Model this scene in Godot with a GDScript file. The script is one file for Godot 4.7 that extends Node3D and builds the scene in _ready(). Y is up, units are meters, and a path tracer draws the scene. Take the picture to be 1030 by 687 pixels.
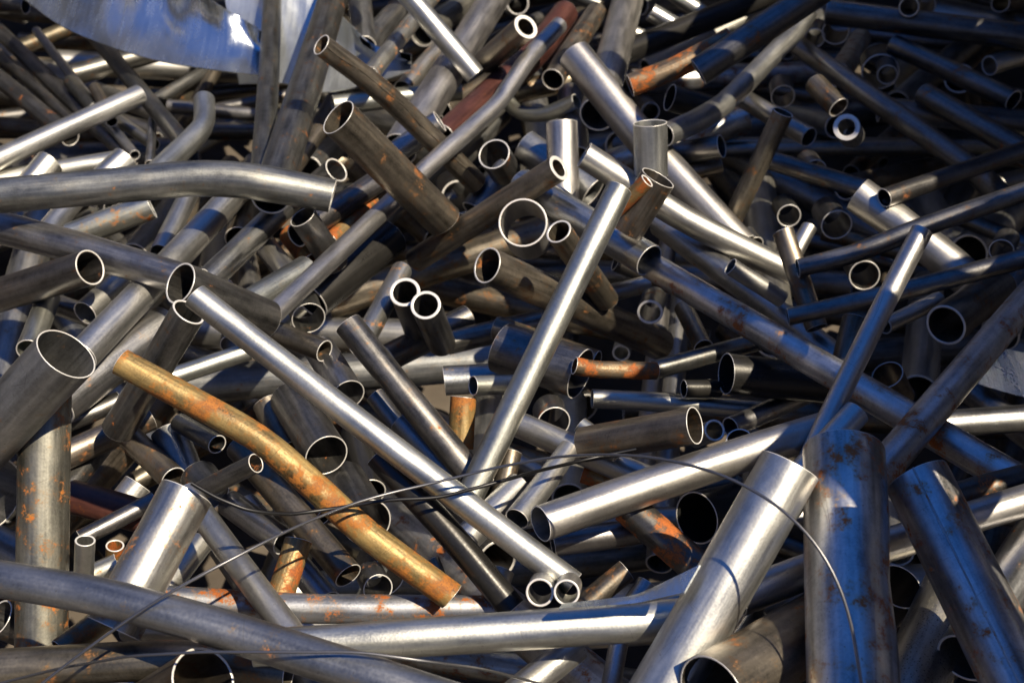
extends Node3D
# A heap of scrap steel tubes in hard sunlight. Each tube is a thing: tube_wall (with its bore) and two cut rims.
# TUBES: finish, wall thickness over radius, label, then x, y, z, radius of each point of its axis (metres).
# MASS: two ends and a radius of each tube that lies deeper or beyond the heap's middle, plus unseen ones added to shade it. WIRES, SHEETS: points.
const TUBES = [
	["N", .1, "large upright blue-grey tube with orange rust flecks at the lower right", [.2685, .1365, -.7036, .0325, .2384, .0794, -.4843, .0325]],
	["Ns", .1, "large dark blue tube leaning to the right in the bottom right corner", [.326, .1242, -.6866, .0261, .3797, .0575, -.4909, .0261]],
	["S", .1, "thick bright steel tube rising from bottom centre to the wire's arch", [.2156, .1559, -.6675, .0238, .0986, .0306, -.5255, .0238]],
	["G", .05, "wide open grey tube with gritty black mouth at the left edge", [-.3775, .1717, -.7871, .0272, -.4745, .0742, -.7761, .0272]],
	["RG", .1, "upright rust-speckled tube standing below the gritty open mouth", [-.4241, .0979, -.8231, .0228, -.4208, -.0692, -.6706, .0228]],
	["SR", .1, "short bright tube leaning right with two orange rust flecks", [-.265, .1071, -.6868, .0221, -.3092, .0561, -.5909, .0221]],
	["G", .1, "long bluish tube sagging from the left edge to bottom centre", [-.4101, .0924, -.6125, .0142, -.3104, .0971, -.588, .0143, -.2307, .0969, -.5639, .0145, -.154, .0946, -.538, .0147, -.031, .0915, -.4943, .0145]],
	["T", .1, "dull tan tube lying along the bottom left edge", [-.4196, .0098, -.5863, .0163, -.2634, .0216, -.5871, .0159, -.1762, .0173, -.5789, .0159]],
	["T", .07, "open tube facing the camera at the bottom left, rim lit pink", [-.2262, .0678, -.5337, .0251, -.3304, -.0564, -.5709, .0251]],
	["D", .1, "wide dark open tube end just behind the upright speckled tube", [-.4688, -.0678, -.7006, .0175, -.4353, -.1106, -.7117, .0175]],
	["S", .1, "long level steel tube along the bottom, scuffed, ending at the thick bright tube", [-.1985, .0512, -.5758, .0143, -.0116, .0498, -.592, .0153, .1372, .0499, -.6055, .016]],
	["RB", .1, "pale blue tube edged with orange rust above the level bottom tube", [-.3098, .0055, -.6625, .0121, -.183, -.0078, -.6628, .0128, -.0729, -.0135, -.6674, .0118, -.006, -.0163, -.6708, .0101]],
	["S", .1, "bright steel tube slanting up left just above the pale rust-edged tube", [-.293, .0315, -.7617, .0113, -.1649, .0242, -.5936, .0113]],
	["RS", .1, "short orange rusted stub leaning on the pale blue tube", [-.1916, .0018, -.7314, .0123, -.2112, -.0346, -.6694, .0123]],
	["R", .1, "long bent tube covered in yellow and orange rust", [-.3277, .1732, -.7746, .0117, -.2874, .1545, -.7619, .012, -.2147, .1205, -.7388, .0122, -.1716, .0902, -.7176, .0125, -.1216, .0529, -.6913, .0126, -.0513, .0096, -.6612, .0126]],
	["S", .1, "long straight bright tube slanting from the big dark mouth to the paired rings", [-.2782, .1882, -.8476, .012, .051, .0225, -.6632, .012]],
	["S", .1, "long straight bright tube slanting up through the centre", [.1091, .1769, -1.0494, .0138, -.0414, -.0283, -.8156, .0138]],
	["B", .08, "blue tube with open lower end in the middle of the pile", [.1629, .0053, -1.1734, .0203, .0129, .0116, -1.3404, .0203]],
	["N", .1, "very long blue tube slanting from the centre to the right edge", [.1012, -.022, -1.2813, .0163, .4648, .0316, -.7717, .0163]],
	["S", .1, "slender tube, upper half sunlit, lower half shaded, right of centre", [.3924, .1828, -.9621, .0103, .2767, .0352, -.8044, .0103]],
	["S", .1, "short sunlit tube end at the foot of the slender half-shaded tube", [.3177, .0732, -.8239, .0127, .2497, .0393, -.7615, .0127]],
	["N", .1, "dark straight tube slanting steeply at the right edge", [.5837, .0482, -1.0713, .0163, .3067, .0493, -.7417, .0163]],
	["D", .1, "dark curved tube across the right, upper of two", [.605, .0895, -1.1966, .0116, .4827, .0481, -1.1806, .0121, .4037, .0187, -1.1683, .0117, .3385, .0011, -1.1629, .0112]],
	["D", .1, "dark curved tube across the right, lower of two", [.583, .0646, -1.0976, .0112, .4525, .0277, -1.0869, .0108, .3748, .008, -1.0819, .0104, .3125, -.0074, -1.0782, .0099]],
	["S", .1, "pale gold sunlit tube with cut end among the dark upper right tubes", [.4657, -.029, -1.3808, .0245, .5364, -.0582, -1.3184, .0238, .5947, -.0871, -1.2596, .0237]],
	["D", .1, "slim dark tube lying level just right of the standing brown open tube", [.3634, -.0595, -1.538, .0142, .4921, -.0595, -1.4477, .0142]],
	["Tc", .12, "brown ridged open tube facing the camera at the right", [.4825, 0, -1.0535, .0233, .5739, -.0142, -1.1479, .0233]],
	["S", .1, "thin bright steel tube slanting up right just below the lower dark curved tube", [.5057, -.028, -1.141, .0098, .4281, -.028, -1.0885, .0098]],
	["T", .1, "brown tube standing upright just behind the slender half-shaded tube", [.403, -.0369, -1.1117, .0162, .3794, -.0857, -1.0507, .0162]],
	["T", .1, "rusty brown tube under the end of the long sunlit tube", [.3284, .0175, -1.2174, .0131, .3627, -.0588, -1.1251, .0131]],
	["S", .1, "thin bright steel tube slanting up right just behind the rusty brown tube", [.3967, -.0589, -1.3461, .0106, .3712, -.0789, -1.3071, .0106]],
	["D", .08, "dark open tube end just below the pale gold cut tube", [.4447, -.077, -1.382, .0208, .4501, -.1, -1.4552, .0208]],
	["D", .08, "dark open tube end just behind the upper dark curved tube", [.4726, -.112, -1.3111, .0204, .482, -.1353, -1.381, .0204]],
	["S", .1, "long sunlit tube from the centre to the brown rusty tube", [.3795, -.0954, -1.2827, .0166, .2266, -.03, -1.3201, .0176, .0939, .0413, -1.363, .0176]],
	["B", .1, "blue-grey tube slanting up left just above the very long blue tube", [.2041, -.0764, -1.3836, .0182, .3222, -.0877, -1.2126, .0176, .3935, -.089, -1.0912, .0172]],
	["S", .1, "slim bright steel tube slanting up left just below the long sunlit tube", [.3319, -.0591, -1.1838, .0109, .2642, -.0142, -1.1893, .0109]],
	["S", .1, "thick bright tube slanting down right from the top centre", [.093, .0472, -1.6551, .0253, .194, -.034, -1.5332, .025, .321, -.1203, -1.3936, .023]],
	["S", .08, "short upright open tube in front of the thick bright one", [.1743, .092, -1.3533, .0215, .1783, .0298, -1.3344, .0215]],
	["T", .06, "brown open tube holding a small rusty tube near the top centre", [.1687, .1024, -1.1995, .0209, .135, .0376, -1.1884, .0209]],
	["RS", .25, "small tube with orange rim inside the brown open tube", [.153, .1136, -1.1736, .0091, .1206, .0721, -1.177, .0091]],
	["S", .1, "short upright pale tube behind the white ringed end", [.0685, .0267, -1.4781, .0219, .0709, -.0755, -1.3898, .0219]],
	["T", .32, "brown tube ending in a thick white ring near the centre", [.057, .0723, -1.2751, .0167, -.1309, -.1085, -1.3415, .0167]],
	["S", .08, "large round open mouth facing the camera left of the central slanting tube", [.0132, .0297, -1.2184, .0298, .0218, -.0405, -1.2958, .0298]],
	["T", .16, "small ringed tube beside the large round mouth", [.0525, .0739, -1.1298, .0151, .1142, -.0475, -1.1658, .0151]],
	["T", .1, "brown banded tube with open ringed end pointing left, centre of pile", [-.0279, .0439, -1.1065, .0211, .1945, -.16, -1.2214, .0211]],
	["D", .22, "left of two small twin rings left of centre", [-.1209, .0178, -1.0913, .0175, -.1149, -.0793, -1.152, .0175]],
	["D", .2, "right of two small twin rings left of centre", [-.0958, .0192, -1.0647, .0172, -.085, -.0839, -1.1285, .0172]],
	["D", .09, "dark wide mouth at the upper end of the long bright diagonal", [-.3325, .1117, -.9756, .0217, -.2648, .0276, -1.0261, .0217]],
	["D", .14, "dark tube with bright ring just below the wide dark mouth", [-.3129, .1145, -.9234, .0169, -.4072, -.028, -.9123, .0169]],
	["D", .1, "dark tube from the left edge with a white oval rim", [-.4773, .0377, -1.1116, .0204, -.6518, -.0527, -1.1688, .0204]],
	["G", .1, "dull grey tube running from the left edge to the wide dark mouth", [-.6507, .0175, -1.2377, .0205, -.5122, .0183, -1.1793, .0198, -.3561, .0175, -1.1072, .0186]],
	["G", .1, "big bent grey tube across the upper left", [-.6168, .0752, -1.2027, .0209, -.4885, .0761, -1.2239, .0214, -.386, .0771, -1.2407, .0224, -.3166, .071, -1.2465, .0225, -.218, .0506, -1.2458, .0207]],
	["S", .1, "sunlit gold tube slanting up from the left edge", [-.7498, -.0419, -1.4809, .0154, -.5828, -.0419, -1.7049, .0154]],
	["D", .1, "thin dark tube slanting up left just above the sunlit gold tube", [-1.0314, -.1212, -2.2108, .0143, -.7001, -.1248, -1.7817, .0143]],
	["D", .1, "slim dark tube slanting up left just above the sunlit gold tube", [-.9505, -.119, -1.9828, .0152, -.7105, -.119, -1.7092, .0152]],
	["D", .1, "thin dark tube slanting up left just above the big bent grey tube", [-.9817, -.126, -2.0923, .0105, -.7207, -.126, -1.7665, .0105]],
	["B", .1, "thin blue-grey tube slanting up left just above the sunlit gold tube", [-.8819, -.1045, -2.0923, .0083, -.5816, -.1026, -1.6213, .0083]],
	["D", .1, "thin dark tube slanting up left just behind the sunlit gold tube", [-.7531, -.0774, -2.0209, .0139, -.4921, -.078, -1.6017, .0139]],
	["S", .1, "bent bright tube behind the big bent grey one", [-.4793, -.0437, -1.6914, .0162, -.4698, -.0549, -1.6213, .0172, -.4946, -.0549, -1.524, .0169, -.5324, -.0437, -1.3642, .0164]],
	["S", .1, "slim bright steel tube slanting up right just above the gold lit tube", [-.4466, -.0525, -1.4359, .0133, -.4532, -.0525, -1.2747, .0133]],
	["S", .1, "bright gold lit tube passing under the dull grey one", [-.3597, -.0181, -1.3936, .0181, -.4674, -.0085, -1.0094, .0181]],
	["SR", .1, "rust-flecked bright tube slanting up right just in front of the bent bright tube", [-.4749, -.0219, -1.3412, .0175, -.5764, -.0475, -1.3068, .0175]],
	["S", .1, "slim bright steel tube slanting up right just behind the big bent grey tube", [-.5864, -.0387, -1.4179, .0146, -.6046, -.0387, -1.3002, .0146]],
	["S", .1, "bright steel tube slanting up right just above the gold lit tube", [-.4748, -.037, -1.1969, .0155, -.5029, -.0363, -1.1245, .0155]],
	["S", .1, "slim bright steel tube slanting up right just below the white oval rim", [-.5565, -.0381, -1.1569, .0139, -.5475, -.0366, -1.0553, .0139]],
	["D", .1, "slim dark tube slanting up left just above the gold lit tube", [-.5686, -.0638, -1.184, .0133, -.4981, -.0648, -1.1489, .0133]],
	["B", .1, "thick blue-grey tube slanting up right just behind the yellow rusted bent tube", [-.4133, -.0545, -1.1273, .0249, -.497, -.0518, -.9771, .0249]],
	["D", .1, "slim dark tube slanting up right just right of the upright speckled tube", [-.447, -.0877, -1.0268, .0112, -.5037, -.0901, -.9874, .0112]],
	["W", .1, "dark maroon tube behind the short bright leaning tube", [-.4441, -.0582, -.8464, .0168, -.3425, -.0623, -.8137, .0168]],
	["S", .1, "bright steel tube slanting up right just behind the maroon tube", [-.3855, -.0728, -.8765, .0163, -.409, -.0912, -.8465, .0163]],
	["D", .1, "slim dark tube slanting up right just in front of the maroon tube", [-.3481, -.0347, -.8178, .0086, -.4076, -.0376, -.7699, .0086]],
	["S", .2, "little upright open tube between the speckled tube and the short bright one", [-.3718, .0256, -.7096, .0087, -.3823, -.026, -.7, .0087]],
	["RS", .2, "small orange-rusted open tube end just behind the short bright leaning tube", [-.3754, -.0442, -.7672, .0085, -.3835, -.0836, -.7635, .0085]],
	["SR", .1, "slim rust-flecked bright tube slanting up right just behind the long sagging bluish tube", [-.3697, -.0515, -.7503, .0111, -.4211, -.0567, -.7225, .0111]],
	["S", .1, "bright steel tube slanting up right just behind the short bright leaning tube", [-.2965, -.049, -.7767, .012, -.3195, -.049, -.7125, .012]],
	["T", .1, "brown tube slanting up right just behind the short bright leaning tube", [-.3314, .0077, -.65, .0107, -.3671, .0069, -.6069, .0107]],
	["G", .1, "thick dull grey tube slanting up left just behind the long sagging bluish tube", [-.5363, -.0945, -.825, .0198, -.4631, -.0945, -.7831, .0198]],
	["B", .05, "big open rim cut off by the left edge", [-.4774, .0187, -.7719, .0352, -.5701, .0111, -.8161, .0352]],
	["B", .1, "blue-grey tube slanting up left just below the brown open-ended tube", [-.2687, -.0727, -.8481, .0126, -.171, -.0731, -.7233, .0126]],
	["T", .09, "brown tube with open round end above the pale blue rusty one", [-.149, -.0333, -.7213, .0136, -.2694, -.0047, -.8606, .0136]],
	["D", .08, "dark open tube end just right of the brown open-ended tube", [-.1217, -.0412, -.7129, .0137, -.1325, -.0544, -.7408, .0137]],
	["D", .06, "wide dark open tube end just behind the yellow rusted bent tube", [-.1188, -.064, -.7466, .019, -.1342, -.0808, -.7799, .019]],
	["D", .06, "wide dark open tube end just below the glossy black tube", [-.1386, -.0357, -.7898, .0235, -.1717, -.0574, -.8653, .0235]],
	["D", .06, "wide dark mouth beside the yellow rusted tube", [-.183, -.0102, -.8549, .0218, -.235, -.0257, -.9567, .0218]],
	["B", .06, "blue-grey open tube end just above the long bright diagonal", [-.1813, -.0569, -1.0013, .0187, -.2248, -.0667, -1.0933, .0187]],
	["T", .1, "brown tube slanting up left just behind the yellow rusted bent tube", [-.2654, -.0445, -.9736, .016, -.2386, -.0712, -.9316, .016]],
	["D", .1, "dark tube slanting up left just behind the wide mouth by the yellow tube", [-.2355, -.0574, -.9802, .0162, -.2112, -.0808, -.9419, .0162]],
	["DT", .1, "two-toned dark tube slanting beside the long bright diagonal", [-.1684, .0613, -.9745, .0145, -.0424, -.03, -.8502, .0145]],
	["D", .1, "slim dark tube slanting up left just behind the long bright diagonal", [-.1461, -.0265, -.9641, .0105, -.0934, -.0623, -.904, .0105]],
	["B", .1, "blue-grey tube slanting up left just behind the long bright diagonal", [-.1154, -.0251, -.9214, .0127, -.0522, -.0561, -.8569, .0127]],
	["R", .1, "short rust-gold upright stub near the centre", [-.0508, -.0102, -.942, .0134, -.0536, -.0485, -.9043, .0134]],
	["B", .1, "blue-grey tube lying level just above the rust-gold stub", [-.0758, -.0565, -1.0248, .0168, .0168, -.0579, -1.0352, .0168]],
	["S", .12, "small bright steel open tube end just behind the central slanting bright tube", [-.0401, .0065, -.9414, .0104, .0212, -.0154, -.9707, .0104]],
	["K", .07, "glossy black tube slanting down to the level bottom tube", [.0008, -.0015, -.6565, .0119, -.0514, .0362, -.7044, .012, -.1175, .0798, -.76, .0121]],
	["T", .1, "slim brown tube standing upright just behind the stubby bright tube", [-.001, -.0131, -.8623, .0108, -.0117, -.0403, -.8207, .0108]],
	["S", .1, "stubby bright tube crossed by the thin wires", [.0067, -.0175, -.821, .0136, -.0447, -.0175, -.7478, .0136]],
	["S", .1, "slim bright steel tube slanting up right just behind the glossy black tube", [-.0079, -.0119, -.7085, .0105, -.0183, -.0247, -.6832, .0105]],
	["S", .17, "left ring of the pair below the long bright diagonal", [.0223, .0541, -.628, .0114, .0259, .0219, -.6637, .0114]],
	["S", .17, "right ring of the pair below the long bright diagonal", [.0435, .06, -.6231, .0105, .0481, .028, -.6585, .0105]],
	["S", .06, "bright tube with its open end facing left under the wire's arch", [.0247, .0479, -.7086, .0159, .1201, .0413, -.7594, .0165, .2273, .0358, -.8131, .0165, .3211, .0315, -.8568, .0163]],
	["B", .1, "slim blue-grey tube lying level just behind the open bright tube under the wire", [.0065, -.0167, -.777, .0112, .0347, -.0205, -.7844, .0112]],
	["DR", .1, "dark tube with orange rust patches under the open bright tube", [.1047, .0096, -.7668, .0157, .1741, -.0167, -.7057, .0157]],
	["K", .06, "wide black mouth beside the thick bright tube", [.1738, -.0198, -.7799, .0248, .2784, -.0716, -.8583, .0248]],
	["S", .1, "thin bright steel tube lying level just behind the open bright tube under the wire", [.1537, -.0387, -.8326, .0069, .2236, -.0428, -.852, .0069]],
	["G", .1, "slim dull grey tube standing upright just in front of the wide black mouth", [.2326, .0103, -.8265, .0113, .2282, -.023, -.7843, .0113]],
	["T", .06, "rusty brown tube with open mouth facing right, centre right", [.1667, .0716, -.808, .0173, .0708, .006, -.8533, .0173]],
	["S", .22, "small bright steel open tube end just behind the rusty brown mouth", [.202, -0, -.88, .0111, .1895, -.0335, -.9062, .0111]],
	["D", .08, "dark open tube end just behind the open bright tube under the wire", [.2226, .007, -.8579, .0129, .2414, -.0527, -.8821, .0129]],
	["B", .1, "slim blue-grey tube slanting up right just below the black gold-glinting tube", [.2392, -.076, -.9684, .0118, .3549, -.0968, -1.0567, .0118]],
	["D", .05, "thick dark tube slanting up left just behind the central slanting bright tube", [.0734, -.0122, -.9834, .0291, -.0109, -.0127, -1.0287, .0291]],
	["RT", .16, "small rust-banded tube lying across a wide dark mouth", [.0652, .0168, -.9613, .0094, .0938, .0077, -.9658, .0094, .1534, -.0047, -.9793, .0095]],
	["S", .25, "tiny ring alone in the dark at the centre", [.1408, -.1556, -1.1992, .0117, .1501, -.1674, -1.2457, .0117]],
	["S", .1, "slim bright steel tube lying level just above the rusty brown mouth", [.0911, -.0806, -1.0221, .011, .1726, -.0866, -1.0221, .0111, .283, -.097, -1.0202, .0106]],
	["D", .1, "slim dark tube lying level just above the black gold-glinting tube", [.1551, -.0429, -1.0258, .0107, .2876, -.0481, -1.0865, .0107]],
	["K", .05, "black tube with gold glints right of centre", [.2369, -.0369, -1.0133, .0227, .3592, -.0656, -1.0304, .0227]],
	["K", .08, "slim black tube lying level just left of the black gold-glinting tube", [.1915, -.058, -1.0128, .01, .2336, -.0661, -1.0224, .01]],
	["S", .1, "bright steel tube slanting up left just behind the rusty brown mouth", [-.0072, -.0252, -.9261, .0136, .1327, -.0322, -.8441, .0136]],
	["SR", .1, "slim rust-flecked bright tube slanting up left just behind the rusty brown mouth", [.0685, .0015, -.8858, .0089, .1047, -.0092, -.8553, .0089]],
	["D", .08, "dark open tube end just right of the central slanting bright tube", [.0434, -.0291, -.9243, .0178, .0392, -.0382, -.955, .0178]],
	["S", .1, "slim bright steel tube slanting up right just right of the stubby bright tube", [.055, .0064, -.8459, .0102, .0279, .0061, -.7946, .0115, .0045, .0084, -.7519, .0117]],
	["RS", .1, "slim orange-rusted tube lying level just above the open bright tube under the wire", [.0718, -.0519, -.8712, .0091, .1037, -.0552, -.8617, .0091]],
	["D", .1, "dark tube lying level just below the open bright tube under the wire", [.0376, -.0225, -.75, .0125, .1207, -.0243, -.7677, .0125]],
	["T", .1, "slim brown tube slanting up right just right of the long bright diagonal", [.0998, .0024, -.696, .0104, .0575, -.0162, -.6675, .0104]],
	["B", .1, "slim blue-grey tube slanting up right just behind the level bottom tube", [.1173, .0036, -.6793, .0102, .0957, -.0105, -.6542, .0102]],
	["S", .1, "bright steel tube slanting up right just below the level bottom tube", [.0531, -0, -.6172, .0128, -.0039, 0, -.5636, .0128]],
	["B", .1, "slim blue-grey tube standing upright just below the level bottom tube", [.0906, -.007, -.6327, .0081, .0766, -.007, -.5694, .0081]],
	["T", .05, "dusty brown wide mouth at the bottom edge right of centre", [.1422, .0811, -.5139, .0278, .2582, .035, -.6175, .0278]],
	["B", .1, "slim blue-grey tube slanting up right just behind the long tube behind the large pair", [.2106, .0347, -.6678, .0082, .1943, .0315, -.6204, .008, .1683, .0344, -.5811, .0079]],
	["S", .1, "long tube passing behind the two large right tubes, sunlit patches between", [.1787, .059, -.6179, .0148, .2459, .0604, -.6475, .0143, .3268, .0598, -.6794, .0141, .3972, .0605, -.707, .0139, .4652, .061, -.7324, .0137]],
	["DR", .1, "dark tube with an orange rusted top edge at the right", [.374, .0492, -.7356, .0119, .4757, .0521, -.7673, .0119]],
	["S", .1, "slim bright steel tube slanting up right just behind the long tube behind the large pair", [.2059, .0145, -.6382, .0091, .2491, .0158, -.6624, .0091]],
	["K", .06, "wide black open tube end just behind the large upright rust-flecked tube", [.329, .014, -.6683, .0207, .3211, -.0405, -.6807, .0207]],
	["P", .1, "thick tube speckled with black dots between the two large right tubes", [.3894, .0071, -.6874, .0268, .2987, .0025, -.5474, .0268]],
	["B", .1, "thick blue-grey tube slanting up right just behind the large leaning corner tube", [.4657, .0287, -.7207, .0213, .3525, .0343, -.5794, .0213]],
	["T", .07, "brown open tube end just behind the very long blue tube", [.434, -.077, -1.06, .0186, .4571, -.1166, -1.0657, .0186]],
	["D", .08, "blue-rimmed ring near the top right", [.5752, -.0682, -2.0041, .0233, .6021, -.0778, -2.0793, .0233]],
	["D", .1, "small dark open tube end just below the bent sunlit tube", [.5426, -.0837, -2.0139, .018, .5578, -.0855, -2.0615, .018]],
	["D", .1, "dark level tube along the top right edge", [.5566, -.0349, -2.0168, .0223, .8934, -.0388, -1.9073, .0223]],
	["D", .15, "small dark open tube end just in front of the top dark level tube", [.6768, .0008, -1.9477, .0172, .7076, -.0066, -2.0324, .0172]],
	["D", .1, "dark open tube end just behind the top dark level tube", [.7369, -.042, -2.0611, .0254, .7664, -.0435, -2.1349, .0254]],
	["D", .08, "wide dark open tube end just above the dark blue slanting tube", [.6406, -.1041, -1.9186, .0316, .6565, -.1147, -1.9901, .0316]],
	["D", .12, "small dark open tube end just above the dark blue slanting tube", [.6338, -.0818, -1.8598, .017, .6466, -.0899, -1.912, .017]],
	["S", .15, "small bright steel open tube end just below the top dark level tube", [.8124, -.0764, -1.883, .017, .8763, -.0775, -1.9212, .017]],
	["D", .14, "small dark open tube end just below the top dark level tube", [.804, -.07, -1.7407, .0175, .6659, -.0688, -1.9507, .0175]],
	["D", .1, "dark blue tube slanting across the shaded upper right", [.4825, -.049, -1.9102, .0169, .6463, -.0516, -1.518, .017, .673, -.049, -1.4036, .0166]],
	["S", .36, "thick white ring shining in the dark upper right", [.4874, -.021, -1.557, .0192, .5167, -.0672, -1.6192, .0192]],
	["T", .1, "small brown open tube end just below the dark blue slanting tube", [.4977, -.035, -1.6474, .0168, .4714, -.0238, -1.7059, .0168]],
	["T", .1, "brown open tube standing up at the upper right", [.3703, .046, -1.4729, .0147, .3054, -.1485, -1.4492, .0147]],
	["B", .1, "slim blue-grey tube slanting up left just behind the standing brown open tube", [.3561, -.056, -1.737, .0153, .4447, -.056, -1.592, .0153]],
	["D", .08, "dark open tube end just above the standing brown open tube", [.4442, -.084, -1.783, .0197, .4495, -.0868, -1.8288, .0197]],
	["D", .1, "slim dark tube slanting up right just in front of the dark blue slanting tube", [.4865, -.0091, -1.3401, .0128, .7404, -.0128, -1.4885, .0128]],
	["D", .1, "slim dark tube slanting up left just below the upper dark curved tube", [.6194, -.0945, -1.441, .0124, .7142, -.0945, -1.3495, .0124]],
	["S", .1, "bent sunlit tube with pinched tip near the top right", [.4983, .0036, -1.9114, .0135, .459, -.0047, -1.8455, .016, .3903, -.0124, -1.7384, .0158, .3202, -.0162, -1.6265, .0167, .2695, -.0103, -1.5579, .017, .2123, .0036, -1.487, .0162]],
	["D", .1, "dark straight tube from the top edge above the bent sunlit one", [.2665, .0578, -1.575, .021, .4504, .1748, -1.6184, .021]],
	["RT", .1, "tube with flaking orange rust behind the dark straight one", [.1716, .0292, -1.5897, .0167, .2379, .0498, -1.6053, .0167, .317, .0841, -1.6314, .0156]],
	["K", .1, "slim black tube slanting up right just above the flaking rust tube", [.1252, -.0686, -1.8587, .0212, .4959, -.0617, -2.1713, .0212]],
	["S", .1, "bright bluish upright tube at the top centre", [.2175, -.0136, -2.0969, .0274, .1272, -.0245, -1.6043, .0274]],
	["T", .1, "slim brown tube slanting up right just behind the thick bright top tube", [.1465, -.021, -1.979, .018, .0635, -.021, -1.714, .018]],
	["W", .1, "crushed maroon tube behind the shiny bent one", [.0941, -.0311, -1.999, .0231, .0417, -.0446, -1.8763, .0253, -.0465, -.0486, -1.691, .0239, -.1026, -.0433, -1.5684, .021]],
	["S", .1, "long shiny bent tube running down left from the top centre", [.0761, .0288, -1.8072, .0134, .0276, .015, -1.7185, .0138, -.0045, .001, -1.6411, .0131, -.0292, -.0069, -1.5856, .0129, -.1153, -.0125, -1.4265, .0126, -.1559, -.0132, -1.3394, .0124, -.2732, .0123, -1.0391, .0116]],
	["T", .065, "wide brown tube with open mouth upper left of centre", [-.2077, .1355, -1.2853, .0242, -.0892, -.0297, -1.3171, .0242]],
	["Tw", .12, "brown tube with a ragged weld bead along its length", [-.2466, .1549, -1.4483, .0145, -.1693, .0641, -1.4842, .0158, -.0511, -.0937, -1.5195, .0163]],
	["D", .1, "dark upright tube in front of the galvanised sheet", [-.4221, -.001, -2.0366, .0161, -.3271, .0028, -1.3427, .0161]],
	["D", .1, "dark thick tube leaning in front of the torn sheet", [-.3026, .02, -2.0194, .0239, -.299, .0336, -1.2718, .0239]],
	["SR", .1, "thin rust-dotted tube at the top left of centre", [-.1325, -.0105, -2.0515, .0141, -.2204, -.0105, -1.7096, .0141]],
	["S", .1, "slim bright steel tube slanting up left just left of the top white-ringed end", [-.058, -.0254, -1.7373, .0172, -.1789, .0934, -1.8128, .0172]],
	["S", .1, "bright steel tube slanting up right just left of the top white-ringed end", [-.0055, -.0218, -2.152, .0266, -.1647, -.0526, -1.5493, .0266]],
	["T", .3, "tube end with thick white ring at the top centre", [.021, .0668, -1.7107, .0201, -.0429, -.0193, -1.775, .0201]],
	["S", .1, "slim bright steel tube lying level just behind the weld-beaded tube", [-.0859, -.0898, -1.8165, .0163, -.2905, -.0884, -1.7598, .0163]],
	["SR", .1, "slim rust-flecked bright tube slanting up right just above the weld-beaded tube", [-.1241, -.0791, -1.9696, .0162, -.1819, -.0891, -1.8189, .0162]],
	["B", .14, "small blue-grey open tube end just behind the weld-beaded tube", [-.1042, -.0038, -1.5424, .0165, -.1652, -.0427, -1.5254, .0165]],
	["D", .08, "dark open tube end just above the blue open tube", [-.025, -.0171, -1.4706, .0226, -.01, -.0644, -1.5061, .0226]],
	["B", .1, "thick blue-grey tube slanting up left just behind the thick white ring", [.0187, -.0359, -1.5278, .0248, .1137, -.0695, -1.4537, .0248]],
	["G", .1, "thick dull grey tube slanting up right just behind the thick white ring", [-.0045, -.0951, -1.5656, .0259, -.0516, -.1367, -1.509, .0259]],
	["S", .1, "thin bright steel tube lying level just below the long shiny bent tube", [-.0148, -.0764, -1.8111, .013, -.0081, -.0887, -1.7816, .0129, .0113, -.097, -1.7523, .0129, .0525, -.0873, -1.7264, .0128, .1016, -.055, -1.7072, .0127]],
	["T", .1, "slim brown tube lying level just right of the long shiny bent tube", [-.005, -.0977, -1.8215, .0192, .1096, -.0925, -1.8671, .0192]],
	["B", .1, "blue-grey tube standing upright just left of the bluish upright top tube", [.0973, -.0936, -1.8096, .0221, .0997, -.096, -1.5973, .0221]],
	["D", .1, "small dark open tube end just above the thick bright top tube", [.3009, -.031, -1.5189, .0167, .2206, -.0696, -1.5561, .0167]],
	["T", .1, "slim brown tube lying level just behind the thick bright top tube", [.3051, -.0724, -1.5375, .0131, .2468, -.079, -1.52, .0131]],
	["K", .06, "black tube lying level just behind the bent sunlit tube", [.24, -.0212, -1.653, .0205, .3166, -.0489, -1.6616, .0205]],
	["S", .1, "thin bright steel tube slanting up left just behind the bluish upright top tube", [.2434, -.0905, -2.0248, .0125, .1784, -.0636, -2.0368, .0125]],
	["B", .1, "slim blue-grey tube slanting up left just right of the bluish upright top tube", [.3113, -.0877, -2.0578, .0163, .2526, -.0594, -2.0714, .0163]],
	["S", .1, "thin bright steel tube slanting up left just above the flaking rust tube", [.3632, -.0916, -2.1352, .0149, .2838, -.0484, -2.1571, .0149]],
	["D", .1, "thin dark tube slanting up left just behind the crushed maroon tube", [.1578, -.0541, -2.0908, .0127, .0904, -.0299, -2.1005, .0127]],
	["B", .1, "slim blue-grey tube standing upright just right of the dark leaning tube", [-.294, -.063, -2.209, .0216, -.2548, -.063, -1.9254, .0216]],
	["D", .1, "small dark open tube end just behind the wide brown mouth", [-.2657, -.0936, -1.7951, .0148, -.2768, -.1147, -1.8047, .0148]],
	["T", .1, "slim brown tube slanting up right just behind the dark leaning tube", [-.2876, -.042, -1.5844, .0129, -.3148, -.042, -1.4505, .0129]],
	["B", .12, "blue-grey open tube end just behind the big bent grey tube", [-.2395, -.014, -1.421, .0179, -.2926, -.068, -1.4403, .0179]],
	["D", .08, "small dark open mouth below the end of the big bent tube", [-.2549, .0284, -1.2338, .0172, -.2228, -.0468, -1.2414, .0172]],
	["D", .1, "slim dark tube slanting up right just behind the big bent grey tube", [-.1654, -.0123, -1.41, .0155, -.2699, -.013, -1.2557, .0155]],
	["B", .1, "blue-grey tube slanting up right just below the gold lit tube", [-.2786, -.0085, -1.3567, .0161, -.3635, -.0084, -1.1397, .0161]],
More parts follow.
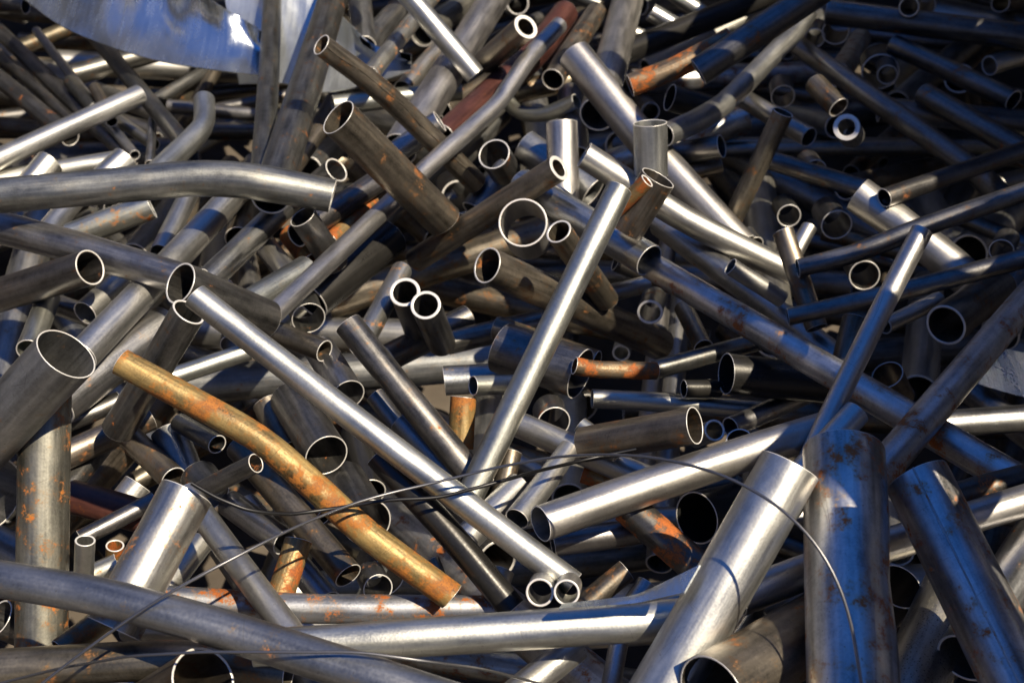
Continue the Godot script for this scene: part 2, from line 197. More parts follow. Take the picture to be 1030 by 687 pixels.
	["S", .1, "slim bright steel tube slanting up left just above the long shiny bent tube", [-.3168, -.0405, -1.2773, .015, -.2724, -.0397, -1.2008, .015]],
	["RS", .1, "slim orange-rusted tube slanting up left just above the long shiny bent tube", [-.2898, -.0483, -1.3127, .0153, -.2516, -.05, -1.2484, .0153]],
	["RS", .1, "thin orange-rusted tube slanting up right just above the long shiny bent tube", [-.1888, -.0383, -1.3808, .0111, -.2328, -.0373, -1.2794, .0111]],
	["K", .1, "thick black tube slanting up right just behind the long shiny bent tube", [-.1651, -.0785, -1.3545, .0273, -.2555, -.0872, -1.2204, .0273]],
	["D", .06, "dark open tube end just below the long shiny bent tube", [-.2381, -.0351, -1.1132, .0199, -.2501, -.0393, -1.1464, .0199]],
	["G", .1, "dull grey tube slanting up right just above the long shiny bent tube", [-.2483, -.0153, -1.1868, .0163, -.3031, -.0087, -1.1067, .0163]],
	["T", .1, "slim brown tube slanting up left just above the long bright diagonal", [-.3063, -.041, -1.1133, .0131, -.2117, -.0345, -1.0508, .0131]],
	["SR", .1, "slim rust-flecked bright tube slanting up right just left of the twin rings", [-.133, -.0165, -1.1843, .0126, -.1682, -.0165, -1.0335, .0126]],
	["D", .08, "small dark open tube end just behind the long bright diagonal", [-.3139, -.021, -1.0446, .0123, -.3138, -.022, -1.0677, .0123]],
	["S", .1, "slim bright steel tube slanting up right just above the yellow rusted bent tube", [-.2871, -.007, -1.0162, .0102, -.3633, -.007, -.9705, .0102]],
	["D", .08, "small dark open tube end just below the yellow rusted bent tube", [-.2949, -.0133, -.8741, .0101, -.3446, -.0248, -.9195, .0101]],
	["T", .1, "brown tube slanting up left just above the short bright leaning tube", [-.4085, -.0511, -.9316, .0138, -.342, -.0491, -.8612, .0138]],
	["G", .1, "thick dull grey tube slanting up left just above the short bright leaning tube", [-.3621, -.0464, -.9295, .0187, -.3375, -.0738, -.8862, .0187]],
	["D", .1, "small dark open tube end just below the brown open-ended tube", [-.238, .0306, -.8013, .0094, -.3107, -.0229, -.8103, .0094]],
	["D", .06, "wide dark open tube end just behind the short bright leaning tube", [-.2934, -.0306, -.8233, .0186, -.311, -.0343, -.849, .0186]],
	["B", .1, "blue-grey tube slanting up left just below the yellow rusted bent tube", [-.281, -.0535, -.8322, .0135, -.2175, -.0476, -.7754, .0135]],
	["DR", .1, "slim dark rust-patched tube slanting up left just behind the yellow rusted bent tube", [-.2457, -.035, -.8724, .0088, -.181, -.035, -.7957, .0088]],
	["K", .1, "black tube standing upright just behind the glossy black tube", [-.1691, -.0723, -.9563, .0168, -.1462, -.076, -.8697, .0168]],
	["T", .1, "thin brown tube slanting up left just behind the yellow rusted bent tube", [-.0718, -.0288, -.7339, .0062, -.0496, -.0312, -.6731, .0062]],
	["D", .1, "thin dark tube lying level just above the sunlit gold tube", [-1.0144, -.0965, -2.209, .0153, -.9318, -.0967, -2.1902, .0153]],
	["S", .1, "thin bright steel tube slanting up left just below the sunlit gold tube", [-.6472, -.1152, -1.7633, .0096, -.5668, -.1162, -1.6777, .0096]],
	["D", .1, "thin dark tube slanting up left just below the sunlit gold tube", [-.6989, -.1215, -1.7684, .0112, -.6012, -.1258, -1.6504, .0112]],
	["B", .1, "thin blue-grey tube standing upright just above the bent bright tube", [-.5808, -.1008, -1.7354, .007, -.5506, -.1003, -1.5897, .007]],
	["S", .1, "bright steel tube slanting up right just behind the big bent grey tube", [-.6594, -.0442, -1.4962, .0197, -.6953, -.0727, -1.4321, .0197]],
	["S", .1, "bright steel tube slanting up right just above the bent bright tube", [-.5533, -.0434, -1.5035, .0197, -.5993, -.0682, -1.4406, .0197]],
	["S", .1, "slim bright steel tube lying level just behind the big bent grey tube", [-.5729, -.0709, -1.5526, .0145, -.7545, -.071, -1.4837, .0145]],
	["T", .1, "brown tube standing upright just behind the gold lit tube", [-.3668, -.052, -1.5043, .0191, -.358, -.0539, -1.3117, .0191]],
	["B", .1, "thick blue-grey tube standing upright just behind the dark steep right tube", [.6621, -.0689, -1.283, .0223, .5812, -.0679, -1.1214, .0223]],
	["D", .2, "dark open tube end just above the brown banded tube", [.1639, -.042, -1.1342, .0156, .1738, -.0547, -1.1798, .0156]],
	["B", .1, "slim blue-grey tube lying level just below the very long blue tube", [.1714, -.066, -1.2253, .0112, .1156, -.0701, -1.2095, .0112]],
	["D", .1, "small dark open tube end just behind the long sunlit tube", [.3451, -.1307, -1.4143, .0128, .3377, -.1301, -1.4393, .0128]],
	["T", .1, "slim brown tube slanting up left just below the very long blue tube", [.2134, -.077, -1.1896, .0121, .2279, -.077, -1.11, .0121]],
	["T", .1, "thin brown tube slanting up left just behind the sunlit gold tube", [-.6904, -.0813, -1.8102, .0096, -.6314, -.082, -1.6925, .0096]],
	["D", .1, "thin dark tube slanting up left just above the bent bright tube", [-.7527, -.0989, -1.869, .0116, -.6808, -.0972, -1.7631, .0116]],
	["D", .1, "dark open tube end just above the lower dark curved tube", [.6168, -.0325, -1.2514, .0152, .6387, -.0396, -1.2898, .0152]],
	["D", .1, "dark open tube end just right of the standing brown open tube", [.4405, -.07, -1.5159, .0175, .4385, -.0777, -1.5586, .0175]],
	["D", .1, "dark open tube end just above the rusty brown tube", [.3897, -.091, -1.4275, .0169, .3897, -.098, -1.4682, .0169]],
	["D", .1, "dark tube slanting up left just above the dark blue slanting tube", [.6615, -.0634, -1.7485, .019, .7732, -.0649, -1.5419, .019]],
	["D", .1, "dark tube lying level just above the dark blue slanting tube", [.6011, -.0992, -1.7671, .0209, .8417, -.0978, -1.7127, .0209]],
	["D", .1, "slim dark tube slanting up left just behind the very long blue tube", [.2241, -.0906, -1.2512, .0146, .1329, -.052, -1.258, .0146]],
	["T", .1, "brown tube slanting up left just behind the central slanting bright tube", [.0964, -.056, -1.056, .0145, -.0177, -.056, -1.1215, .0145]],
	["D", .1, "dark tube slanting up right just behind the twin rings", [-.0562, -.0978, -1.1968, .0171, -.1501, -.1012, -1.1213, .0171]],
	["D", .1, "slim dark tube lying level just left of the central slanting bright tube", [.0555, -.0872, -1.1826, .0146, -.0785, -.0917, -1.1384, .0146]],
	["B", .1, "blue-grey tube lying level just above the very long blue tube", [.4145, -.0562, -.9466, .0149, .5678, -.0547, -.9608, .0149]],
	["D", .1, "dark tube slanting up left just above the very long blue tube", [.5132, -.0837, -1.0628, .0156, .5769, -.0858, -.9472, .0156]],
	["T", .1, "brown tube slanting up right just right of the upright speckled tube", [-.4898, -.0633, -.8931, .0148, -.3954, -.0643, -.9717, .0148]],
	["D", .1, "slim dark tube slanting up right just above the maroon tube", [-.4511, -.0928, -.9547, .0127, -.4716, -.0923, -.8786, .0127]],
	["D", .12, "dark tube slanting up left just below the weld-beaded tube", [-.107, -.2653, -1.8046, .027, -.0835, -.1654, -1.6002, .027]],
	["T", .12, "slim brown tube lying level just above the pale gold cut tube", [.8968, -.4036, -2.1312, .022, .576, -.2553, -1.782, .022]],
	["B", .12, "slim blue-grey tube slanting up right just above the weld-beaded tube", [-.2316, -.1924, -2.4456, .022, -.2829, -.1281, -2.0335, .022]],
	["N", .12, "slim blue-grey tube slanting up right just above the dark blue slanting tube", [.7562, -.2706, -2.4379, .022, .5842, -.1369, -1.9754, .022]],
	["D", .12, "thin dark tube lying level just above the top dark level tube", [1.1738, -.2647, -2.6289, .018, .9766, -.1316, -2.2897, .018]],
	["G", .12, "thick dull grey tube lying level just above the long bright diagonal", [-.0173, -.2486, -1.2998, .027, -.4407, -.2557, -1.2542, .027]],
	["D", .12, "thick dark tube standing upright just below the gold lit tube", [-.4847, -.2718, -1.7091, .027, -.3692, -.0648, -1.2, .027]],
	["N", .12, "blue-grey tube slanting up right just behind the short upright open tube", [.4275, -.2269, -1.976, .027, .0201, -.281, -1.7995, .027]],
	["G", .12, "thin dull grey tube lying level just below the shining white ring", [.3877, -.2744, -1.9507, .014, .9085, -.2617, -1.9406, .014]],
	["N", .12, "blue-grey tube lying level just behind the bent sunlit tube", [.7068, -.3341, -2.4047, .027, .2573, -.3255, -2.3369, .027]],
	["S", .12, "thick bright steel tube standing upright just behind the brown ridged mouth", [.6909, -.3459, -1.6183, .027, .5685, -.2808, -1.2686, .027]],
	["T", .12, "brown tube slanting up right just behind the brown banded tube", [.1469, -.2485, -1.689, .027, -.3027, -.3524, -1.5752, .027]],
	["N", .12, "thick blue-grey tube slanting up left just behind the level bottom tube", [-.1914, -.3166, -1.1022, .027, .1417, -.1684, -.6315, .027]],
	["D", .12, "dark tube standing upright just above the dark blue slanting tube", [1.0115, -.417, -2.385, .027, .821, -.1632, -2.015, .027]],
	["G", .12, "dull grey tube slanting up right just below the top dark level tube", [1.0154, -.2979, -2.4801, .027, .775, -.2965, -2.1784, .027]],
	["G", .12, "slim dull grey tube lying level just right of the standing brown open tube", [.5683, -.3299, -2.1942, .022, .602, -.2453, -1.985, .022]],
	["G", .12, "dull grey tube slanting up right just above the gold lit tube", [-.5787, -.2928, -1.8504, .022, -.5988, -.2551, -1.5716, .022]],
	["G", .12, "slim dull grey tube slanting up right just above the top white-ringed end", [.0027, -.3246, -2.7365, .022, .0115, -.123, -2.2673, .022]],
	["S", .12, "slim bright steel tube slanting up right just behind the flaking rust tube", [.6809, -.2842, -2.7391, .022, .2937, -.333, -2.4195, .022]],
	["G", .12, "thick dull grey tube slanting up right just below the upper dark curved tube", [.8369, -.2355, -1.6799, .027, .6564, -.1514, -1.424, .027]],
	["G", .12, "dull grey tube slanting up right just below the wide brown mouth", [-.3059, -.2676, -1.9953, .022, -.3325, -.1777, -1.7085, .022]],
	["S", .12, "bright steel tube slanting up left just behind the pale gold cut tube", [.7389, -.3081, -1.8395, .027, .6888, -.2113, -1.4076, .027]],
	["T", .12, "slim brown tube slanting up left just behind the long shiny bent tube", [-.3049, -.3445, -2.0054, .022, -.1345, -.3298, -1.734, .022]],
	["S", .12, "thick bright steel tube standing upright just behind the long sunlit tube", [.4072, -.206, -1.7114, .027, .3492, -.1683, -1.2411, .027]],
	["D", .12, "dark tube lying level just behind the very long blue tube", [-.028, -.3646, -1.6948, .022, .5357, -.286, -1.5333, .022]],
	["G", .12, "slim dull grey tube lying level just above the flaking rust tube", [.7233, -.3464, -2.8219, .022, .2873, -.2333, -2.5285, .022]],
	["G", .12, "thick dull grey tube standing upright just behind the white oval rim", [-.7359, -.1778, -1.63, .027, -.6936, -.2587, -1.1676, .027]],
	["D", .12, "dark tube lying level just behind the thick bright top tube", [.226, -.3633, -2.1303, .027, .1974, -.2565, -1.9347, .027]],
	["T", .12, "thick brown tube slanting up right just behind the maroon tube", [-.5098, -.3736, -1.4023, .027, -.6125, -.2741, -.8726, .027]],
	["S", .12, "slim bright steel tube slanting up right just above the top white-ringed end", [-.0869, -.2808, -2.6879, .027, -.1851, -.2204, -2.3462, .027]],
	["N", .12, "thick blue-grey tube lying level just behind the level bottom tube", [-.3318, -.4301, -.9832, .022, .1565, -.3885, -.854, .022]],
	["G", .12, "dull grey tube slanting up left just right of the standing brown open tube", [.3602, -.3323, -2.1147, .027, .7029, -.4242, -1.8819, .027]],
	["D", .12, "slim dark tube lying level just behind the top dark level tube", [.8813, -.2177, -2.5863, .022, 1.4294, -.369, -2.5759, .022]],
	["S", .12, "bright steel tube standing upright just behind the rusty brown mouth", [.2724, -.3299, -1.5652, .018, .1873, -.3524, -1.017, .018]],
	["G", .12, "dull grey tube slanting up right just behind the long shiny bent tube", [-.0254, -.4346, -2.4103, .027, -.1645, -.4157, -2.0516, .027]],
	["G", .12, "dull grey tube lying level just right of the slender half-shaded tube", [.8041, -.4152, -1.5475, .027, .4505, -.4042, -1.4846, .027]],
	["S", .12, "thick bright steel tube standing upright just behind the central slanting bright tube", [-.0313, -.4037, -1.517, .027, -.0328, -.2405, -1.0229, .027]],
	["G", .12, "thin dull grey tube slanting up right just behind the top white-ringed end", [.1807, -.36, -2.8911, .014, -.1224, -.289, -2.3847, .014]],
	["S", .12, "bright steel tube standing upright just above the long tube behind the large pair", [.5047, -.3267, -1.1639, .018, .455, -.258, -.9505, .018]],
	["T", .12, "brown tube lying level just behind the central slanting bright tube", [-.1691, -.3955, -1.6947, .027, .3257, -.4271, -1.558, .027]],
	["D", .12, "thick dark tube slanting up left just behind the glossy black tube", [-.1282, -.3753, -1.1848, .027, -.019, -.3037, -.9785, .027]],
	["G", .12, "thin dull grey tube lying level just behind the top dark level tube", [.5759, -.3362, -2.683, .018, 1.0354, -.3172, -2.5041, .018]],
	["T", .12, "thin brown tube slanting up left just behind the short upright open tube", [.2811, -.3754, -2.351, .018, .2726, -.2846, -2.1222, .018]],
	["G", .12, "thin dull grey tube lying level just behind the dark upright by the sheet", [-.6938, -.3052, -2.186, .014, -.2988, -.3388, -2.1619, .014]],
	["S", .12, "bright steel tube lying level just behind the long shiny bent tube", [-.6562, -.3869, -1.5516, .027, -.1384, -.3732, -1.5154, .027]],
	["G", .12, "thick dull grey tube lying level just behind the glossy black tube", [.2739, -.4186, -1.1074, .022, -.2757, -.326, -.9469, .022]],
	["S", .12, "bright steel tube standing upright just above the wide dark mouth", [-.4856, -.3729, -1.7879, .022, -.4002, -.2917, -1.4858, .022]],
	["G", .12, "dull grey tube lying level just below the weld-beaded tube", [-.3981, -.4158, -2.3981, .027, -.155, -.3522, -2.1451, .027]],
	["S", .12, "bright steel tube standing upright just above the open bright tube under the wire", [.0837, -.3025, -1.2726, .022, .0712, -.2668, -1.0494, .022]],
	["S", .12, "bright steel tube standing upright just below the long shiny bent tube", [.0403, -.364, -2.4725, .027, .0609, -.3115, -1.9662, .027]],
]
const MASS = [
	[.3216, -.4448, -1.1597, 1.0769, -.4711, -.8251, .018],
	[-.2315, -.3746, -.6848, -.7469, -.3572, -.5076, .018],
	[.9323, -.4264, -1.5313, .7452, -.413, -.9775, .014],
	[-1.3515, -.3251, -2.6347, -.7189, -.3304, -2.1977, .018],
	[-1.1849, -.2582, -2.2449, -.6471, -.3282, -2.0793, .022],
	[.2971, -.3863, -1.3935, .7416, -.3448, -.5795, .022],
	[-.8784, -.4319, -1.608, -.7128, -.4478, -1.2099, .035],
	[.3559, -.4104, -1.58, .5265, -.4141, -1.1853, .018],
	[-.6023, -.3976, -1.3965, -1.099, -.4039, -1.2503, .018],
	[-.01, -.3056, -2.2167, -.3616, -.2597, -1.3513, .014],
	[.4293, -.33, -1.7795, 1.036, -.3603, -1.4838, .014],
	[.8323, -.3455, -1.4708, .4045, -.474, -.599, .028],
	[.4554, -.4411, -1.6863, 1.0502, -.4219, -1.5257, .018],
	[-.7394, -.3319, -.8289, -.3159, -.3223, -.5941, .028],
	[.4589, -.443, -1.8166, .3809, -.4526, -1.3728, .014],
	[-.4622, -.4835, -.6836, -.4033, -.4088, -.2845, .018],
	[.8398, -.3769, -2.3259, .1307, -.4486, -2.2508, .035],
	[.3873, -.3027, -.6235, .2163, -.3108, -.0773, .035],
	[1.1492, -.3212, -1.0095, .7844, -.3881, -.1166, .018],
	[-.7009, -.3654, -3.0542, -.1786, -.3384, -2.4649, .018],
	[.9508, -.3091, -2.9743, 1.2449, -.2909, -2.6238, .022],
	[-1.0483, -.4676, -.9469, -.4642, -.4407, -.8953, .014],
	[1.1112, -.4355, -1.8232, .8378, -.4691, -1.0423, .018],
	[1.1367, -.3283, -1.1403, .6216, -.2675, -.8143, .035],
	[1.1888, -.3757, -2.2063, .8147, -.4317, -1.6778, .022],
	[-1.0359, -.2709, -2.3111, -.7314, -.2511, -1.9653, .018],
	[-.7049, -.2732, -3.0401, -.8565, -.3063, -2.4702, .018],
	[.6813, -.3008, -.9415, .0805, -.3001, -.8878, .035],
	[-.4326, -.4696, -2.6537, -1.2004, -.4407, -2.3813, .018],
	[.0209, -.4554, -2.7425, .0678, -.429, -2.2099, .035],
	[1.073, -.403, -.5459, .8677, -.39, -.0655, .022],
	[-.5345, -.4097, -2.0343, .352, -.3809, -1.7264, .022],
	[.3871, -.3907, -.765, .4412, -.4093, -.1045, .018],
	[1.2251, -.4908, -2.1935, .927, -.4284, -1.6278, .018],
	[-.5966, -.2954, -1.9723, -1.3996, -.3264, -1.9268, .035],
	[.5726, -.2387, -.4255, 1.1773, -.2831, -.3264, .022],
	[-.7711, -.3171, -1.3607, -1.2089, -.3263, -.8267, .035],
	[-1.0258, -.4171, -2.1873, -.8317, -.4351, -1.7541, .022],
	[.3357, -.2817, -.7728, 1.1616, -.2457, -.6363, .022],
	[-.7254, -.3076, -1.8978, -1.119, -.3237, -1.5354, .014],
	[.5408, -.3319, -.8574, .3043, -.2807, -.0107, .014],
	[-.7224, -.3805, -2.5221, -.6689, -.4131, -1.66, .014],
	[-.2682, -.3613, -1.1717, -.3407, -.3919, -.7206, .028],
	[-.897, -.4534, -2.0676, -1.3598, -.4137, -1.7785, .022],
	[-.9794, -.4481, -1.1821, -1.411, -.4557, -1.1539, .028],
	[.631, -.2999, -.6486, 1.4236, -.3261, -.1466, .022],
	[.1246, -.4526, -2.6111, .7532, -.3919, -2.558, .018],
	[.5754, -.4811, -2.6982, 1.3623, -.4363, -2.4397, .018],
	[-.3029, -.276, -2.5205, -.4171, -.2954, -1.7614, .018],
	[.5253, -.2901, -1.6928, .9953, -.2666, -1.3944, .014],
	[-.2749, -.3357, -.499, .2158, -.4309, -.1038, .035],
	[-.0103, -.474, -1.0448, .1829, -.4452, -.4708, .028],
	[-.2206, -.4491, -2.5403, -.9401, -.4443, -2.2259, .028],
	[1.065, -.3775, -1.5624, 1.3329, -.4346, -.9964, .022],
	[-1.4356, -.4108, -.9167, -.5068, -.4625, -.6642, .018],
	[.6773, -.408, -2.9067, .041, -.3894, -2.5619, .028],
	[1.1331, -.3948, -.8719, .4391, -.3756, -.3913, .022],
	[.9245, -.4863, -.7853, .4825, -.4153, -.303, .014],
	[.3131, -.3532, -2.097, .0795, -.2984, -1.6974, .014],
	[-.8418, -.3331, -2.8996, -1.2891, -.3573, -2.3718, .018],
	[1.1298, -.45, -.9557, 1.1795, -.4111, -.2934, .035],
	[-.576, -.4209, -1.3154, .072, -.4979, -1.0072, .014],
	[-.8554, -.3887, -1.0382, -.7014, -.3812, -.2904, .022],
	[-.8221, -.4592, -2.0121, -.3196, -.4166, -1.2863, .014],
	[-.0347, -.2522, -.629, -.4898, -.2811, -.4929, .018],
	[-.6502, -.3261, -1.1445, -.9552, -.2751, -.6799, .028],
	[1.4102, -.3472, -1.9077, .9849, -.3449, -1.7698, .035],
	[-.6961, -.4225, -2.4692, -1.2894, -.3875, -2.462, .014],
	[-1.0844, -.348, -.7602, -.5752, -.3051, -.5028, .035],
	[-.299, -.2938, -2.8625, -.7362, -.2784, -2.562, .028],
	[-1.477, -.328, -2.3582, -.9155, -.3876, -1.8477, .014],
	[-1.1211, -.4203, -.7823, -1.0571, -.4138, -.2849, .014],
	[.3385, -.3747, -2.5969, .7374, -.3582, -2.5252, .018],
	[-.1105, -.3918, -2.8832, -.5528, -.371, -2.5634, .022],
	[-1.2486, -.4555, -2.8607, -.721, -.4348, -2.6291, .014],
	[-.4428, -.2946, -.874, .1196, -.2707, -.8457, .018],
	[.9193, -.3826, -1.5298, 1.27, -.4206, -.74, .018],
	[1.0741, -.303, -.7444, .6419, -.2877, -.6528, .018],
	[-.9432, -.4291, -1.4787, -.9132, -.4215, -1.0768, .022],
	[.0899, -.3493, -.5538, .4619, -.3765, -.3079, .018],
	[-.8521, -.3302, -1.1385, -1.0128, -.3062, -.7331, .022],
	[1.2352, -.4576, -2.3868, .6844, -.4271, -2.0256, .018],
	[-.5993, -.3592, -2.56, -.3206, -.335, -2.2039, .014],
	[.3544, -.3295, -2.9716, -.1349, -.2863, -2.1354, .018],
	[-.3049, -.3845, -2.227, -1.0623, -.3527, -2.1745, .018],
	[-.6138, -.2972, -2.5334, -.7014, -.3685, -1.9836, .014],
	[-.0429, -.4462, -.7628, -.424, -.3902, -.1702, .035],
	[-1.533, -.2844, -.7735, -.5736, -.2401, -.598, .014],
	[.9885, -.3533, -2.1696, .7519, -.3438, -1.7692, .028],
	[-.8922, -.4824, -2.1643, -1.4953, -.4319, -2.0709, .014],
	[.0857, -.4179, -.4474, .5394, -.4066, -.3335, .014],
	[-1.2946, -.3101, -2.1677, -.6713, -.2929, -2.0142, .018],
	[-.688, -.3958, -.894, -.3809, -.3764, -.5125, .014],
	[-1.3499, -.3102, -.7005, -.9394, -.286, -.2915, .018],
	[-.1181, -.4511, -2.0542, -.5342, -.4649, -1.827, .028],
	[1.1151, -.3392, -2.5949, .6507, -.3502, -1.9938, .018],
	[-1.1788, -.3157, -2.6995, -.3593, -.3412, -2.5382, .022],
	[-.3123, -.4194, -1.4759, -.6287, -.424, -1.1535, .014],
	[-1.1444, -.3667, -1.8878, -.7264, -.3538, -1.8597, .018],
	[-.366, -.3215, -1.4481, .187, -.3429, -1.0568, .014],
	[.2559, -.3246, -2.0579, 1.1731, -.2755, -1.9639, .018],
	[-1.0563, -.4656, -1.6836, -.6532, -.4362, -1.6203, .014],
	[-.4557, -.3043, -.7794, .4697, -.3395, -.4709, .014],
	[-.0472, -.3979, -1.8079, -.5739, -.3995, -1.7857, .018],
	[-.7275, -.2432, -1.494, -.1931, -.334, -.7836, .018],
	[1.2336, -.4308, -3.0713, .834, -.3937, -2.4529, .028],
	[-.546, -.3982, -2.83, -.1624, -.4125, -2.6257, .014],
	[-1.3386, -.448, -2.7995, -.6751, -.3584, -2.6271, .018],
	[-.5808, -.3547, -1.8656, -.8116, -.3383, -1.4592, .028],
	[.3154, -.3651, -1.1818, .2757, -.385, -.7251, .022],
	[.2575, -.4655, -2.7325, .9796, -.4413, -2.3987, .018],
	[-.6231, -.3797, -.954, -1.0631, -.3521, -.8169, .014],
	[-.751, -.2911, -1.7928, -1.346, -.2832, -1.0078, .014],
	[-.0196, -.4254, -.4297, .9077, -.4856, -.1857, .028],
	[-.9787, -.2476, -1.5803, -1.4103, -.315, -.7028, .014],
	[1.4035, -.3126, -1.5026, .8834, -.3425, -1.4422, .014],
	[1.2047, -.4433, -2.1709, .6942, -.4247, -1.7848, .014],
	[.6639, -.2399, -1.3114, 1.5868, -.2848, -1.1726, .022],
	[-.8989, -.2759, -1.0652, -1.3383, -.2523, -.7532, .028],
	[.6677, -.442, -1.2859, .3965, -.4204, -.8253, .018],
	[-.0166, -.4577, -2.8937, .8376, -.4215, -2.6898, .014],
	[.2178, -.4396, -1.2183, -.1884, -.4468, -1.051, .014],
	[-.5173, -.3792, -2.8431, -.766, -.3409, -2.2487, .014],
	[.674, -.3261, -1.0754, .0338, -.3235, -1.0646, .014],
	[.9217, -.3158, -1.6684, .5135, -.3395, -1.0172, .014],
	[-.081, -.4169, -2.4841, -.413, -.4735, -2.2087, .028],
	[-.8168, -.4197, -2.6186, -1.4813, -.396, -2.5574, .018],
	[-.5341, -.3266, -1.99, -.5974, -.229, -1.2905, .018],
	[.8624, -.278, -2.8213, .6024, -.307, -2.4557, .022],
	[-.786, -.3548, -1.6009, -1.417, -.3599, -.8442, .014],
	[-.9405, -.4298, -2.211, -.0956, -.4761, -2.0681, .022],
	[-.5588, -.3354, -1.4455, .1259, -.3929, -1.2005, .018],
	[.0244, -.467, -2.2292, -.3598, -.4495, -1.588, .018],
	[-.4543, -.4603, -.8328, -.617, -.4212, -.264, .014],
	[-.7106, -.4032, -.5041, -1.3919, -.4907, -.4634, .018],
	[-.3865, -.3595, -2.4859, -.8592, -.4258, -1.9298, .014],
	[.2754, -.2171, -.8805, -.0427, -.314, -.1578, .022],
	[-.137, -.411, -1.9801, .4624, -.4254, -1.6722, .014],
	[-.134, -.3054, -.3479, -.8546, -.2651, -.3122, .018],
	[.2714, -.2902, -.7885, 1.0131, -.3112, -.3282, .014],
	[.9278, -.3961, -1.7479, 1.3105, -.4051, -1.5129, .018],
	[-.413, -.4391, -2.6054, -1.0236, -.3492, -2.4866, .028],
	[-.1567, -.2859, -2.89, -.9078, -.2711, -2.2519, .022],
	[1.2365, -.3656, -3.0004, 1.1338, -.3351, -2.3683, .018],
	[1.1475, -.3197, -1.077, .8731, -.3357, -.2589, .014],
	[.1568, -.2985, -1.2593, .7637, -.2948, -1.2118, .022],
	[-.9708, -.3268, -3.0816, -1.4136, -.2652, -2.4715, .028],
	[-1.3656, -.4361, -.7903, -.9189, -.3646, -.0934, .014],
	[1.0322, -.2937, -1.5033, .8173, -.2656, -1.0787, .014],
	[-1.206, -.3511, -.6547, -.5729, -.2419, -.5262, .018],
	[1.0848, .5167, -2.0942, 1.1263, .9179, -1.0505, .06],  # first of the unseen tubes added off to the right to cast shade
	[1.483, .3947, -2.37, .9857, .3461, -1.5497, .05],
	[.3965, .3281, -.5625, .3724, .2823, -.3871, .06],
	[.6349, .3279, -.8905, .4132, .3288, -.6268, .06],
	[.8781, .3837, -2.2551, .87, .5577, -1.4467, .05],
	[1.5128, .3073, -2.6252, 1.0406, .4262, -1.654, .05],
	[.5411, .6432, -.953, .6097, -.0925, -.7187, .04],
	[1.6534, .564, -2.22, 1.098, .5786, -1.3561, .06],
	[1.3843, .4829, -2.5261, .7297, .4334, -1.5818, .06],
	[.4809, .5473, -.5744, .6139, -.2903, .2543, .04],
	[.4174, .3554, -1.4341, 1.3529, .8434, -1.024, .05],
	[.7535, .3431, -1.0401, .4772, .3533, -.527, .03],
	[.6391, .6972, -.9041, 1.358, .4709, -.6555, .04],
	[1.5118, .4014, -1.1417, .6436, .8411, -.8177, .03],
	[.452, .8241, -1.511, 1.3723, .4125, -1.1513, .03],
	[.5493, .7195, -.7082, 1.4661, .5703, -.25, .06],
	[.9853, .6083, -2.5261, .4886, .4124, -1.4688, .04],
	[1.2429, .5135, -1.1789, .5427, .8562, -.7113, .03],  # last of the tubes added to cast shade
	[-1.0773, -.2783, -3.9273, -1.428, -.381, -3.6306, .028],
	[.5298, -.0701, -.5273, .2263, .1851, .1495, .035],
	[-1.4193, -.3469, -2.6235, -1.8158, -.1174, -2.1904, .018],
	[1.4891, -.3698, -.543, 1.2202, -.2784, -.2299, .018],
	[-2.0155, -.152, -3.7065, -1.389, -.176, -3.5077, .035],
	[-.6383, -.0751, -.3776, -.3278, -.1277, -.0826, .022],
	[-1.6267, -.1181, -.8359, -1.6498, -.0777, -.0547, .014],
	[.6353, -.1303, -.901, 1.0414, -.1712, -.7628, .018],
	[1.5218, -.2862, -3.4733, 1.8809, -.3237, -3.2816, .018],
	[.6314, -.3344, -3.6921, 1.1809, -.28, -2.9852, .018],
	[.578, -.2017, -3.8789, .7916, -.1905, -3.3602, .028],
	[-1.8003, .009, -1.3332, -1.2084, .0222, -.9116, .018],
	[.0007, -.025, -3.183, -.3167, -.17, -2.7642, .035],
	[.1004, -.2601, -3.2823, .3117, -.0569, -2.4507, .022],
	[-1.051, -.1919, -.5191, -1.6025, -.2145, -.288, .035],
	[1.1377, -.0854, -1.9567, 1.913, .0257, -1.3397, .018],
	[-.0895, -.1952, -.2828, .3374, -.0807, .4091, .018],
	[1.4076, -.2127, -2.4065, 1.9426, -.1678, -2.3422, .018],
	[1.0664, -.2818, -.0712, 1.7477, -.2444, .2385, .018],
	[1.3583, -.2646, -1.0488, .9937, -.202, -.6543, .018],
	[-1.5794, .0061, -1.7629, -2.121, -.0755, -1.325, .018],
	[-1.6906, -.3285, -.6454, -2.0834, -.2335, -.0486, .028],
	[1.248, -.0882, -3.7073, .7252, -.2649, -2.9265, .018],
	[1.2666, -.2645, -2.2452, 1.6555, -.4164, -1.7083, .014],
	[1.6747, -.0781, -1.957, 1.3799, -.1513, -1.2995, .014],
	[-2.0995, -.1883, -2.8437, -1.6049, -.3396, -2.2801, .022],
	[1.5961, -.031, -2.6836, .8519, -.0273, -2.225, .022],
	[-1.5574, -.3361, -1.6089, -2.1012, -.316, -1.1284, .018],
	[1.0626, -.1735, -.5918, 1.6257, -.1192, -.2406, .014],
	[1.7136, .1102, -3.8682, 1.4299, -.1766, -3.1579, .014],
	[-.3601, -.2522, -3.6946, .1477, -.1799, -3.4733, .035],
	[.8595, -.2524, -1.2267, .4055, -.2361, -.7152, .014],
	[-.8553, -.0748, -3.1616, -1.1553, -.0097, -2.7862, .014],
	[1.7273, -.1471, -.6858, 1.6655, -.145, -.2481, .018],
	[1.4074, -.0964, -.3683, 1.57, .0015, .1561, .014],
	[-.6466, -.2366, -1.7994, -1.2282, -.2339, -1.6721, .018],
	[-1.6716, -.2099, -2.1802, -1.1417, -.2839, -2.0603, .014],
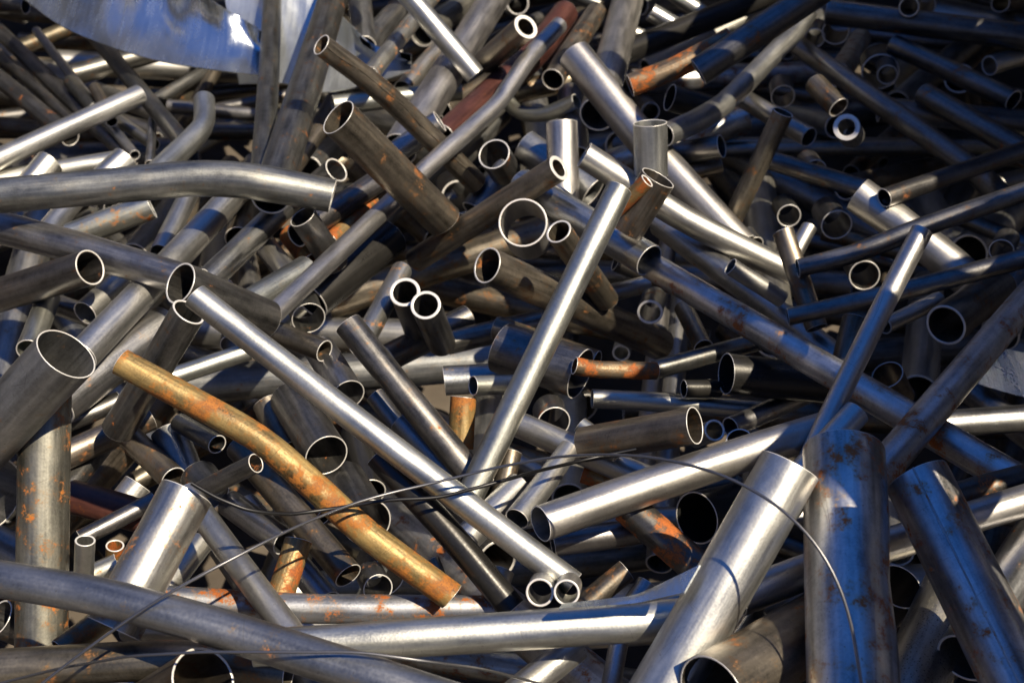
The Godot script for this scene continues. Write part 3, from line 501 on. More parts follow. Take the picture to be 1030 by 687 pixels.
	[-1.3883, -.2477, -.5674, -1.9303, -.2004, -.3327, .028],
	[-1.4195, -.0914, -1.3453, -1.136, -.1518, -.9626, .028],
	[.1444, -.09, -.3786, -.024, .101, .4711, .014],
	[-1.3631, -.1106, -.7313, -.7081, -.1317, -.2767, .028],
	[1.1685, .0506, -3.1614, .5738, .0554, -2.7156, .014],
	[-2.0798, -.2424, -3.0179, -1.2527, -.4236, -2.927, .022],
	[1.3441, -.0866, -.594, .6046, -.2469, .0034, .014],
	[-1.9788, -.0714, -.1717, -1.6175, -.0612, .1835, .022],
	[.522, -.1607, -.2949, .085, -.2285, -.0565, .035],
	[2.3215, .0045, -.7837, 1.357, -.119, -.6146, .028],
	[-1.3913, -.048, -1.8911, -1.8283, -.0803, -1.2665, .035],
	[-.84, -.0255, -4.097, -.0763, .0946, -3.4681, .014],
	[-.7718, -.097, -.6365, -.2424, -.1473, -.2782, .028],
	[-1.5382, -.1122, -2.2514, -1.9255, -.0126, -1.9036, .028],
	[-.7185, -.1138, -2.7621, -1.2179, -.0863, -2.6159, .035],
	[-1.4676, .1177, -1.6405, -1.7218, -.5316, -.9501, .014],
	[-1.9615, -.1858, -.8093, -1.6159, -.148, -.3786, .035],
	[.8379, -.2972, -.2602, .2177, -.2821, .3189, .014],
	[-1.1554, -.0156, -2.521, -1.8323, -.0668, -2.2915, .028],
	[-1.3844, -.3158, -.5259, -.9726, -.3502, -.2384, .022],
	[-.0051, -.0281, -.2021, -.8736, -.0292, .1558, .018],
	[.0499, -.1064, -3.5722, .2841, -.2054, -2.8464, .018],
	[-.865, -.2117, -2.6189, -.0771, -.1488, -2.4773, .035],
	[-.9767, -.1806, -2.9859, -.733, -.2171, -2.6301, .035],
	[-2.0177, -.3507, -3.3094, -1.6078, -.3425, -3.1148, .014],
	[-.9747, .1252, -.316, -.2205, -.0081, .1445, .035],
	[1.7281, -.2534, -3.3108, 1.1888, -.2047, -3.204, .035],
	[.8038, .001, -1.634, 1.0245, -.1041, -1.2378, .018],
	[2.2171, .0472, -.6309, 1.4283, -.0479, -.6104, .035],
	[-1.7505, .0072, -.8198, -2.0025, .1055, -.4272, .018],
	[-.7441, .0592, -1.4217, -.895, -.1472, -.6403, .028],
	[1.0616, -.3664, -1.6161, 1.4341, -.2769, -1.4272, .014],
	[1.7475, -.2816, -.392, 1.8012, -.1311, .4548, .028],
	[.0411, .0118, -3.7269, -.163, .0415, -3.2295, .035],
	[.4628, -.2683, -3.4445, .6408, -.205, -2.966, .018],
	[1.7303, .0452, -1.5712, 1.0343, -.1231, -1.0836, .014],
	[-1.0349, -.1037, -.3, -.2617, -.0438, .2404, .028],
	[2.0057, -.1422, -1.9563, 1.5978, -.112, -1.0649, .018],
	[-.7892, -.3363, -3.7791, -.5812, -.2569, -3.3478, .028],
	[-1.1966, -.2431, -3.9905, -1.0407, -.2104, -3.2065, .035],
	[1.5508, .0611, -2.0475, 1.3287, .0516, -1.4305, .028],
	[-.5586, -.0159, -2.8193, -.5472, .0296, -2.4107, .018],
	[1.0614, -.0274, -3.8664, .5124, .0894, -3.7013, .014],
	[-.8052, -.036, -3.3823, -.3832, -.0601, -2.5495, .022],
	[1.8633, -.4142, -3.7421, .9359, -.2477, -3.6876, .028],
	[-.0331, .0087, -2.8353, .2738, -.0398, -2.3574, .018],
	[-1.156, -.1499, -1.9838, -1.6308, -.0753, -1.7683, .014],
	[.2638, .0697, -2.7719, -.3851, .0021, -2.3705, .028],
	[-.5991, -.1671, -3.5053, -1.2394, -.0569, -3.3898, .022],
	[-1.691, -.1505, -1.3613, -1.284, -.1992, -1.249, .014],
	[.6071, -.0279, -3.5583, .7028, .0331, -3.102, .022],
	[1.0535, -.0387, -.5758, 1.5297, -.0454, -.4592, .035],
	[1.0637, .0176, -1.4703, 1.5343, .0809, -1.3007, .018],
	[.2259, -.0913, -3.2875, .3417, -.0076, -2.9081, .035],
	[-1.7947, -.3115, -3.8669, -1.9356, -.313, -2.9843, .028],
	[.6805, -.0551, -1.2801, 1.4906, .1375, -.9749, .035],
	[-.8032, -.2869, -3.7236, -1.0084, -.2566, -3.0773, .028],
	[-.0576, -.0289, -3.3485, -.4267, .0173, -2.7536, .035],
	[1.3051, -.1294, -.3137, 1.6844, -.3435, .1926, .035],
	[1.733, -.0079, -1.1493, 1.9138, -.0961, -.7937, .035],
	[1.5804, -.2629, -3.1953, 1.6981, -.1495, -2.7062, .014],
	[-1.9723, -.1886, -1.1872, -1.241, -.3172, -.5271, .014],
	[-1.4942, .0807, -3.2199, -1.7045, -.0502, -2.6048, .035],
	[1.786, -.2253, -3.0317, 2.0033, -.1909, -2.6457, .014],
	[1.4471, .0304, -.379, 2.2318, .0563, .2334, .035],
	[.5198, -.2999, -.6429, .7672, -.2542, .1696, .014],
	[1.4897, -.0502, -2.6968, .7258, -.193, -2.5911, .014],
	[1.1841, -.3936, -2.4671, 1.464, -.2728, -2.1079, .022],
	[-.7331, -.058, -2.8242, -1.2728, -.2133, -2.8007, .022],
	[1.3263, -.0961, -3.139, 2.2188, -.1386, -2.7948, .018],
	[1.4438, -.1969, -3.7174, 1.1833, -.2211, -3.3139, .028],
	[-.0342, -.2862, -2.6226, -.4282, -.3263, -2.2892, .018],
	[-2.1496, -.0423, -1.3947, -1.5846, .1404, -.6984, .018],
	[-1.2533, -.3502, -1.7878, -1.9903, -.0434, -1.3269, .035],
	[-1.4897, -.1831, -1.6389, -1.1155, -.107, -1.2254, .028],
	[.4634, -.0541, -3.826, .6385, -.1554, -3.4435, .022],
	[1.4897, .0329, -.7542, 1.6699, -.0004, -.3842, .022],
	[-1.5573, .013, -2.2041, -1.1846, .0156, -1.9788, .014],
	[1.2466, -.1213, -3.3219, 1.1087, -.1302, -2.8901, .035],
	[-2.0784, -.1557, -3.1546, -1.0867, -.1089, -3.0817, .018],
	[.7993, -.0156, -3.0063, 1.3006, .1229, -2.5203, .028],
	[.1575, .0794, -3.106, .3637, -.0464, -2.343, .014],
	[1.3243, -.3423, -3.4353, 1.8697, -.2846, -3.2347, .022],
	[1.6225, -.3038, -1.1608, 2.0512, -.3143, -1.0811, .018],
	[-.9104, -.0972, -3.1562, -1.3061, -.0743, -2.8887, .022],
	[-1.2046, -.1259, -.2652, -1.2631, -.1831, .1615, .018],
	[.6502, -.1634, -4.011, .1323, -.1366, -3.5677, .018],
	[-1.8457, -.1751, -1.382, -1.6892, -.1244, -.6658, .018],
	[-1.6379, .0755, -3.0098, -1.7037, -.0427, -2.3745, .014],
	[1.6764, -.0039, -2.8142, 1.1562, -.1347, -2.7509, .035],
	[-1.4027, -.0402, -.3756, -1.148, -.1455, .034, .014],
	[-1.1591, -.0633, -2.2818, -1.6167, -.195, -2.046, .022],
	[-.2157, -.0262, -.5162, -1.0075, -.0452, -.4039, .022],
	[-1.2491, -.0122, -3.0774, -.5404, .1053, -2.6591, .028],
	[.7305, .0241, -2.5875, .2696, .0317, -2.2706, .035],
	[1.4985, -.0453, -3.2697, 2.0809, -.2113, -3.1405, .018],
	[.4179, -.1141, -3.3461, .6107, -.1605, -2.8761, .028],
	[.8054, -.0274, -.614, .8276, -.1448, -.018, .014],
	[1.9068, -.4533, -.3214, 1.0785, -.0922, -.2755, .018],
	[.3154, -.1265, -2.75, 1.0073, -.0057, -2.7419, .022],
	[1.3866, -.1737, -3.0082, 1.0863, -.3315, -2.1698, .018],
	[-1.1798, -.2756, -1.5909, -1.1168, -.2563, -1.1441, .014],
	[1.7793, -.1271, -2.2239, 1.1885, -.2029, -1.7186, .014],
	[1.6977, .1103, -3.3567, 1.7585, -.0384, -2.7318, .028],
	[-.7628, -.1862, -3.3622, -.342, -.1844, -3.1812, .035],
	[1.0236, -.0625, -3.4906, .823, -.0144, -3.0732, .014],
	[.709, -.261, -1.0262, .5571, -.1668, -.647, .014],
	[1.5782, -.1107, -1.4566, 1.1437, .1165, -.6488, .035],
	[1.0183, -.2225, -.2454, .3816, -.2483, .1725, .018],
	[-.7893, .0062, -3.9243, -1.2377, -.0397, -3.2816, .022],
	[1.1204, -.0915, -3.4751, .8931, -.0243, -2.9765, .018],
	[-.9946, -.2731, -.4579, -.1069, -.2622, -.402, .028],
	[1.1682, -.1799, -1.0973, .6063, -.2131, -1.026, .022],
	[1.7947, .0369, -2.5746, 1.1937, -.0045, -2.2724, .022],
	[-1.4138, -.0149, -1.2456, -1.8101, .0223, -.5251, .014],
	[.2589, -.0202, -3.2867, .73, -.0047, -2.9181, .014],
	[-1.2908, -.008, -3.3348, -1.5033, .0882, -2.7794, .035],
	[.0228, -.3685, -3.5476, .242, -.2871, -3.1997, .035],
	[.4459, .0871, -.2991, 1.0348, .0188, .2506, .014],
	[.0498, -.3904, -3.2571, -.8098, -.0682, -3.0466, .014],
	[-1.5968, -.3566, -2.7192, -1.518, -.3269, -2.1943, .022],
	[.6919, -.18, -.9301, .713, .0853, -.2892, .014],
	[-.1697, -.0692, -.3199, .4341, -.0736, .1614, .018],
	[1.4887, -.2755, -.8509, 2.0486, -.3449, -.3081, .028],
	[.5166, .0226, -3.5831, 1.1289, .018, -3.2474, .035],
	[.0657, -.2359, -.5711, .749, -.242, -.2814, .018],
	[.0619, -.2475, -.2944, -.8738, -.4309, -.2501, .014],
	[.5466, -.0441, -3.4972, .0521, .0333, -3.1738, .014],
	[.8773, -.2326, -2.5088, 1.5545, -.2211, -2.059, .035],
	[-1.6189, -.0354, -3.9758, -1.1371, .0189, -3.3039, .014],
	[1.261, .0931, -.2023, 1.884, .0061, .2957, .014],
	[.902, -.0701, -2.6937, 1.3796, -.131, -2.0869, .022],
	[1.8368, -.2963, -2.1107, 1.3788, -.2399, -1.3513, .022],
	[-1.6075, -.278, -4.2707, -1.9114, -.2987, -3.9741, .014],
	[1.3111, -.5839, -4.7911, .7849, -.515, -3.9601, .028],
	[-2.0644, -.2553, -2.5378, -1.6945, -.2398, -2.2396, .028],
	[-.7069, -.5184, -2.3902, -1.4337, -.4921, -2.2282, .028],
	[.5658, -.2634, -3.479, .5315, -.2611, -3.0313, .014],
	[-1.5267, -.3852, -2.7641, -1.4472, -.3843, -2.1914, .035],
	[-.4322, -.3289, -4.5962, -1.0658, -.3786, -4.4313, .035],
	[1.8083, -.3456, -4.6441, 2.445, -.3755, -4.0973, .022],
	[-.5641, -.4926, -1.9098, -1.0066, -.481, -1.2002, .022],
	[1.247, -.4888, -4.209, 1.6932, -.4843, -4.0533, .035],
	[-1.3396, -.4389, -3.7951, -2.1106, -.4313, -3.7835, .028],
	[1.808, -.3198, -1.5276, 1.5452, -.3222, -1.1456, .014],
	[-2.2929, -.5517, -3.6744, -2.059, -.5452, -3.2986, .014],
	[-.6751, -.299, -4.5081, -.5374, -.3098, -4.0651, .022],
	[-2.3524, -.5217, -3.3092, -1.7332, -.5669, -3.1886, .018],
	[1.9944, -.3223, -1.833, 1.88, -.3811, -1.2326, .022],
	[-2.0114, -.4727, -3.222, -1.8656, -.4838, -2.7668, .018],
	[-.4705, -.4881, -2.5418, -.5995, -.6077, -1.635, .035],
	[1.3316, -.3908, -3.2688, .6064, -.3272, -2.7797, .014],
	[1.7573, -.3732, -3.6369, 1.7214, -.4112, -3.0445, .035],
	[1.7824, -.2726, -2.8555, 2.4375, -.3241, -2.2499, .014],
	[1.1025, -.5443, -2.2059, .7175, -.5184, -2.0004, .028],
	[1.518, -.5308, -2.7898, 1.161, -.5734, -2.3437, .035],
	[-1.5387, -.4319, -4.3179, -.6832, -.3685, -4.3078, .035],
	[1.4523, -.5579, -4.7646, 1.8502, -.549, -4.2383, .028],
	[-2.1278, -.4092, -3.193, -1.8915, -.4072, -2.8606, .028],
	[.0224, -.4553, -3.1574, -.7091, -.4779, -3.013, .035],
	[-1.789, -.536, -2.4274, -2.3343, -.4937, -2.1453, .035],
	[.601, -.4838, -3.6563, .8601, -.5353, -3.001, .014],
	[1.8442, -.2802, -3.6271, 2.3528, -.2738, -3.2851, .014],
	[-.3969, -.5495, -2.7644, -.0538, -.5212, -2.1467, .035],
	[.2613, -.275, -1.6706, .1558, -.2392, -1.0194, .014],
	[2.0441, -.4946, -2.2157, 2.2537, -.5337, -1.3872, .018],
	[-1.1283, -.4996, -4.4167, -.1683, -.5171, -4.3292, .035],
	[1.6973, -.3458, -3.4987, 1.3849, -.3728, -3.0382, .028],
	[2.0912, -.5822, -2.6296, 1.7371, -.537, -2.0992, .022],
	[.5837, -.4714, -2.2936, .3516, -.4692, -1.8059, .028],
	[-1.0126, -.329, -4.2558, -1.2681, -.3172, -3.9392, .028],
	[-.7756, -.3972, -3.3832, -1.582, -.4618, -3.3406, .018],
	[.3981, -.4093, -3.807, .3744, -.379, -3.0828, .028],
	[-.0865, -.5561, -4.2077, -.8661, -.5053, -3.8085, .035],
	[1.9578, -.4639, -3.1492, 1.8838, -.4918, -2.5383, .022],
	[2.0415, -.5286, -1.5994, 1.6619, -.4997, -1.1821, .035],
	[2.2853, -.4071, -1.5457, 2.0165, -.4146, -1.2408, .014],
	[.6168, -.4809, -3.2943, 1.0378, -.495, -2.5674, .018],
	[-.3823, -.4217, -4.3929, .4633, -.4342, -4.302, .014],
	[1.7347, -.3412, -2.0116, 2.027, -.3837, -1.3505, .014],
	[-.5425, -.5615, -3.5264, -.0525, -.5322, -2.6586, .014],
	[-.8094, -.4784, -2.1377, -.2945, -.5017, -2.1245, .014],
	[.3257, -.3046, -3.7019, .6886, -.2964, -2.9331, .018],
	[.3521, -.5343, -2.8334, -.066, -.5549, -2.3485, .018],
	[-1.9526, -.5699, -3.0142, -1.1588, -.5112, -2.6216, .035],
	[.4379, -.5299, -4.5736, .6508, -.5355, -3.6111, .014],
	[-1.2004, -.4618, -4.7164, -1.7108, -.448, -4.363, .014],
	[1.683, -.3382, -3.0389, 2.2011, -.3139, -3.0236, .035],
	[-2.221, -.5316, -4.493, -2.114, -.5347, -3.6177, .014],
	[-.9748, -.4947, -3.6392, -1.1018, -.4935, -3.2093, .014],
	[2.312, -.2857, -1.8771, 1.9211, -.2381, -1.1832, .035],
	[.4275, -.4424, -3.9743, 1.1761, -.5118, -3.3581, .014],
	[2.1911, -.2563, -4.0708, 1.8443, -.2556, -3.7415, .035],
	[-.5269, -.3949, -3.7588, -.2178, -.3709, -3.3102, .022],
	[.5938, -.4018, -4.1183, 1.1404, -.3719, -3.5638, .014],
	[-1.5113, -.5211, -2.6377, -1.117, -.5538, -2.3919, .022],
	[-1.6559, -.4166, -1.9448, -1.9912, -.4207, -1.6349, .028],
	[1.0479, -.2323, -3.8178, 1.185, -.2544, -3.1346, .014],
	[-2.1067, -.5002, -3.4644, -2.2164, -.5092, -3.0471, .018],
	[-.6298, -.282, -3.7186, -.252, -.3097, -3.0795, .022],
	[-1.8616, -.3959, -4.6986, -1.624, -.3901, -4.0519, .018],
	[-.3475, -.5067, -3.7375, .0565, -.5195, -3.375, .035],
	[.7977, -.3357, -4.8647, .9439, -.2724, -4.1101, .035],
	[-1.8939, -.3894, -1.6104, -2.4721, -.444, -1.3329, .014],
	[-1.6663, -.2972, -4.4762, -2.1739, -.2938, -4.3586, .028],
	[-.389, -.5143, -3.8202, -1.1077, -.5333, -3.7039, .035],
	[-2.1994, -.33, -4.1055, -1.9499, -.322, -3.7433, .014],
	[.6474, -.4906, -3.9628, .7992, -.5389, -3.225, .018],
	[1.8531, -.2849, -3.4195, 2.0573, -.2476, -2.7916, .018],
	[1.5184, -.3693, -3.9722, 1.1714, -.378, -3.5429, .018],
	[-.4247, -.2588, -4.5699, -.6952, -.2642, -4.1957, .018],
	[-1.9828, -.388, -3.5854, -1.5276, -.4556, -2.7074, .014],
	[-1.1934, -.4706, -3.7422, -1.7911, -.4697, -3.4448, .014],
	[.2065, -.2422, -4.0258, .6435, -.2745, -3.8554, .035],
	[-1.5479, -.4934, -3.6069, -1.5612, -.5315, -2.8501, .014],
	[-1.7306, -.5384, -4.4509, -1.3667, -.5616, -3.6417, .014],
	[.5386, -.4798, -3.5163, .2782, -.4678, -2.9517, .014],
	[-.2549, -.3151, -4.6814, -.0514, -.3383, -3.8548, .014],
	[-1.9233, -.5135, -2.0386, -2.0375, -.5632, -1.3353, .028],
	[.1894, -.4279, -4.6694, .6135, -.4326, -4.5161, .022],
	[-1.2904, -.5313, -4.6422, -2.0443, -.4799, -4.1409, .014],
	[-1.9155, -.4671, -2.7894, -1.6359, -.4771, -2.3133, .022],
	[-1.031, -.5371, -2.3501, -.8578, -.5412, -1.9724, .014],
	[-1.0751, -.4634, -4.3298, -1.9256, -.4879, -3.9718, .022],
	[-1.4469, -.5105, -4.1276, -.9738, -.5031, -3.9165, .035],
	[-1.0717, -.5642, -1.705, -.5091, -.5477, -1.0607, .018],
	[1.6363, -.4014, -4.2948, 2.3833, -.4538, -3.8147, .022],
	[.4877, -.2519, -3.0377, .9763, -.2925, -2.7916, .018],
	[2.1861, -.2461, -1.7666, 1.7151, -.252, -1.2316, .028],
	[-1.0019, -.5363, -3.1536, -.9658, -.5432, -2.5311, .022],
	[1.9588, -.358, -2.5784, 1.1285, -.4008, -2.3316, .018],
	[-1.6407, -.2525, -3.7351, -1.6357, -.2436, -2.7534, .014],
	[1.0086, -.4271, -1.7246, 1.5909, -.4249, -1.7221, .014],
	[.0383, -.2446, -4.5192, .5275, -.236, -4.0256, .022],
	[-.2563, -.4598, -1.5987, -.7451, -.4681, -1.1228, .028],
	[.9112, -.5165, -3.4172, 1.5057, -.5545, -3.2168, .018],
	[1.8197, -.516, -3.9587, 1.3291, -.5404, -3.8967, .028],
	[.1644, -.3305, -4.0999, -.2082, -.3092, -3.9386, .018],
	[1.7702, -.3974, -2.0297, 1.5518, -.3885, -1.0946, .018],
	[2.1202, -.2853, -4.8763, 2.2739, -.3243, -4.1634, .028],
	[2.2609, -.2679, -3.2118, 1.7784, -.2976, -2.9104, .014],
	[-1.766, -.3664, -4.5388, -2.1519, -.3878, -4.1655, .014],
	[.47, -.3555, -3.7549, .6654, -.3682, -3.3975, .018],
	[.6173, -.2965, -3.5819, .9555, -.3261, -3.1597, .018],
	[-.3295, -.273, -4.6773, -.661, -.2265, -3.8955, .018],
	[-.5053, -.4138, -4.5267, -.0123, -.4163, -3.9165, .014],
	[1.3395, -.3329, -2.7398, 2.0664, -.366, -2.5692, .014],
	[-1.6233, -.2018, -3.4086, -2.2591, -.2996, -3.2407, .014],
	[-1.8015, -.352, -3.4756, -2.2653, -.3626, -3.2063, .018],
	[1.493, -.5117, -3.2578, 1.6721, -.5156, -2.7106, .018],
	[-.326, -.3712, -1.9309, .1207, -.3588, -1.7037, .018],
	[1.901, -.4849, -3.6421, 2.4192, -.5078, -2.8438, .035],
	[-1.4294, -.2779, -3.9289, -1.323, -.3223, -3.4462, .014],
	[2.0291, -.291, -4.7235, 2.344, -.2666, -4.1822, .014],
	[.3589, -.4536, -4.2058, .7561, -.434, -4.0158, .022],
	[1.8518, -.3513, -4.9112, 1.6739, -.3038, -4.1362, .028],
	[-2.3614, -.3903, -4.2916, -1.8481, -.3655, -3.883, .022],
	[.027, -.2881, -4.433, .1744, -.2852, -3.7989, .018],
	[-2.3827, -.5141, -1.5971, -1.8498, -.4717, -1.1582, .035],
	[1.6552, -.2838, -2.5808, 1.3535, -.2836, -2.2399, .018],
	[-1.2821, -.4709, -3.3318, -1.7963, -.5018, -3.0685, .022],
	[-1.4095, -.396, -3.7356, -1.9804, -.3935, -3.0183, .018],
	[.1309, -.5565, -4.1368, .5557, -.4974, -3.5402, .028],
	[1.7863, -.4881, -1.9165, 1.2942, -.4809, -1.4845, .035],
	[-1.079, -.2713, -1.6871, -1.3936, -.2816, -1.2713, .018],
	[.0224, -.4398, -3.2284, -.6173, -.3991, -3.1319, .018],
	[1.3753, -.4599, -3.3633, 1.5915, -.3946, -2.594, .018],
	[.4623, -.5266, -4.7692, .2249, -.5353, -4.3827, .018],
	[1.0639, -.3995, -4.0947, 1.5656, -.4194, -3.9749, .022],
	[-2.274, -.3197, -2.7094, -1.9143, -.3441, -2.5226, .035],
	[1.1725, -.2867, -3.2555, 1.7067, -.3525, -2.8238, .018],
	[1.4688, -.4145, -2.7885, .9503, -.3661, -2.5792, .018],
	[1.7231, -.4311, -3.9761, 1.5326, -.4295, -2.9993, .022],
	[-2.4949, -.502, -1.7486, -1.8466, -.4298, -1.1646, .018],
	[-1.2592, -.2721, -2.143, -2.1073, -.2454, -1.8422, .014],
	[.5741, -.4922, -3.849, 1.0095, -.4395, -3.3127, .018],
	[-2.0276, -.3005, -2.8024, -1.5633, -.2728, -2.0241, .018],
	[2.315, -.3497, -2.6552, 1.9262, -.4017, -2.0649, .018],
	[1.9233, -.3906, -3.5542, 1.8251, -.4044, -2.9372, .014],
	[1.8215, -.4525, -1.9333, 1.8629, -.4472, -1.2867, .018],
	[1.1463, -.5564, -3.7225, .6581, -.5476, -2.8873, .018],
	[1.8959, -.28, -2.7799, 2.3346, -.291, -2.7109, .014],
	[-1.5238, -.4019, -4.7163, -1.6155, -.4032, -4.2132, .028],
	[-1.271, -.3055, -1.4347, -1.6435, -.3159, -1.2873, .018],
	[-1.355, -.2821, -4.1754, -.6557, -.2473, -3.8203, .018],
	[-.9396, -.5121, -4.9174, -1.6683, -.4748, -4.2478, .022],
	[1.5812, -.2576, -4.7487, 1.48, -.2897, -4.2888, .028],
	[1.888, -.2434, -2.7821, 1.4554, -.2387, -2.348, .028],
	[1.1115, -.5506, -3.9375, 1.4881, -.5358, -3.8024, .014],
	[.5391, -.5516, -3.2288, -.1393, -.5565, -3.113, .022],
	[-2.3657, -.2191, -4.6261, -1.8967, -.2623, -4.2963, .022],
	[.1399, -.3701, -4.3015, -.5453, -.3699, -4.224, .035],
	[-1.8443, -.4585, -3.5591, -1.3022, -.4442, -3.5052, .022],
	[-1.6149, -.5408, -4.6919, -1.5887, -.5416, -4.2745, .018],
	[-1.8238, -.5533, -4.5384, -2.24, -.4935, -3.9307, .022],
	[-2.0442, -.4299, -2.6817, -1.9539, -.4664, -2.0205, .035],
	[.7201, -.3354, -4.3846, 1.097, -.2871, -3.5258, .014],
	[-1.8199, -.3989, -2.9217, -1.8013, -.4637, -2.2058, .022],
	[-.3836, -.508, -1.5236, -.0515, -.4887, -1.2635, .022],
	[1.4695, -.3177, -4.4997, 1.3754, -.32, -3.7276, .022],
	[1.4559, -.3362, -4.5811, 1.3973, -.4201, -3.6198, .014],
	[1.5708, -.368, -4.711, 1.2403, -.3266, -4.2711, .014],
	[.8871, -.4576, -3.6466, 1.4351, -.4126, -3.507, .035],
	[-1.8146, -.4705, -1.8675, -1.5364, -.4987, -.9586, .014],
	[1.4433, -.5091, -4.9142, 1.247, -.4944, -4.2708, .028],
	[1.738, -.4017, -2.9454, 2.2883, -.3516, -2.4042, .014],
	[-1.3019, -.4673, -1.7789, -1.297, -.484, -1.1286, .018],
	[-2.3474, -.3535, -1.7162, -1.896, -.3518, -1.6839, .035],
	[-.2873, -.5236, -2.9195, -.8372, -.5314, -2.8012, .035],
	[-2.0658, -.3628, -4.5503, -1.8277, -.3261, -4.2131, .018],
	[.2803, -.318, -3.8101, -.1209, -.3044, -3.5198, .018],
	[.161, -.3119, -4.6737, .2866, -.3117, -4.1227, .014],
	[.5259, -.2738, -4.4559, .7213, -.2652, -3.784, .018],
	[1.9113, -.5281, -3.8368, 1.3572, -.5051, -3.1746, .022],
	[-1.488, -.4488, -1.9759, -1.4436, -.4509, -1.0893, .018],
	[.1158, -.4857, -1.843, .0657, -.4624, -1.3075, .018],
	[1.3364, -.4132, -4.6775, .7881, -.4021, -4.3644, .014],
	[1.7953, -.4553, -2.2169, .9018, -.5297, -1.9297, .022],
	[1.7611, -.2573, -1.9371, 1.8463, -.2723, -1.4288, .014],
	[.7897, -.5224, -3.4271, 1.1343, -.4528, -2.7811, .018],
	[-1.1777, -.5522, -4.2225, -1.8255, -.5595, -3.7245, .014],
	[-1.5943, -.2947, -4.3157, -2.3119, -.3016, -3.6497, .022],
	[-1.5253, -.5094, -4.0593, -1.4341, -.4874, -3.5351, .014],
	[-.9728, -.5321, -2.0882, -.7564, -.5227, -1.4841, .018],
	[-1.075, -.5024, -1.8643, -1.8897, -.5173, -1.823, .014],
	[-1.3962, -.5037, -3.9222, -1.1648, -.4876, -3.4579, .018],
	[1.0479, -.4803, -2.6363, 1.45, -.5, -2.5378, .018],
	[-.5088, -.3997, -3.9414, -.021, -.3959, -3.4366, .035],
	[1.8471, -.3762, -4.4275, 1.1543, -.3738, -4.3196, .018],
	[2.1783, -.3234, -1.6212, 1.6239, -.2977, -1.1954, .022],
	[.5576, -.334, -3.4837, .4891, -.3467, -3.0213, .028],
	[-1.4345, -.4923, -2.1848, -1.4084, -.4823, -1.7, .018],
	[.984, -.5325, -3.8915, 1.4507, -.5307, -3.56, .028],
	[-.3315, -.4529, -2.8487, -.9584, -.4593, -2.7546, .022],
	[.2607, -.4167, -3.2372, -.2096, -.4465, -2.811, .018],
	[.4363, -.5458, -2.4418, .6144, -.5615, -1.8968, .035],
	[.4639, -.238, -3.5584, .0739, -.2497, -3.2922, .035],
	[-1.6826, -.4352, -4.9013, -1.8006, -.4516, -4.1624, .014],
	[-1.5802, -.4152, -2.3727, -1.2849, -.3798, -1.756, .014],
	[1.5409, -.4394, -4.4471, 1.8989, -.4434, -4.2126, .014],
	[1.4891, -.2492, -4.3634, 1.1917, -.2545, -3.4915, .014],
	[.4809, -.5399, -2.9521, .4159, -.5401, -2.4343, .014],
	[1.9046, -.5399, -3.9892, 2.2954, -.5203, -3.1804, .018],
	[1.7045, -.3377, -3.724, 2.6057, -.3054, -3.5413, .022],
	[-.6046, -.222, -4.365, .2688, -.28, -4.3132, .014],
	[-1.0681, -.2902, -3.4603, -1.3852, -.3383, -2.9456, .028],
	[-1.4348, -.2805, -4.4917, -1.8993, -.2868, -4.1299, .018],
	[1.565, -.3179, -2.5744, 1.9035, -.3723, -1.7851, .028],
	[1.677, -.4648, -1.4693, 1.0721, -.4898, -1.3065, .028],
	[-.1483, -.5506, -4.75, .0079, -.5355, -4.3092, .014],
	[1.7487, -.2848, -2.5725, 2.1133, -.2274, -1.9367, .022],
	[.1386, -.3607, -2.9251, -.3021, -.3176, -2.6223, .022],
	[-.3143, -.2941, -3.9462, -.0428, -.2785, -3.3273, .028],
	[-.5276, -.3216, -1.6905, -.782, -.2924, -1.1377, .028],
	[-1.1128, -.3231, -1.823, -1.1841, -.3613, -1.4032, .022],
	[1.8405, -.4968, -3.2772, 2.0181, -.518, -2.8836, .018],
	[-1.3991, -.2931, -3.0121, -1.3172, -.3441, -2.5984, .014],
	[-.9347, -.566, -3.3388, -.8992, -.5521, -2.8767, .028],
	[-1.9533, -.3784, -2.2236, -1.8211, -.3687, -1.4527, .018],
	[-.2655, -.4622, -3.6408, .026, -.4551, -3.2308, .014],
	[-1.0506, -.5115, -2.2595, -1.0334, -.5137, -1.4234, .018],
	[-.764, -.331, -3.422, -1.3371, -.3163, -2.9348, .018],
	[-1.3767, -.3851, -3.2401, -.7668, -.3628, -3.0762, .022],
	[-.2261, -.593, -2.2869, .1199, -.5234, -1.5116, .028],
	[1.9684, -.5513, -3.5509, 2.176, -.5568, -3.1422, .028],
	[.3689, -.4915, -4.6435, -.1845, -.5286, -4.507, .018],
	[-1.7031, -.4252, -2.2882, -1.3813, -.402, -1.7404, .028],
	[.4075, -.4988, -3.1964, .8333, -.5285, -2.3519, .014],
	[.4627, -.4498, -3.8032, 1.1078, -.3869, -3.1408, .022],
	[-2.0309, -.2761, -1.6833, -2.2467, -.2223, -1.1941, .028],
	[-.9454, -.3016, -3.835, -.4142, -.2809, -3.7451, .014],
	[-1.7293, -.3059, -4.7035, -2.4349, -.3394, -4.4559, .028],
	[-2.3305, -.334, -3.0717, -1.9213, -.3437, -2.7351, .035],
	[.8054, -.2698, -3.0488, 1.0442, -.2707, -2.6466, .014],
	[-2.2486, -.3177, -2.5482, -1.792, -.3044, -2.2612, .014],
	[-1.2092, -.5104, -3.0977, -1.024, -.5142, -2.6112, .014],
	[-1.3829, -.5114, -3.7233, -2.1076, -.473, -3.6186, .014],
	[-1.4339, -.5672, -4.4106, -.8009, -.5396, -4.1519, .014],
	[1.7554, -.2771, -2.9626, 1.3088, -.2546, -2.5755, .028],
	[1.3493, -.5637, -3.2311, 1.8927, -.5372, -2.8873, .028],
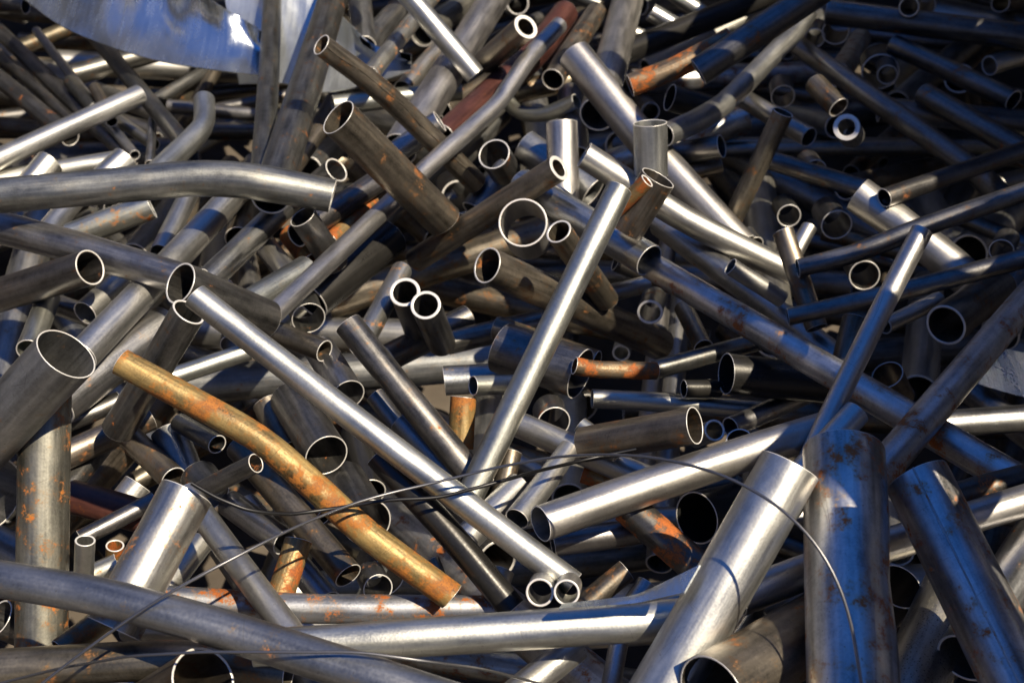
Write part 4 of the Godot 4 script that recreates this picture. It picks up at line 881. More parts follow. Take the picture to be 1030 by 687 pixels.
	[-1.4014, -.3964, -3.168, -1.8263, -.3935, -2.9994, .014],
	[.5868, -.4079, -3.2668, 1.0027, -.41, -3.1531, .022],
	[-.3041, -.4525, -4.7271, .346, -.4741, -4.2693, .018],
	[1.9281, -.3003, -4.7993, 2.0199, -.3018, -4.2796, .035],
	[.5822, -.4064, -4.4836, -.2897, -.3755, -4.4764, .018],
	[1.1962, -.5386, -1.5638, .859, -.5473, -1.2604, .022],
	[1.351, -.5047, -2.344, .6172, -.5281, -2.0734, .022],
	[-1.162, -.4367, -3.7333, -.9216, -.4496, -3.3365, .018],
	[.5095, -.4544, -4.1908, 1.3712, -.4156, -4.1814, .022],
	[1.7758, -.2618, -4.4926, 1.8315, -.2839, -4.0024, .022],
	[-1.9283, -.337, -2.9687, -1.7432, -.3308, -2.3319, .028],
	[.5627, -.3075, -4.1005, .21, -.3671, -3.6735, .014],
	[-2.2895, -.4225, -3.3008, -1.8615, -.3654, -3.1749, .014],
	[-1.1681, -.3619, -1.8159, -1.2812, -.3274, -1.2146, .018],
	[.371, -.4853, -3.48, .1218, -.5088, -2.9474, .035],
	[1.8948, -.4686, -4.2925, .9706, -.461, -4.2375, .022],
	[.3169, -.2714, -1.9087, .4398, -.2407, -1.1952, .014],
	[.9882, -.3136, -4.5752, 1.0041, -.2566, -3.94, .022],
	[-1.9293, -.2585, -3.262, -1.5073, -.2871, -2.8791, .022],
	[-2.2072, -.4003, -2.6786, -2.0614, -.4507, -2.1171, .014],
	[-2.0507, -.5699, -2.0608, -1.3598, -.5308, -1.8306, .014],
	[-.0083, -.3105, -2.4571, -.6422, -.34, -2.2255, .014],
	[.5966, -.3918, -4.2601, 1.1382, -.3839, -3.7859, .035],
	[1.072, -.2919, -3.5542, 1.5082, -.2845, -3.2615, .014],
	[2.2404, -.5125, -2.573, 2.1076, -.5656, -2.037, .022],
	[1.8959, -.4098, -2.3515, 2.369, -.413, -2.158, .018],
	[.0623, -.4282, -4.7282, -.8298, -.4041, -4.4134, .018],
	[-2.0248, -.4666, -3.4706, -2.2103, -.4844, -2.8214, .018],
	[1.5864, -.2705, -3.8747, 1.7485, -.3114, -3.486, .022],
	[-.5379, -.2754, -4.2588, -.085, -.2626, -3.972, .022],
	[1.821, -.3408, -4.4565, 1.8321, -.3485, -3.9794, .014],
	[1.4005, -.271, -4.7048, 1.3538, -.2419, -4.2593, .018],
	[-1.9924, -.4771, -4.5073, -1.8578, -.4723, -4.0404, .014],
	[2.1005, -.4119, -4.6861, 2.1728, -.4116, -4.2873, .022],
	[-.3748, -.4223, -3.0194, -1.0173, -.4258, -2.9548, .028],
	[-.2491, -.2413, -3.387, .0644, -.2582, -2.7068, .018],
	[.0709, -.503, -3.071, -.4328, -.4822, -2.6901, .022],
	[-.6303, -.4442, -4.2723, -1.0135, -.4142, -3.9828, .022],
	[1.8888, -.5126, -2.2943, 1.7831, -.5435, -1.4728, .018],
	[1.7421, -.4053, -4.1592, 2.2885, -.4222, -3.5474, .035],
	[-1.7339, -.5065, -3.6837, -1.049, -.536, -3.5552, .018],
	[-2.4024, -.536, -3.4911, -1.7503, -.5214, -3.3633, .022],
	[-.9756, -.4183, -3.3492, -1.1224, -.4318, -2.8331, .018],
	[-2.3567, -.2402, -3.893, -1.7166, -.2473, -3.8904, .018],
	[-.2436, -.4402, -1.888, -.7218, -.4538, -1.3942, .014],
	[-2.3687, -.2592, -3.5695, -1.9879, -.221, -3.3058, .014],
	[1.4574, -.3491, -3.3308, .752, -.3242, -2.939, .014],
	[1.3916, -.4164, -3.001, 1.5413, -.4491, -2.2665, .014],
	[-2.1784, -.2862, -1.367, -1.5978, -.2767, -1.296, .014],
	[.731, -.3096, -2.0308, 1.2225, -.3007, -1.8911, .014],
	[-1.9689, -.3049, -1.8188, -1.439, -.2844, -1.2685, .018],
	[.5908, -.3537, -4.5254, .0862, -.3994, -3.7043, .035],
	[-1.1804, -.4861, -3.4121, -.5457, -.4857, -3.0943, .014],
	[-1.3778, .3508, -2.9012, -.4346, .0782, -2.7638, .04],  # from here on: raised heap out of view, added to block sky
	[.8048, .2629, -4.2212, 1.3297, -.0715, -3.9076, .03],
	[1.9683, -.024, -4.2372, 1.465, .0725, -3.7488, .025],
	[.3415, .0586, -3.0793, 1.3799, .4026, -2.9124, .04],
	[-2.49, -.0837, -3.7173, -1.6349, .5426, -3.5919, .05],
	[.7108, .9835, -3.3364, 1.1944, .2949, -2.5672, .04],
	[-.2337, 1.2963, -4.2522, -.919, 1.0018, -3.9228, .04],
	[-1.9515, .3303, -4.3776, -1.2616, -.3055, -3.7472, .03],
	[-.6253, 1.1008, -3.5098, -1.6504, 1.2731, -2.848, .03],
	[-.1761, -.1251, -3.8513, .7674, .0112, -3.6341, .025],
	[1.0065, .3307, -2.6301, .251, .3286, -2.2153, .05],
	[-1.2989, .9141, -3.4654, -1.3063, .6617, -2.5931, .05],
	[-1.3702, .7708, -4.358, -.3778, .9685, -3.9254, .05],
	[1.6018, .1364, -2.8384, 2.0788, -.0224, -1.9133, .03],
	[.2157, .2762, -2.9775, .8256, .1374, -2.1283, .03],
	[1.826, 1.3406, -3.2882, 1.0188, 1.0556, -3.1405, .04],
	[-.5315, .4923, -3.0441, -1.2667, .393, -2.8216, .025],
	[-1.2796, .0267, -4.0501, -.6793, -.1807, -3.9345, .05],
	[1.78, .1457, -3.4637, 2.2631, -.0455, -2.9977, .025],
	[.0457, -.1164, -3.0901, .3249, .2302, -2.1429, .03],
	[.517, .1585, -3.7423, .3548, .1349, -2.833, .025],
	[-1.6178, 1.517, -3.9583, -1.8182, 1.283, -3.2662, .05],
	[1.171, .1659, -4.317, .6728, -.3155, -3.65, .03],
	[1.3728, -.0128, -3.9305, 1.0599, -.0198, -2.836, .03],
	[2.1807, .8744, -3.5276, 1.2724, .7988, -3.2748, .03],
	[-2.0855, .6065, -2.727, -1.2414, .3302, -2.3403, .05],
	[1.1631, .0893, -3.1869, 1.2448, .3012, -2.2293, .025],
	[-.1946, .9012, -3.1539, -1.3867, .528, -2.8687, .04],
	[-1.7438, .1527, -2.5745, -.7555, .2645, -2.0272, .025],
	[-1.9372, .8146, -3.6549, -2.415, 1.1136, -3.2894, .05],
	[-1.7218, .5839, -3.0622, -1.2785, .3346, -2.6875, .025],
	[2.1718, .1725, -4.566, 1.5952, .0844, -3.6009, .03],
	[.3349, .2317, -3.5503, .4975, .4215, -2.4428, .03],
	[2.2188, .1444, -2.8279, 1.016, -.0591, -2.5645, .03],
	[.8875, .4138, -4.0358, 1.5534, -.134, -3.5807, .04],
	[.3308, .888, -4.2572, 1.0164, .5286, -3.7333, .04],
	[-.2303, .7461, -3.4122, .1818, .7551, -2.6075, .025],
	[.9298, .0285, -3.3044, -.0371, .3666, -2.6543, .025],
	[-1.2301, .406, -3.3508, -2.0201, .6061, -3.0334, .03],
	[-2.1782, -.0293, -2.5282, -1.1781, .2618, -2.171, .04],
	[1.5034, 1.1627, -4.559, 1.7897, 1.1167, -3.7951, .05],
	[-1.6606, .2616, -2.6522, -2.034, .1757, -2.0693, .03],
	[-2.5562, .4803, -2.6935, -1.7248, .1394, -2.1104, .03],
	[1.1366, 1.2839, -4.3854, 1.2387, 1.5138, -3.3556, .05],
	[1.4929, .6966, -3.3335, 1.4151, .6944, -2.7256, .04],
	[-.5673, .7396, -3.7775, -.0897, .597, -2.871, .025],
	[-1.2537, .9896, -4.3241, -2.0779, 1.1295, -3.9739, .05],
	[.8057, .7906, -4.2186, 1.8386, 1.1341, -3.5125, .025],
	[1.3102, .0669, -2.856, .9915, .179, -2.1306, .03],
	[-.3971, .4147, -4.4779, -.3505, .0149, -3.8759, .025],
	[1.0384, .6639, -3.7869, 1.3758, .4108, -3.1977, .03],
	[-.2474, .3045, -3.2849, -.3492, .3264, -2.6464, .03],
	[-2.5197, .7201, -4.4443, -1.7684, .4433, -3.8289, .04],
	[1.6776, 1.2832, -4.4322, 2.187, 1.3621, -3.8993, .03],
	[.0611, .6365, -3.3056, .7818, .7277, -2.5433, .04],
	[-1.9824, .3939, -3.1058, -1.6593, .3097, -2.4411, .03],
	[2.404, .3734, -3.3198, 1.7297, .1586, -2.7277, .05],
	[2.1496, 1.0396, -3.6711, 1.39, .9919, -2.8051, .05],
	[2.5323, -.1747, -2.8558, 1.8015, .1354, -2.265, .025],
	[-1.9226, .0205, -2.3692, -1.2586, -.0669, -2.105, .025],
	[.4991, .0242, -2.6033, -.5888, .0488, -2.0956, .025],
	[-.9001, .6519, -3.6463, -.1877, .341, -2.741, .03],
	[-.2809, .4957, -3.1607, .5185, .418, -2.3004, .025],
	[-1.5398, .4201, -3.7473, -1.9012, .1611, -2.8042, .05],
	[.1529, 1.6609, -4.0868, .9543, .8698, -3.4675, .03],
	[.6387, 1.0411, -4.524, .1843, 1.1055, -3.5831, .05],
	[-2.0579, .7622, -3.2117, -1.352, .9681, -3.2005, .03],
	[-.1322, .4043, -3.746, .5703, .6903, -2.8605, .04],
	[-.9462, .0645, -3.8545, -1.5027, .3044, -3.628, .04],
	[-1.9468, .2548, -2.9439, -1.1569, .0333, -2.1227, .025],
	[-1.5275, .0262, -2.8087, -1.183, .1107, -2.1462, .03],
	[1.6091, .8061, -4.0127, 2.4011, .74, -3.9516, .03],
	[.3234, .8362, -3.9615, -.354, .763, -3.4911, .04],
	[-2.4331, 1.1642, -3.7576, -1.5273, 1.001, -3.3931, .05],
	[1.5737, .3588, -3.1717, 1.1704, .1588, -2.4569, .025],
	[-.5167, .1021, -3.3915, -1.1225, .093, -2.7912, .03],
	[.211, .7517, -4.1448, .5826, .6127, -2.9287, .04],
	[-1.3736, .1687, -4.5051, -1.1865, .3906, -3.7774, .03],
	[-2.287, .5564, -2.9562, -1.6788, .5837, -2.8388, .025],
	[-.715, 1.1851, -4.2213, -.8502, 1.2484, -3.4925, .04],
	[2.444, .4109, -2.7399, 1.9194, .154, -2.4128, .04],
	[-1.4894, 1.5481, -4.1989, -2.3348, 1.3425, -3.9571, .03],
	[2.3865, .7385, -3.5824, 1.869, .659, -3.191, .025],
	[-1.9388, .2645, -3.2085, -1.9548, .1919, -2.2405, .03],
	[2.4171, -.0781, -3.7885, 1.5993, .1347, -3.3214, .03],
	[-1.2813, .6942, -3.0548, -1.9808, .4735, -2.1565, .05],
	[.8695, .2586, -3.9116, .9695, .168, -3.1142, .04],
	[.5372, 1.0964, -3.8734, 1.039, 1.4234, -3.4324, .03],
	[1.3084, .7204, -3.9774, 1.9453, .4924, -3.608, .05],
	[1.7588, .1258, -2.9929, 1.8963, -.2813, -1.8985, .03],
	[-1.3054, .3813, -3.5248, -.1342, .4189, -3.1826, .04],
	[.8624, 1.6742, -3.9713, .4744, 1.1687, -2.9733, .03],
	[.6516, .1073, -3.24, -.2934, .4746, -2.8106, .03],
	[1.7075, .6573, -3.0088, 2.4251, .6194, -2.2907, .025],
	[1.5032, .6131, -3.1889, 1.4254, .5843, -2.2547, .025],
	[-1.4192, .8822, -3.7505, -.8934, 1.174, -3.223, .04],
	[-.7929, 1.1864, -4.0548, -1.8355, 1.0099, -3.9489, .04],
	[1.155, .5991, -2.6574, .0369, .3605, -2.3841, .025],
	[-1.6442, .8775, -3.5683, -2.5067, 1.1918, -2.7801, .05],
	[-1.212, -.0754, -4.3591, -1.3377, -.1214, -3.4977, .025],
	[.8589, .2821, -2.4956, .2192, .0832, -2.3898, .03],
	[-2.4619, .0281, -2.5932, -1.4152, -.0266, -2.4583, .03],
	[-.471, .4005, -2.6827, .1735, .1637, -2.5111, .03],
	[2.3778, .3816, -2.8179, 1.5857, .8936, -2.7805, .04],
	[-.9941, 1.2095, -4.2313, -1.8674, 1.4808, -4.0541, .03],
	[1.5074, -.1487, -2.6649, 1.1115, .0019, -1.8497, .025],
	[-.1263, .5945, -3.6456, .7333, .2843, -3.3565, .04],
	[1.6832, .1162, -3.8982, .9097, .1136, -3.4863, .025],
	[-1.3054, .7862, -3.8809, -1.2496, .4739, -2.8539, .04],
	[-1.6918, -.1488, -3.5505, -1.7534, .0651, -2.4469, .025],
	[-.8677, .5805, -3.1581, -.2911, .7266, -2.6439, .025],
	[-.3659, .149, -2.8569, -.7737, .1867, -2.0505, .04],
	[-.6515, -.082, -2.6136, -1.2774, .1798, -2.4935, .04],
	[-2.0683, 1.2724, -4.0181, -1.5131, 1.0871, -3.4051, .05],
	[-.8362, .4208, -3.9875, -1.3549, .1822, -3.7955, .025],
	[-1.2297, 1.4607, -4.2049, -.8732, 1.4177, -2.9563, .05],
	[1.2253, .7494, -3.9999, 1.2449, .7784, -3.2429, .05],
	[-1.9668, .9374, -4.3033, -2.3807, 1.4679, -3.7138, .05],
	[-1.6244, .0704, -2.9065, -1.5135, .202, -2.1973, .025],
	[.4858, .1802, -2.6378, .7804, .9198, -2.5073, .04],
	[-.6331, .5826, -3.8665, -1.6968, .6395, -3.4458, .025],
	[.0633, -.14, -3.4098, -.558, -.0178, -2.8692, .025],
	[-.2681, .6618, -3.0515, -.783, 1.0235, -3.0454, .025],
	[1.3172, .1099, -3.4004, 2.1772, -.2968, -2.8796, .03],
	[1.625, .8974, -3.7162, 2.3782, 1.0719, -2.9387, .04],
	[1.8174, 1.6852, -4.4138, 1.5044, .7037, -3.6555, .025],
	[-.0017, 1.3386, -4.002, .5062, 1.4774, -3.3691, .025],
	[-.0307, 1.4779, -4.1682, -.7564, 1.3373, -3.2953, .04],
	[-.1927, .1854, -3.0197, -.2724, .1182, -2.3178, .025],
	[2.514, .0005, -2.8676, 1.6364, -.1151, -2.1699, .025],
	[-1.2928, .8567, -3.9053, -.7101, 1.1394, -3.7017, .05],
	[1.3184, 1.2676, -4.416, 1.6879, 1.1821, -3.923, .05],
	[.1492, .7209, -3.9542, -.3412, .3763, -3.8545, .05],
	[2.5833, .2443, -3.6623, 1.8015, .5028, -2.8028, .05],
	[.754, .6695, -4.2149, 1.3181, .4925, -3.9917, .04],
	[-.748, .7201, -3.1096, -1.3254, .273, -2.5081, .04],
	[.2364, 1.321, -3.9361, .6677, 1.2026, -3.369, .04],
	[-.4158, .8781, -3.5655, .5758, 1.0097, -3.0346, .025],
	[.8422, 1.1995, -3.6198, .9715, 1.3072, -2.8234, .04],
	[-.9956, .1593, -4.0877, -.9518, .5606, -3.2689, .04],
	[.7093, .1529, -3.7169, .308, .2795, -2.9821, .04],
	[.4495, .2957, -2.443, 1.1537, -.0809, -2.1271, .025],
	[-1.1374, .6878, -4.1795, -.485, .305, -3.6984, .05],
	[-.4828, 1.2909, -4.0821, -1.3082, 1.6569, -3.2914, .025],
	[-.6876, -.2144, -2.8676, -.1322, .2749, -1.8865, .04],
	[-1.0072, -.0305, -3.2636, -.0304, .3257, -2.8221, .04],
	[-1.1182, .2212, -3.7386, -2.2907, .5555, -3.6489, .025],
	[1.7845, .2819, -4.3104, 1.2604, .4538, -3.372, .05],
	[-.5767, .9198, -3.734, -.5243, 1.0472, -2.926, .025],
	[1.9473, .7555, -3.0612, 1.3657, .8035, -2.4957, .03],
	[-.3782, .2323, -4.1252, .4206, -.1236, -3.7867, .05],
	[.8592, .7794, -3.0225, 1.5686, .5979, -2.859, .025],
	[1.9542, .6888, -4.095, 2.2052, .5515, -2.966, .05],
	[.5441, 1.3793, -3.9115, -.1575, 1.483, -3.7483, .025],
	[1.7498, .2602, -3.0189, .6721, .2598, -2.8588, .05],
	[-1.9282, 1.0649, -3.9401, -2.2846, .7488, -3.5104, .025],
	[-1.5123, 1.3928, -3.8308, -1.1396, 1.3326, -2.8279, .04],
	[-.5063, .0262, -3.4305, .5583, .4699, -3.29, .04],
	[.6656, 1.2579, -4.0493, 1.4765, 1.6235, -3.605, .03],
	[.9497, .7471, -3.6845, 1.7868, .9802, -3.5729, .03],
	[-.4243, .7753, -3.1449, -.1037, .3994, -2.6794, .025],
	[1.4931, 1.2903, -3.8813, .5925, 1.2818, -3.4176, .04],
	[-1.4658, .7137, -3.4876, -.2682, 1.1535, -3.374, .04],
	[1.896, .046, -2.8643, 1.4534, -.1906, -2.2712, .025],
	[-2.2416, 1.1836, -3.4768, -1.6463, 1.0451, -3.0997, .05],
	[.5527, 1.0558, -3.7058, -.0802, 1.1268, -2.9725, .05],
	[-1.6755, .5139, -3.8205, -1.1379, .0003, -3.7236, .05],
	[-1.7645, .5615, -3.4261, -1.8879, .7933, -2.1595, .03],
	[.2057, 1.0197, -3.6353, .9508, .9518, -3.3743, .05],
	[.384, .9012, -3.5494, .3347, .6869, -2.9424, .025],
	[-2.4425, .0177, -4.0962, -1.8754, -.189, -3.4806, .05],
	[2.0358, 1.1244, -3.5355, 1.4244, .9666, -3.1177, .025],
	[-.016, .7491, -4.3911, -.5524, .8667, -3.8832, .03],
	[-.0583, 1.0178, -3.7293, .7079, .907, -3.685, .05],
	[-1.7459, .7104, -3.2005, -1.1836, .3443, -2.4753, .03],
	[-1.525, 1.1911, -3.5482, -.8376, 1.2257, -3.3963, .025],
	[-.5444, .6973, -3.9278, -.5155, .8924, -2.9129, .03],
	[.4032, .4278, -2.9035, 1.4145, .2332, -2.5755, .025],
	[1.8189, .2789, -2.7807, 1.1423, .2885, -1.9413, .025],
	[-.2494, .7664, -3.4932, -.9456, .4527, -2.7994, .025],
	[-.0618, .0697, -4.2136, .8464, .1288, -4.0789, .025],
	[.3025, .8949, -3.2922, .4387, .8659, -2.5175, .025],
	[1.1468, -.3781, -4.0254, 2.3018, .1906, -3.8488, .04],
	[2.1363, .3497, -2.6809, 1.4267, .2685, -2.1842, .04],
	[1.0942, .4009, -3.8702, .0448, .2086, -3.4176, .03],
	[-2.3428, .8773, -4.1028, -1.7703, 1.1267, -3.772, .025],
	[-1.9417, .244, -3.4745, -1.4431, .1782, -3.0472, .03],
	[-.3029, .0613, -3.268, .2909, .197, -3.0134, .03],
	[.9483, 1.0678, -3.6466, 1.5405, .864, -2.5762, .04],
	[1.5255, .9304, -4.1562, 1.2769, 1.1328, -3.4861, .03],
	[-1.9087, .2981, -.6223, -.9864, .4645, -.1986, .03],
	[-1.2964, .0553, -1.9504, -1.0928, -.1966, -1.1421, .03],
	[-1.1642, .2496, -2.1959, -1.5317, -.1204, -1.2023, .03],
	[-1.6867, .7962, -1.5753, -.8914, .3471, -.9122, .04],
	[-.7584, -.056, -.8705, -.8751, .1564, -.2429, .025],
	[-1.6885, .7832, -.1316, -2.5736, .7295, .104, .05],
	[-1.5162, .549, -2.1681, -2.1822, .8091, -1.7917, .05],
	[-1.8645, 1.0012, -2.7052, -1.9046, 1.0201, -1.6326, .04],
	[-.7611, .3175, -2.2625, -1.6925, .6762, -2.0301, .03],
	[-1.0042, .4963, -1.0818, -1.8193, .7878, -.6791, .03],
	[-2.2234, .0269, -1.3286, -1.9322, -.1871, -.5323, .04],
	[-1.7088, .3128, -2.2216, -1.2585, .1112, -1.1252, .04],
	[-1.2887, .029, -2.2293, -1.0632, .1862, -1.3544, .04],
	[-2.4314, .3236, -1.7091, -1.9105, .7563, -1.6782, .04],
	[-2.3162, .503, -1.4738, -1.8006, .5191, -.5617, .03],
	[-1.4638, .5989, -.9129, -1.03, .4018, -.4911, .04],
	[-2.0105, .7355, -3.1094, -1.6881, 1.3858, -2.4799, .03],
	[-2.688, .4703, -1.0814, -1.4934, .8389, -1.0718, .05],
	[-2.3467, .9258, -1.6009, -1.7544, .8934, -1.3391, .025],
	[-2.4212, .781, -2.2086, -1.9607, .5329, -1.4721, .025],
	[-1.4979, -.1496, -.8181, -1.2725, .4797, .123, .05],
	[-2.1538, .8035, -2.8785, -2.1387, .8023, -2.0486, .03],
	[-2.4282, -.0215, -1.5344, -1.5415, .3011, -1.192, .025],
	[-1.9653, .42, -1.4771, -1.7089, .0787, -.9804, .05],
	[-2.2246, .8501, -1.4956, -1.0154, .7764, -1.3142, .03],
	[-1.0775, .0325, -3.4366, -1.2766, .1247, -2.4871, .04],
	[-1.6658, .7855, -2.7455, -2.5756, .6724, -2.3019, .04],
	[-1.0363, -.1089, -.442, -1.4689, .0003, .0743, .03],
	[-2.4298, 1.1501, -.9063, -1.4363, .9316, -.6933, .025],
	[-.9733, .2764, -.6793, -1.0551, -.1433, .079, .04],
	[-1.7701, .4577, -2.3568, -2.1958, .2423, -1.6337, .025],
	[-1.128, -.0041, -3.058, -.4424, .1404, -2.8519, .04],
	[-1.3838, -.4281, -1.199, -1.7616, .5149, -.9583, .03],
	[-1.3152, .2099, -.9992, -1.3059, -.1293, -.2615, .04],
	[-1.4182, .5015, -2.2895, -.8447, .2723, -1.8991, .025],
	[-1.1514, .6476, -.2915, -2.1799, .7935, .2259, .05],
	[-1.0578, .0074, -1.0243, -1.8926, .3504, -.8832, .03],
	[-1.6847, .2566, -.3547, -1.909, .5083, .2168, .03],
	[-.729, .3151, -1.7534, -1.4908, -.0957, -1.6233, .04],
	[-1.7684, .9345, -1.737, -2.1957, .9655, -1.1393, .04],
	[-1.9862, -.1441, -2.1217, -2.3491, .32, -1.0557, .04],
	[-1.4876, .0958, -.7916, -2.4752, -.0593, -.593, .025],
	[-2.0949, .815, -.4138, -1.2119, .9656, -.042, .05],
	[-1.211, .9421, -1.1634, -2.4192, .9319, -1.1233, .04],
	[-1.828, .6787, -1.3023, -1.4891, .4738, -.5767, .03],
	[-1.7288, .1637, -.9978, -1.1181, .2613, -.2273, .025],
	[-.8114, .051, -.8015, -1.9472, -.0472, -.636, .03],
	[-1.2835, .6053, -1.6428, -2.1317, .7571, -1.1834, .025],
	[-1.0508, -.0666, -1.5294, -1.4193, .0733, -.8632, .025],
	[-2.2782, .8147, -.4983, -1.9344, 1.1207, .3263, .04],
	[-1.332, .6134, -.8224, -2.2785, .3664, -.3123, .04],
	[-1.7962, -.0869, -3.0789, -2.3743, -.0794, -2.4296, .025],
	[-1.3632, .4258, -.5923, -1.16, .1144, .3719, .03],
	[-2.4973, .4797, -3.2695, -1.7986, .5127, -3.1252, .025],
	[-1.5086, .978, -.6398, -2.3348, .8324, -.2144, .03],
	[-1.6038, .8265, -2.9754, -1.9715, .9861, -2.4954, .04],
	[-1.259, -.0864, -.9124, -2.1202, .0244, -.5175, .025],
	[-2.6113, .3172, -2.1344, -1.7038, .018, -1.6959, .025],
	[-1.9945, .3146, -1.7926, -1.3781, .532, -1.1619, .04],
	[-1.3438, .4882, -2.0139, -1.0523, .3353, -1.1156, .05],
	[1.4921, .7431, -2.8339, 1.7045, 1.1564, -2.3667, .025],
	[1.6845, .1586, -1.8153, 1.2041, .3018, -.9097, .03],
	[2.2691, 1.0859, -1.5449, 2.0005, 1.3053, -.3721, .03],
	[2.3798, .9773, -.6755, 1.1673, .9097, -.6342, .03],
	[1.1495, -.1987, -2.6341, 1.4426, .3237, -1.8743, .03],
	[1.1, .3473, -.9284, 1.7381, .3539, -.538, .05],
	[2.0785, .1812, -2.3756, 1.6855, -.0922, -1.9567, .03],
	[1.6982, -.04, -1.7909, 1.0644, .5791, -1.6755, .025],
	[2.1247, .1337, -1.2571, 1.4297, .2319, -.7768, .05],
	[1.7109, .562, -2.7314, 2.2312, .9499, -2.6838, .04],
	[1.8119, .2312, -.7065, 1.4849, -.2404, .1661, .04],
	[1.2026, .59, -1.8133, 1.8481, 1.3171, -.9799, .03],
	[.8787, .7028, -1.9556, 1.7255, .7338, -1.5756, .04],
	[.9538, .0643, -2.4795, 1.533, -.0585, -1.8734, .03],
	[2.2763, .4868, -1.4046, 1.4198, .4822, -.6063, .05],
	[2.7274, .4496, -1.8191, 1.603, .4173, -1.1677, .025],
	[1.7179, .6001, -3.2343, .47, .4423, -3.0303, .04],
	[1.7065, .148, -1.4671, 1.5079, .0038, -.7572, .025],
	[2.4877, .7941, -.4657, 1.7795, 1.166, -.4157, .05],
	[1.2989, .1974, -2.1011, .4616, .3464, -1.7856, .03],
	[1.9625, .2581, -.8939, 2.1434, .5854, -.1047, .025],
	[1.9812, .4964, -2.1242, 2.1649, .4978, -1.3725, .03],
	[1.7482, .4733, -.7559, 2.4064, .545, -.3827, .025],
	[1.0008, .2442, -1.0804, 1.6955, .526, -.9408, .05],
	[.5954, .3165, -.6771, 1.2919, .2449, .105, .03],
	[1.1838, .0849, -3.4284, 2.1787, .7345, -3.0226, .03],
	[1.8637, .3234, -2.7795, 1.8492, .6692, -1.8057, .05],
	[1.1307, .9676, -.7981, 1.9546, .6405, -.4269, .04],
	[2.0235, .7171, -1.0471, 1.236, .5216, -.8367, .05],
	[1.9176, .1414, -3.4688, 2.4273, .1772, -2.768, .03],
	[1.6874, .8776, -2.8209, 2.0412, .7339, -2.192, .03],
	[.7822, .4654, -1.0177, 1.8481, .827, -.6321, .04],
	[1.4939, .1395, -3.2952, 1.7346, .219, -2.7431, .03],
	[2.4819, 1.0414, -2.0882, 1.457, 1.0381, -1.5737, .025],
	[1.0898, .1319, -.4234, .5759, .2947, -.0419, .025],
	[2.5084, .9231, -2.9374, 1.8892, .8795, -2.135, .05],
	[2.4391, .987, -1.3142, 1.3383, .8868, -.9955, .05],
	[1.842, .057, -1.3233, 1.2747, -.0126, -.3918, .03],
	[.8965, .0489, -1.2344, 1.4786, -.0177, -.2646, .025],
	[.9165, .3225, -2.6814, .7742, .1349, -1.9664, .025],
	[2.1415, .0987, -3.1451, 1.3228, -.2094, -2.5679, .05],
	[1.6351, .3103, -1.9006, .7257, .6378, -1.7022, .025],
	[1.9501, -.0797, -3.1881, 2.2829, .0428, -2.253, .025],
	[2.4062, -.2473, -2.3025, 1.6972, .0695, -1.6279, .05],
	[1.2567, .1039, -3.2827, 1.5285, .1377, -2.4507, .03],
	[1.6088, 1.0919, -2.1453, 2.2956, 1.0641, -2.0512, .05],
	[.8451, .5369, -.3706, 1.7656, .3056, -.055, .04],
	[1.2067, 1.165, -1.4889, 2.1778, .7075, -1.266, .05],
	[1.5722, .6541, -3.7553, 1.8991, .1219, -2.9767, .025],
	[1.4117, .1339, -.8068, 1.9785, .0557, -.409, .04],
	[1.0519, .0213, -2.8849, .524, .4452, -2.3678, .03],
	[.8921, -.0809, -1.2637, .6442, -.0611, -.2822, .03],
	[1.9895, .2619, -2.3869, 1.2256, .1735, -2.1889, .03],
	[.9527, .3216, -2.3306, 1.3696, .1983, -1.1077, .025],
	[1.754, .6711, -3.3093, .6049, .5589, -2.7773, .025],
	[1.744, 1.1637, -1.9399, 1.9594, 1.1464, -.7764, .03],
	[2.2155, .2856, -.9592, 2.056, .379, .0492, .03],
	[2.022, 1.3798, -2.0328, 1.5026, .5907, -1.1864, .03],
	[.8311, -.0145, -.9794, .9178, .2436, .0457, .03],
	[2.0328, .2609, -1.4925, 2.2439, .1435, -.6511, .025],
	[2.2955, .9991, -2.9624, 1.4045, 1.0234, -2.4929, .05],
	[1.2636, .7749, -2.7214, 1.4831, .7391, -1.9019, .04],
	[1.2126, .4437, -3.2228, 1.6251, .4417, -2.1246, .03],
	[2.0472, .501, -.8469, 1.167, .1298, -.6695, .03],
	[1.2599, .6024, -2.7907, 1.2995, .55, -2.1298, .03],
	[1.4645, .9275, -3.2315, 2.0862, .9022, -3.1721, .025],
	[1.9601, -.1482, -1.2283, 1.6311, .0051, -.7181, .025],
	[1.4764, .2495, -1.5659, 2.1604, .7272, -1.5125, .03],
	[2.1484, .6615, -2.6748, 2.2293, .9111, -1.8241, .05],
	[.8545, .3441, -1.8214, 1.0318, .3958, -.9823, .05],
	[2.3167, -.1714, -1.825, 1.5034, .1134, -1.3528, .03],
	[.6673, -.0087, -.8565, 1.0221, .3557, -.0037, .05],
	[1.6872, 1.5454, -1.0158, 2.3912, .6412, -.4135, .03],
	[1.9671, .8055, -.3584, .9917, .8232, -.3237, .025],
	[1.9727, .7263, -2.9382, 2.2069, .7175, -1.6862, .03],
	[1.1524, .2634, -3.0929, 1.8519, .4766, -2.4764, .03],
	[.6484, .1299, -2.733, 1.4921, .2404, -2.3343, .04],
	[1.0083, -.0344, -3.3572, .5353, .0922, -2.497, .03],
	[.6875, .4483, -2.4052, 1.3004, .0724, -1.7983, .025],
	[1.1184, .1569, -3.0954, 1.9081, .5656, -2.9488, .03],
	[1.554, -.0189, -3.0535, .9715, .0945, -2.7336, .04],
	[1.6905, -.0544, -1.1414, .5452, .0014, -.8211, .03],
	[1.1743, .6147, -.8079, 1.6213, .6885, -.0936, .03],
	[2.2298, -.0555, -1.7948, 2.0731, .069, -1.157, .03],
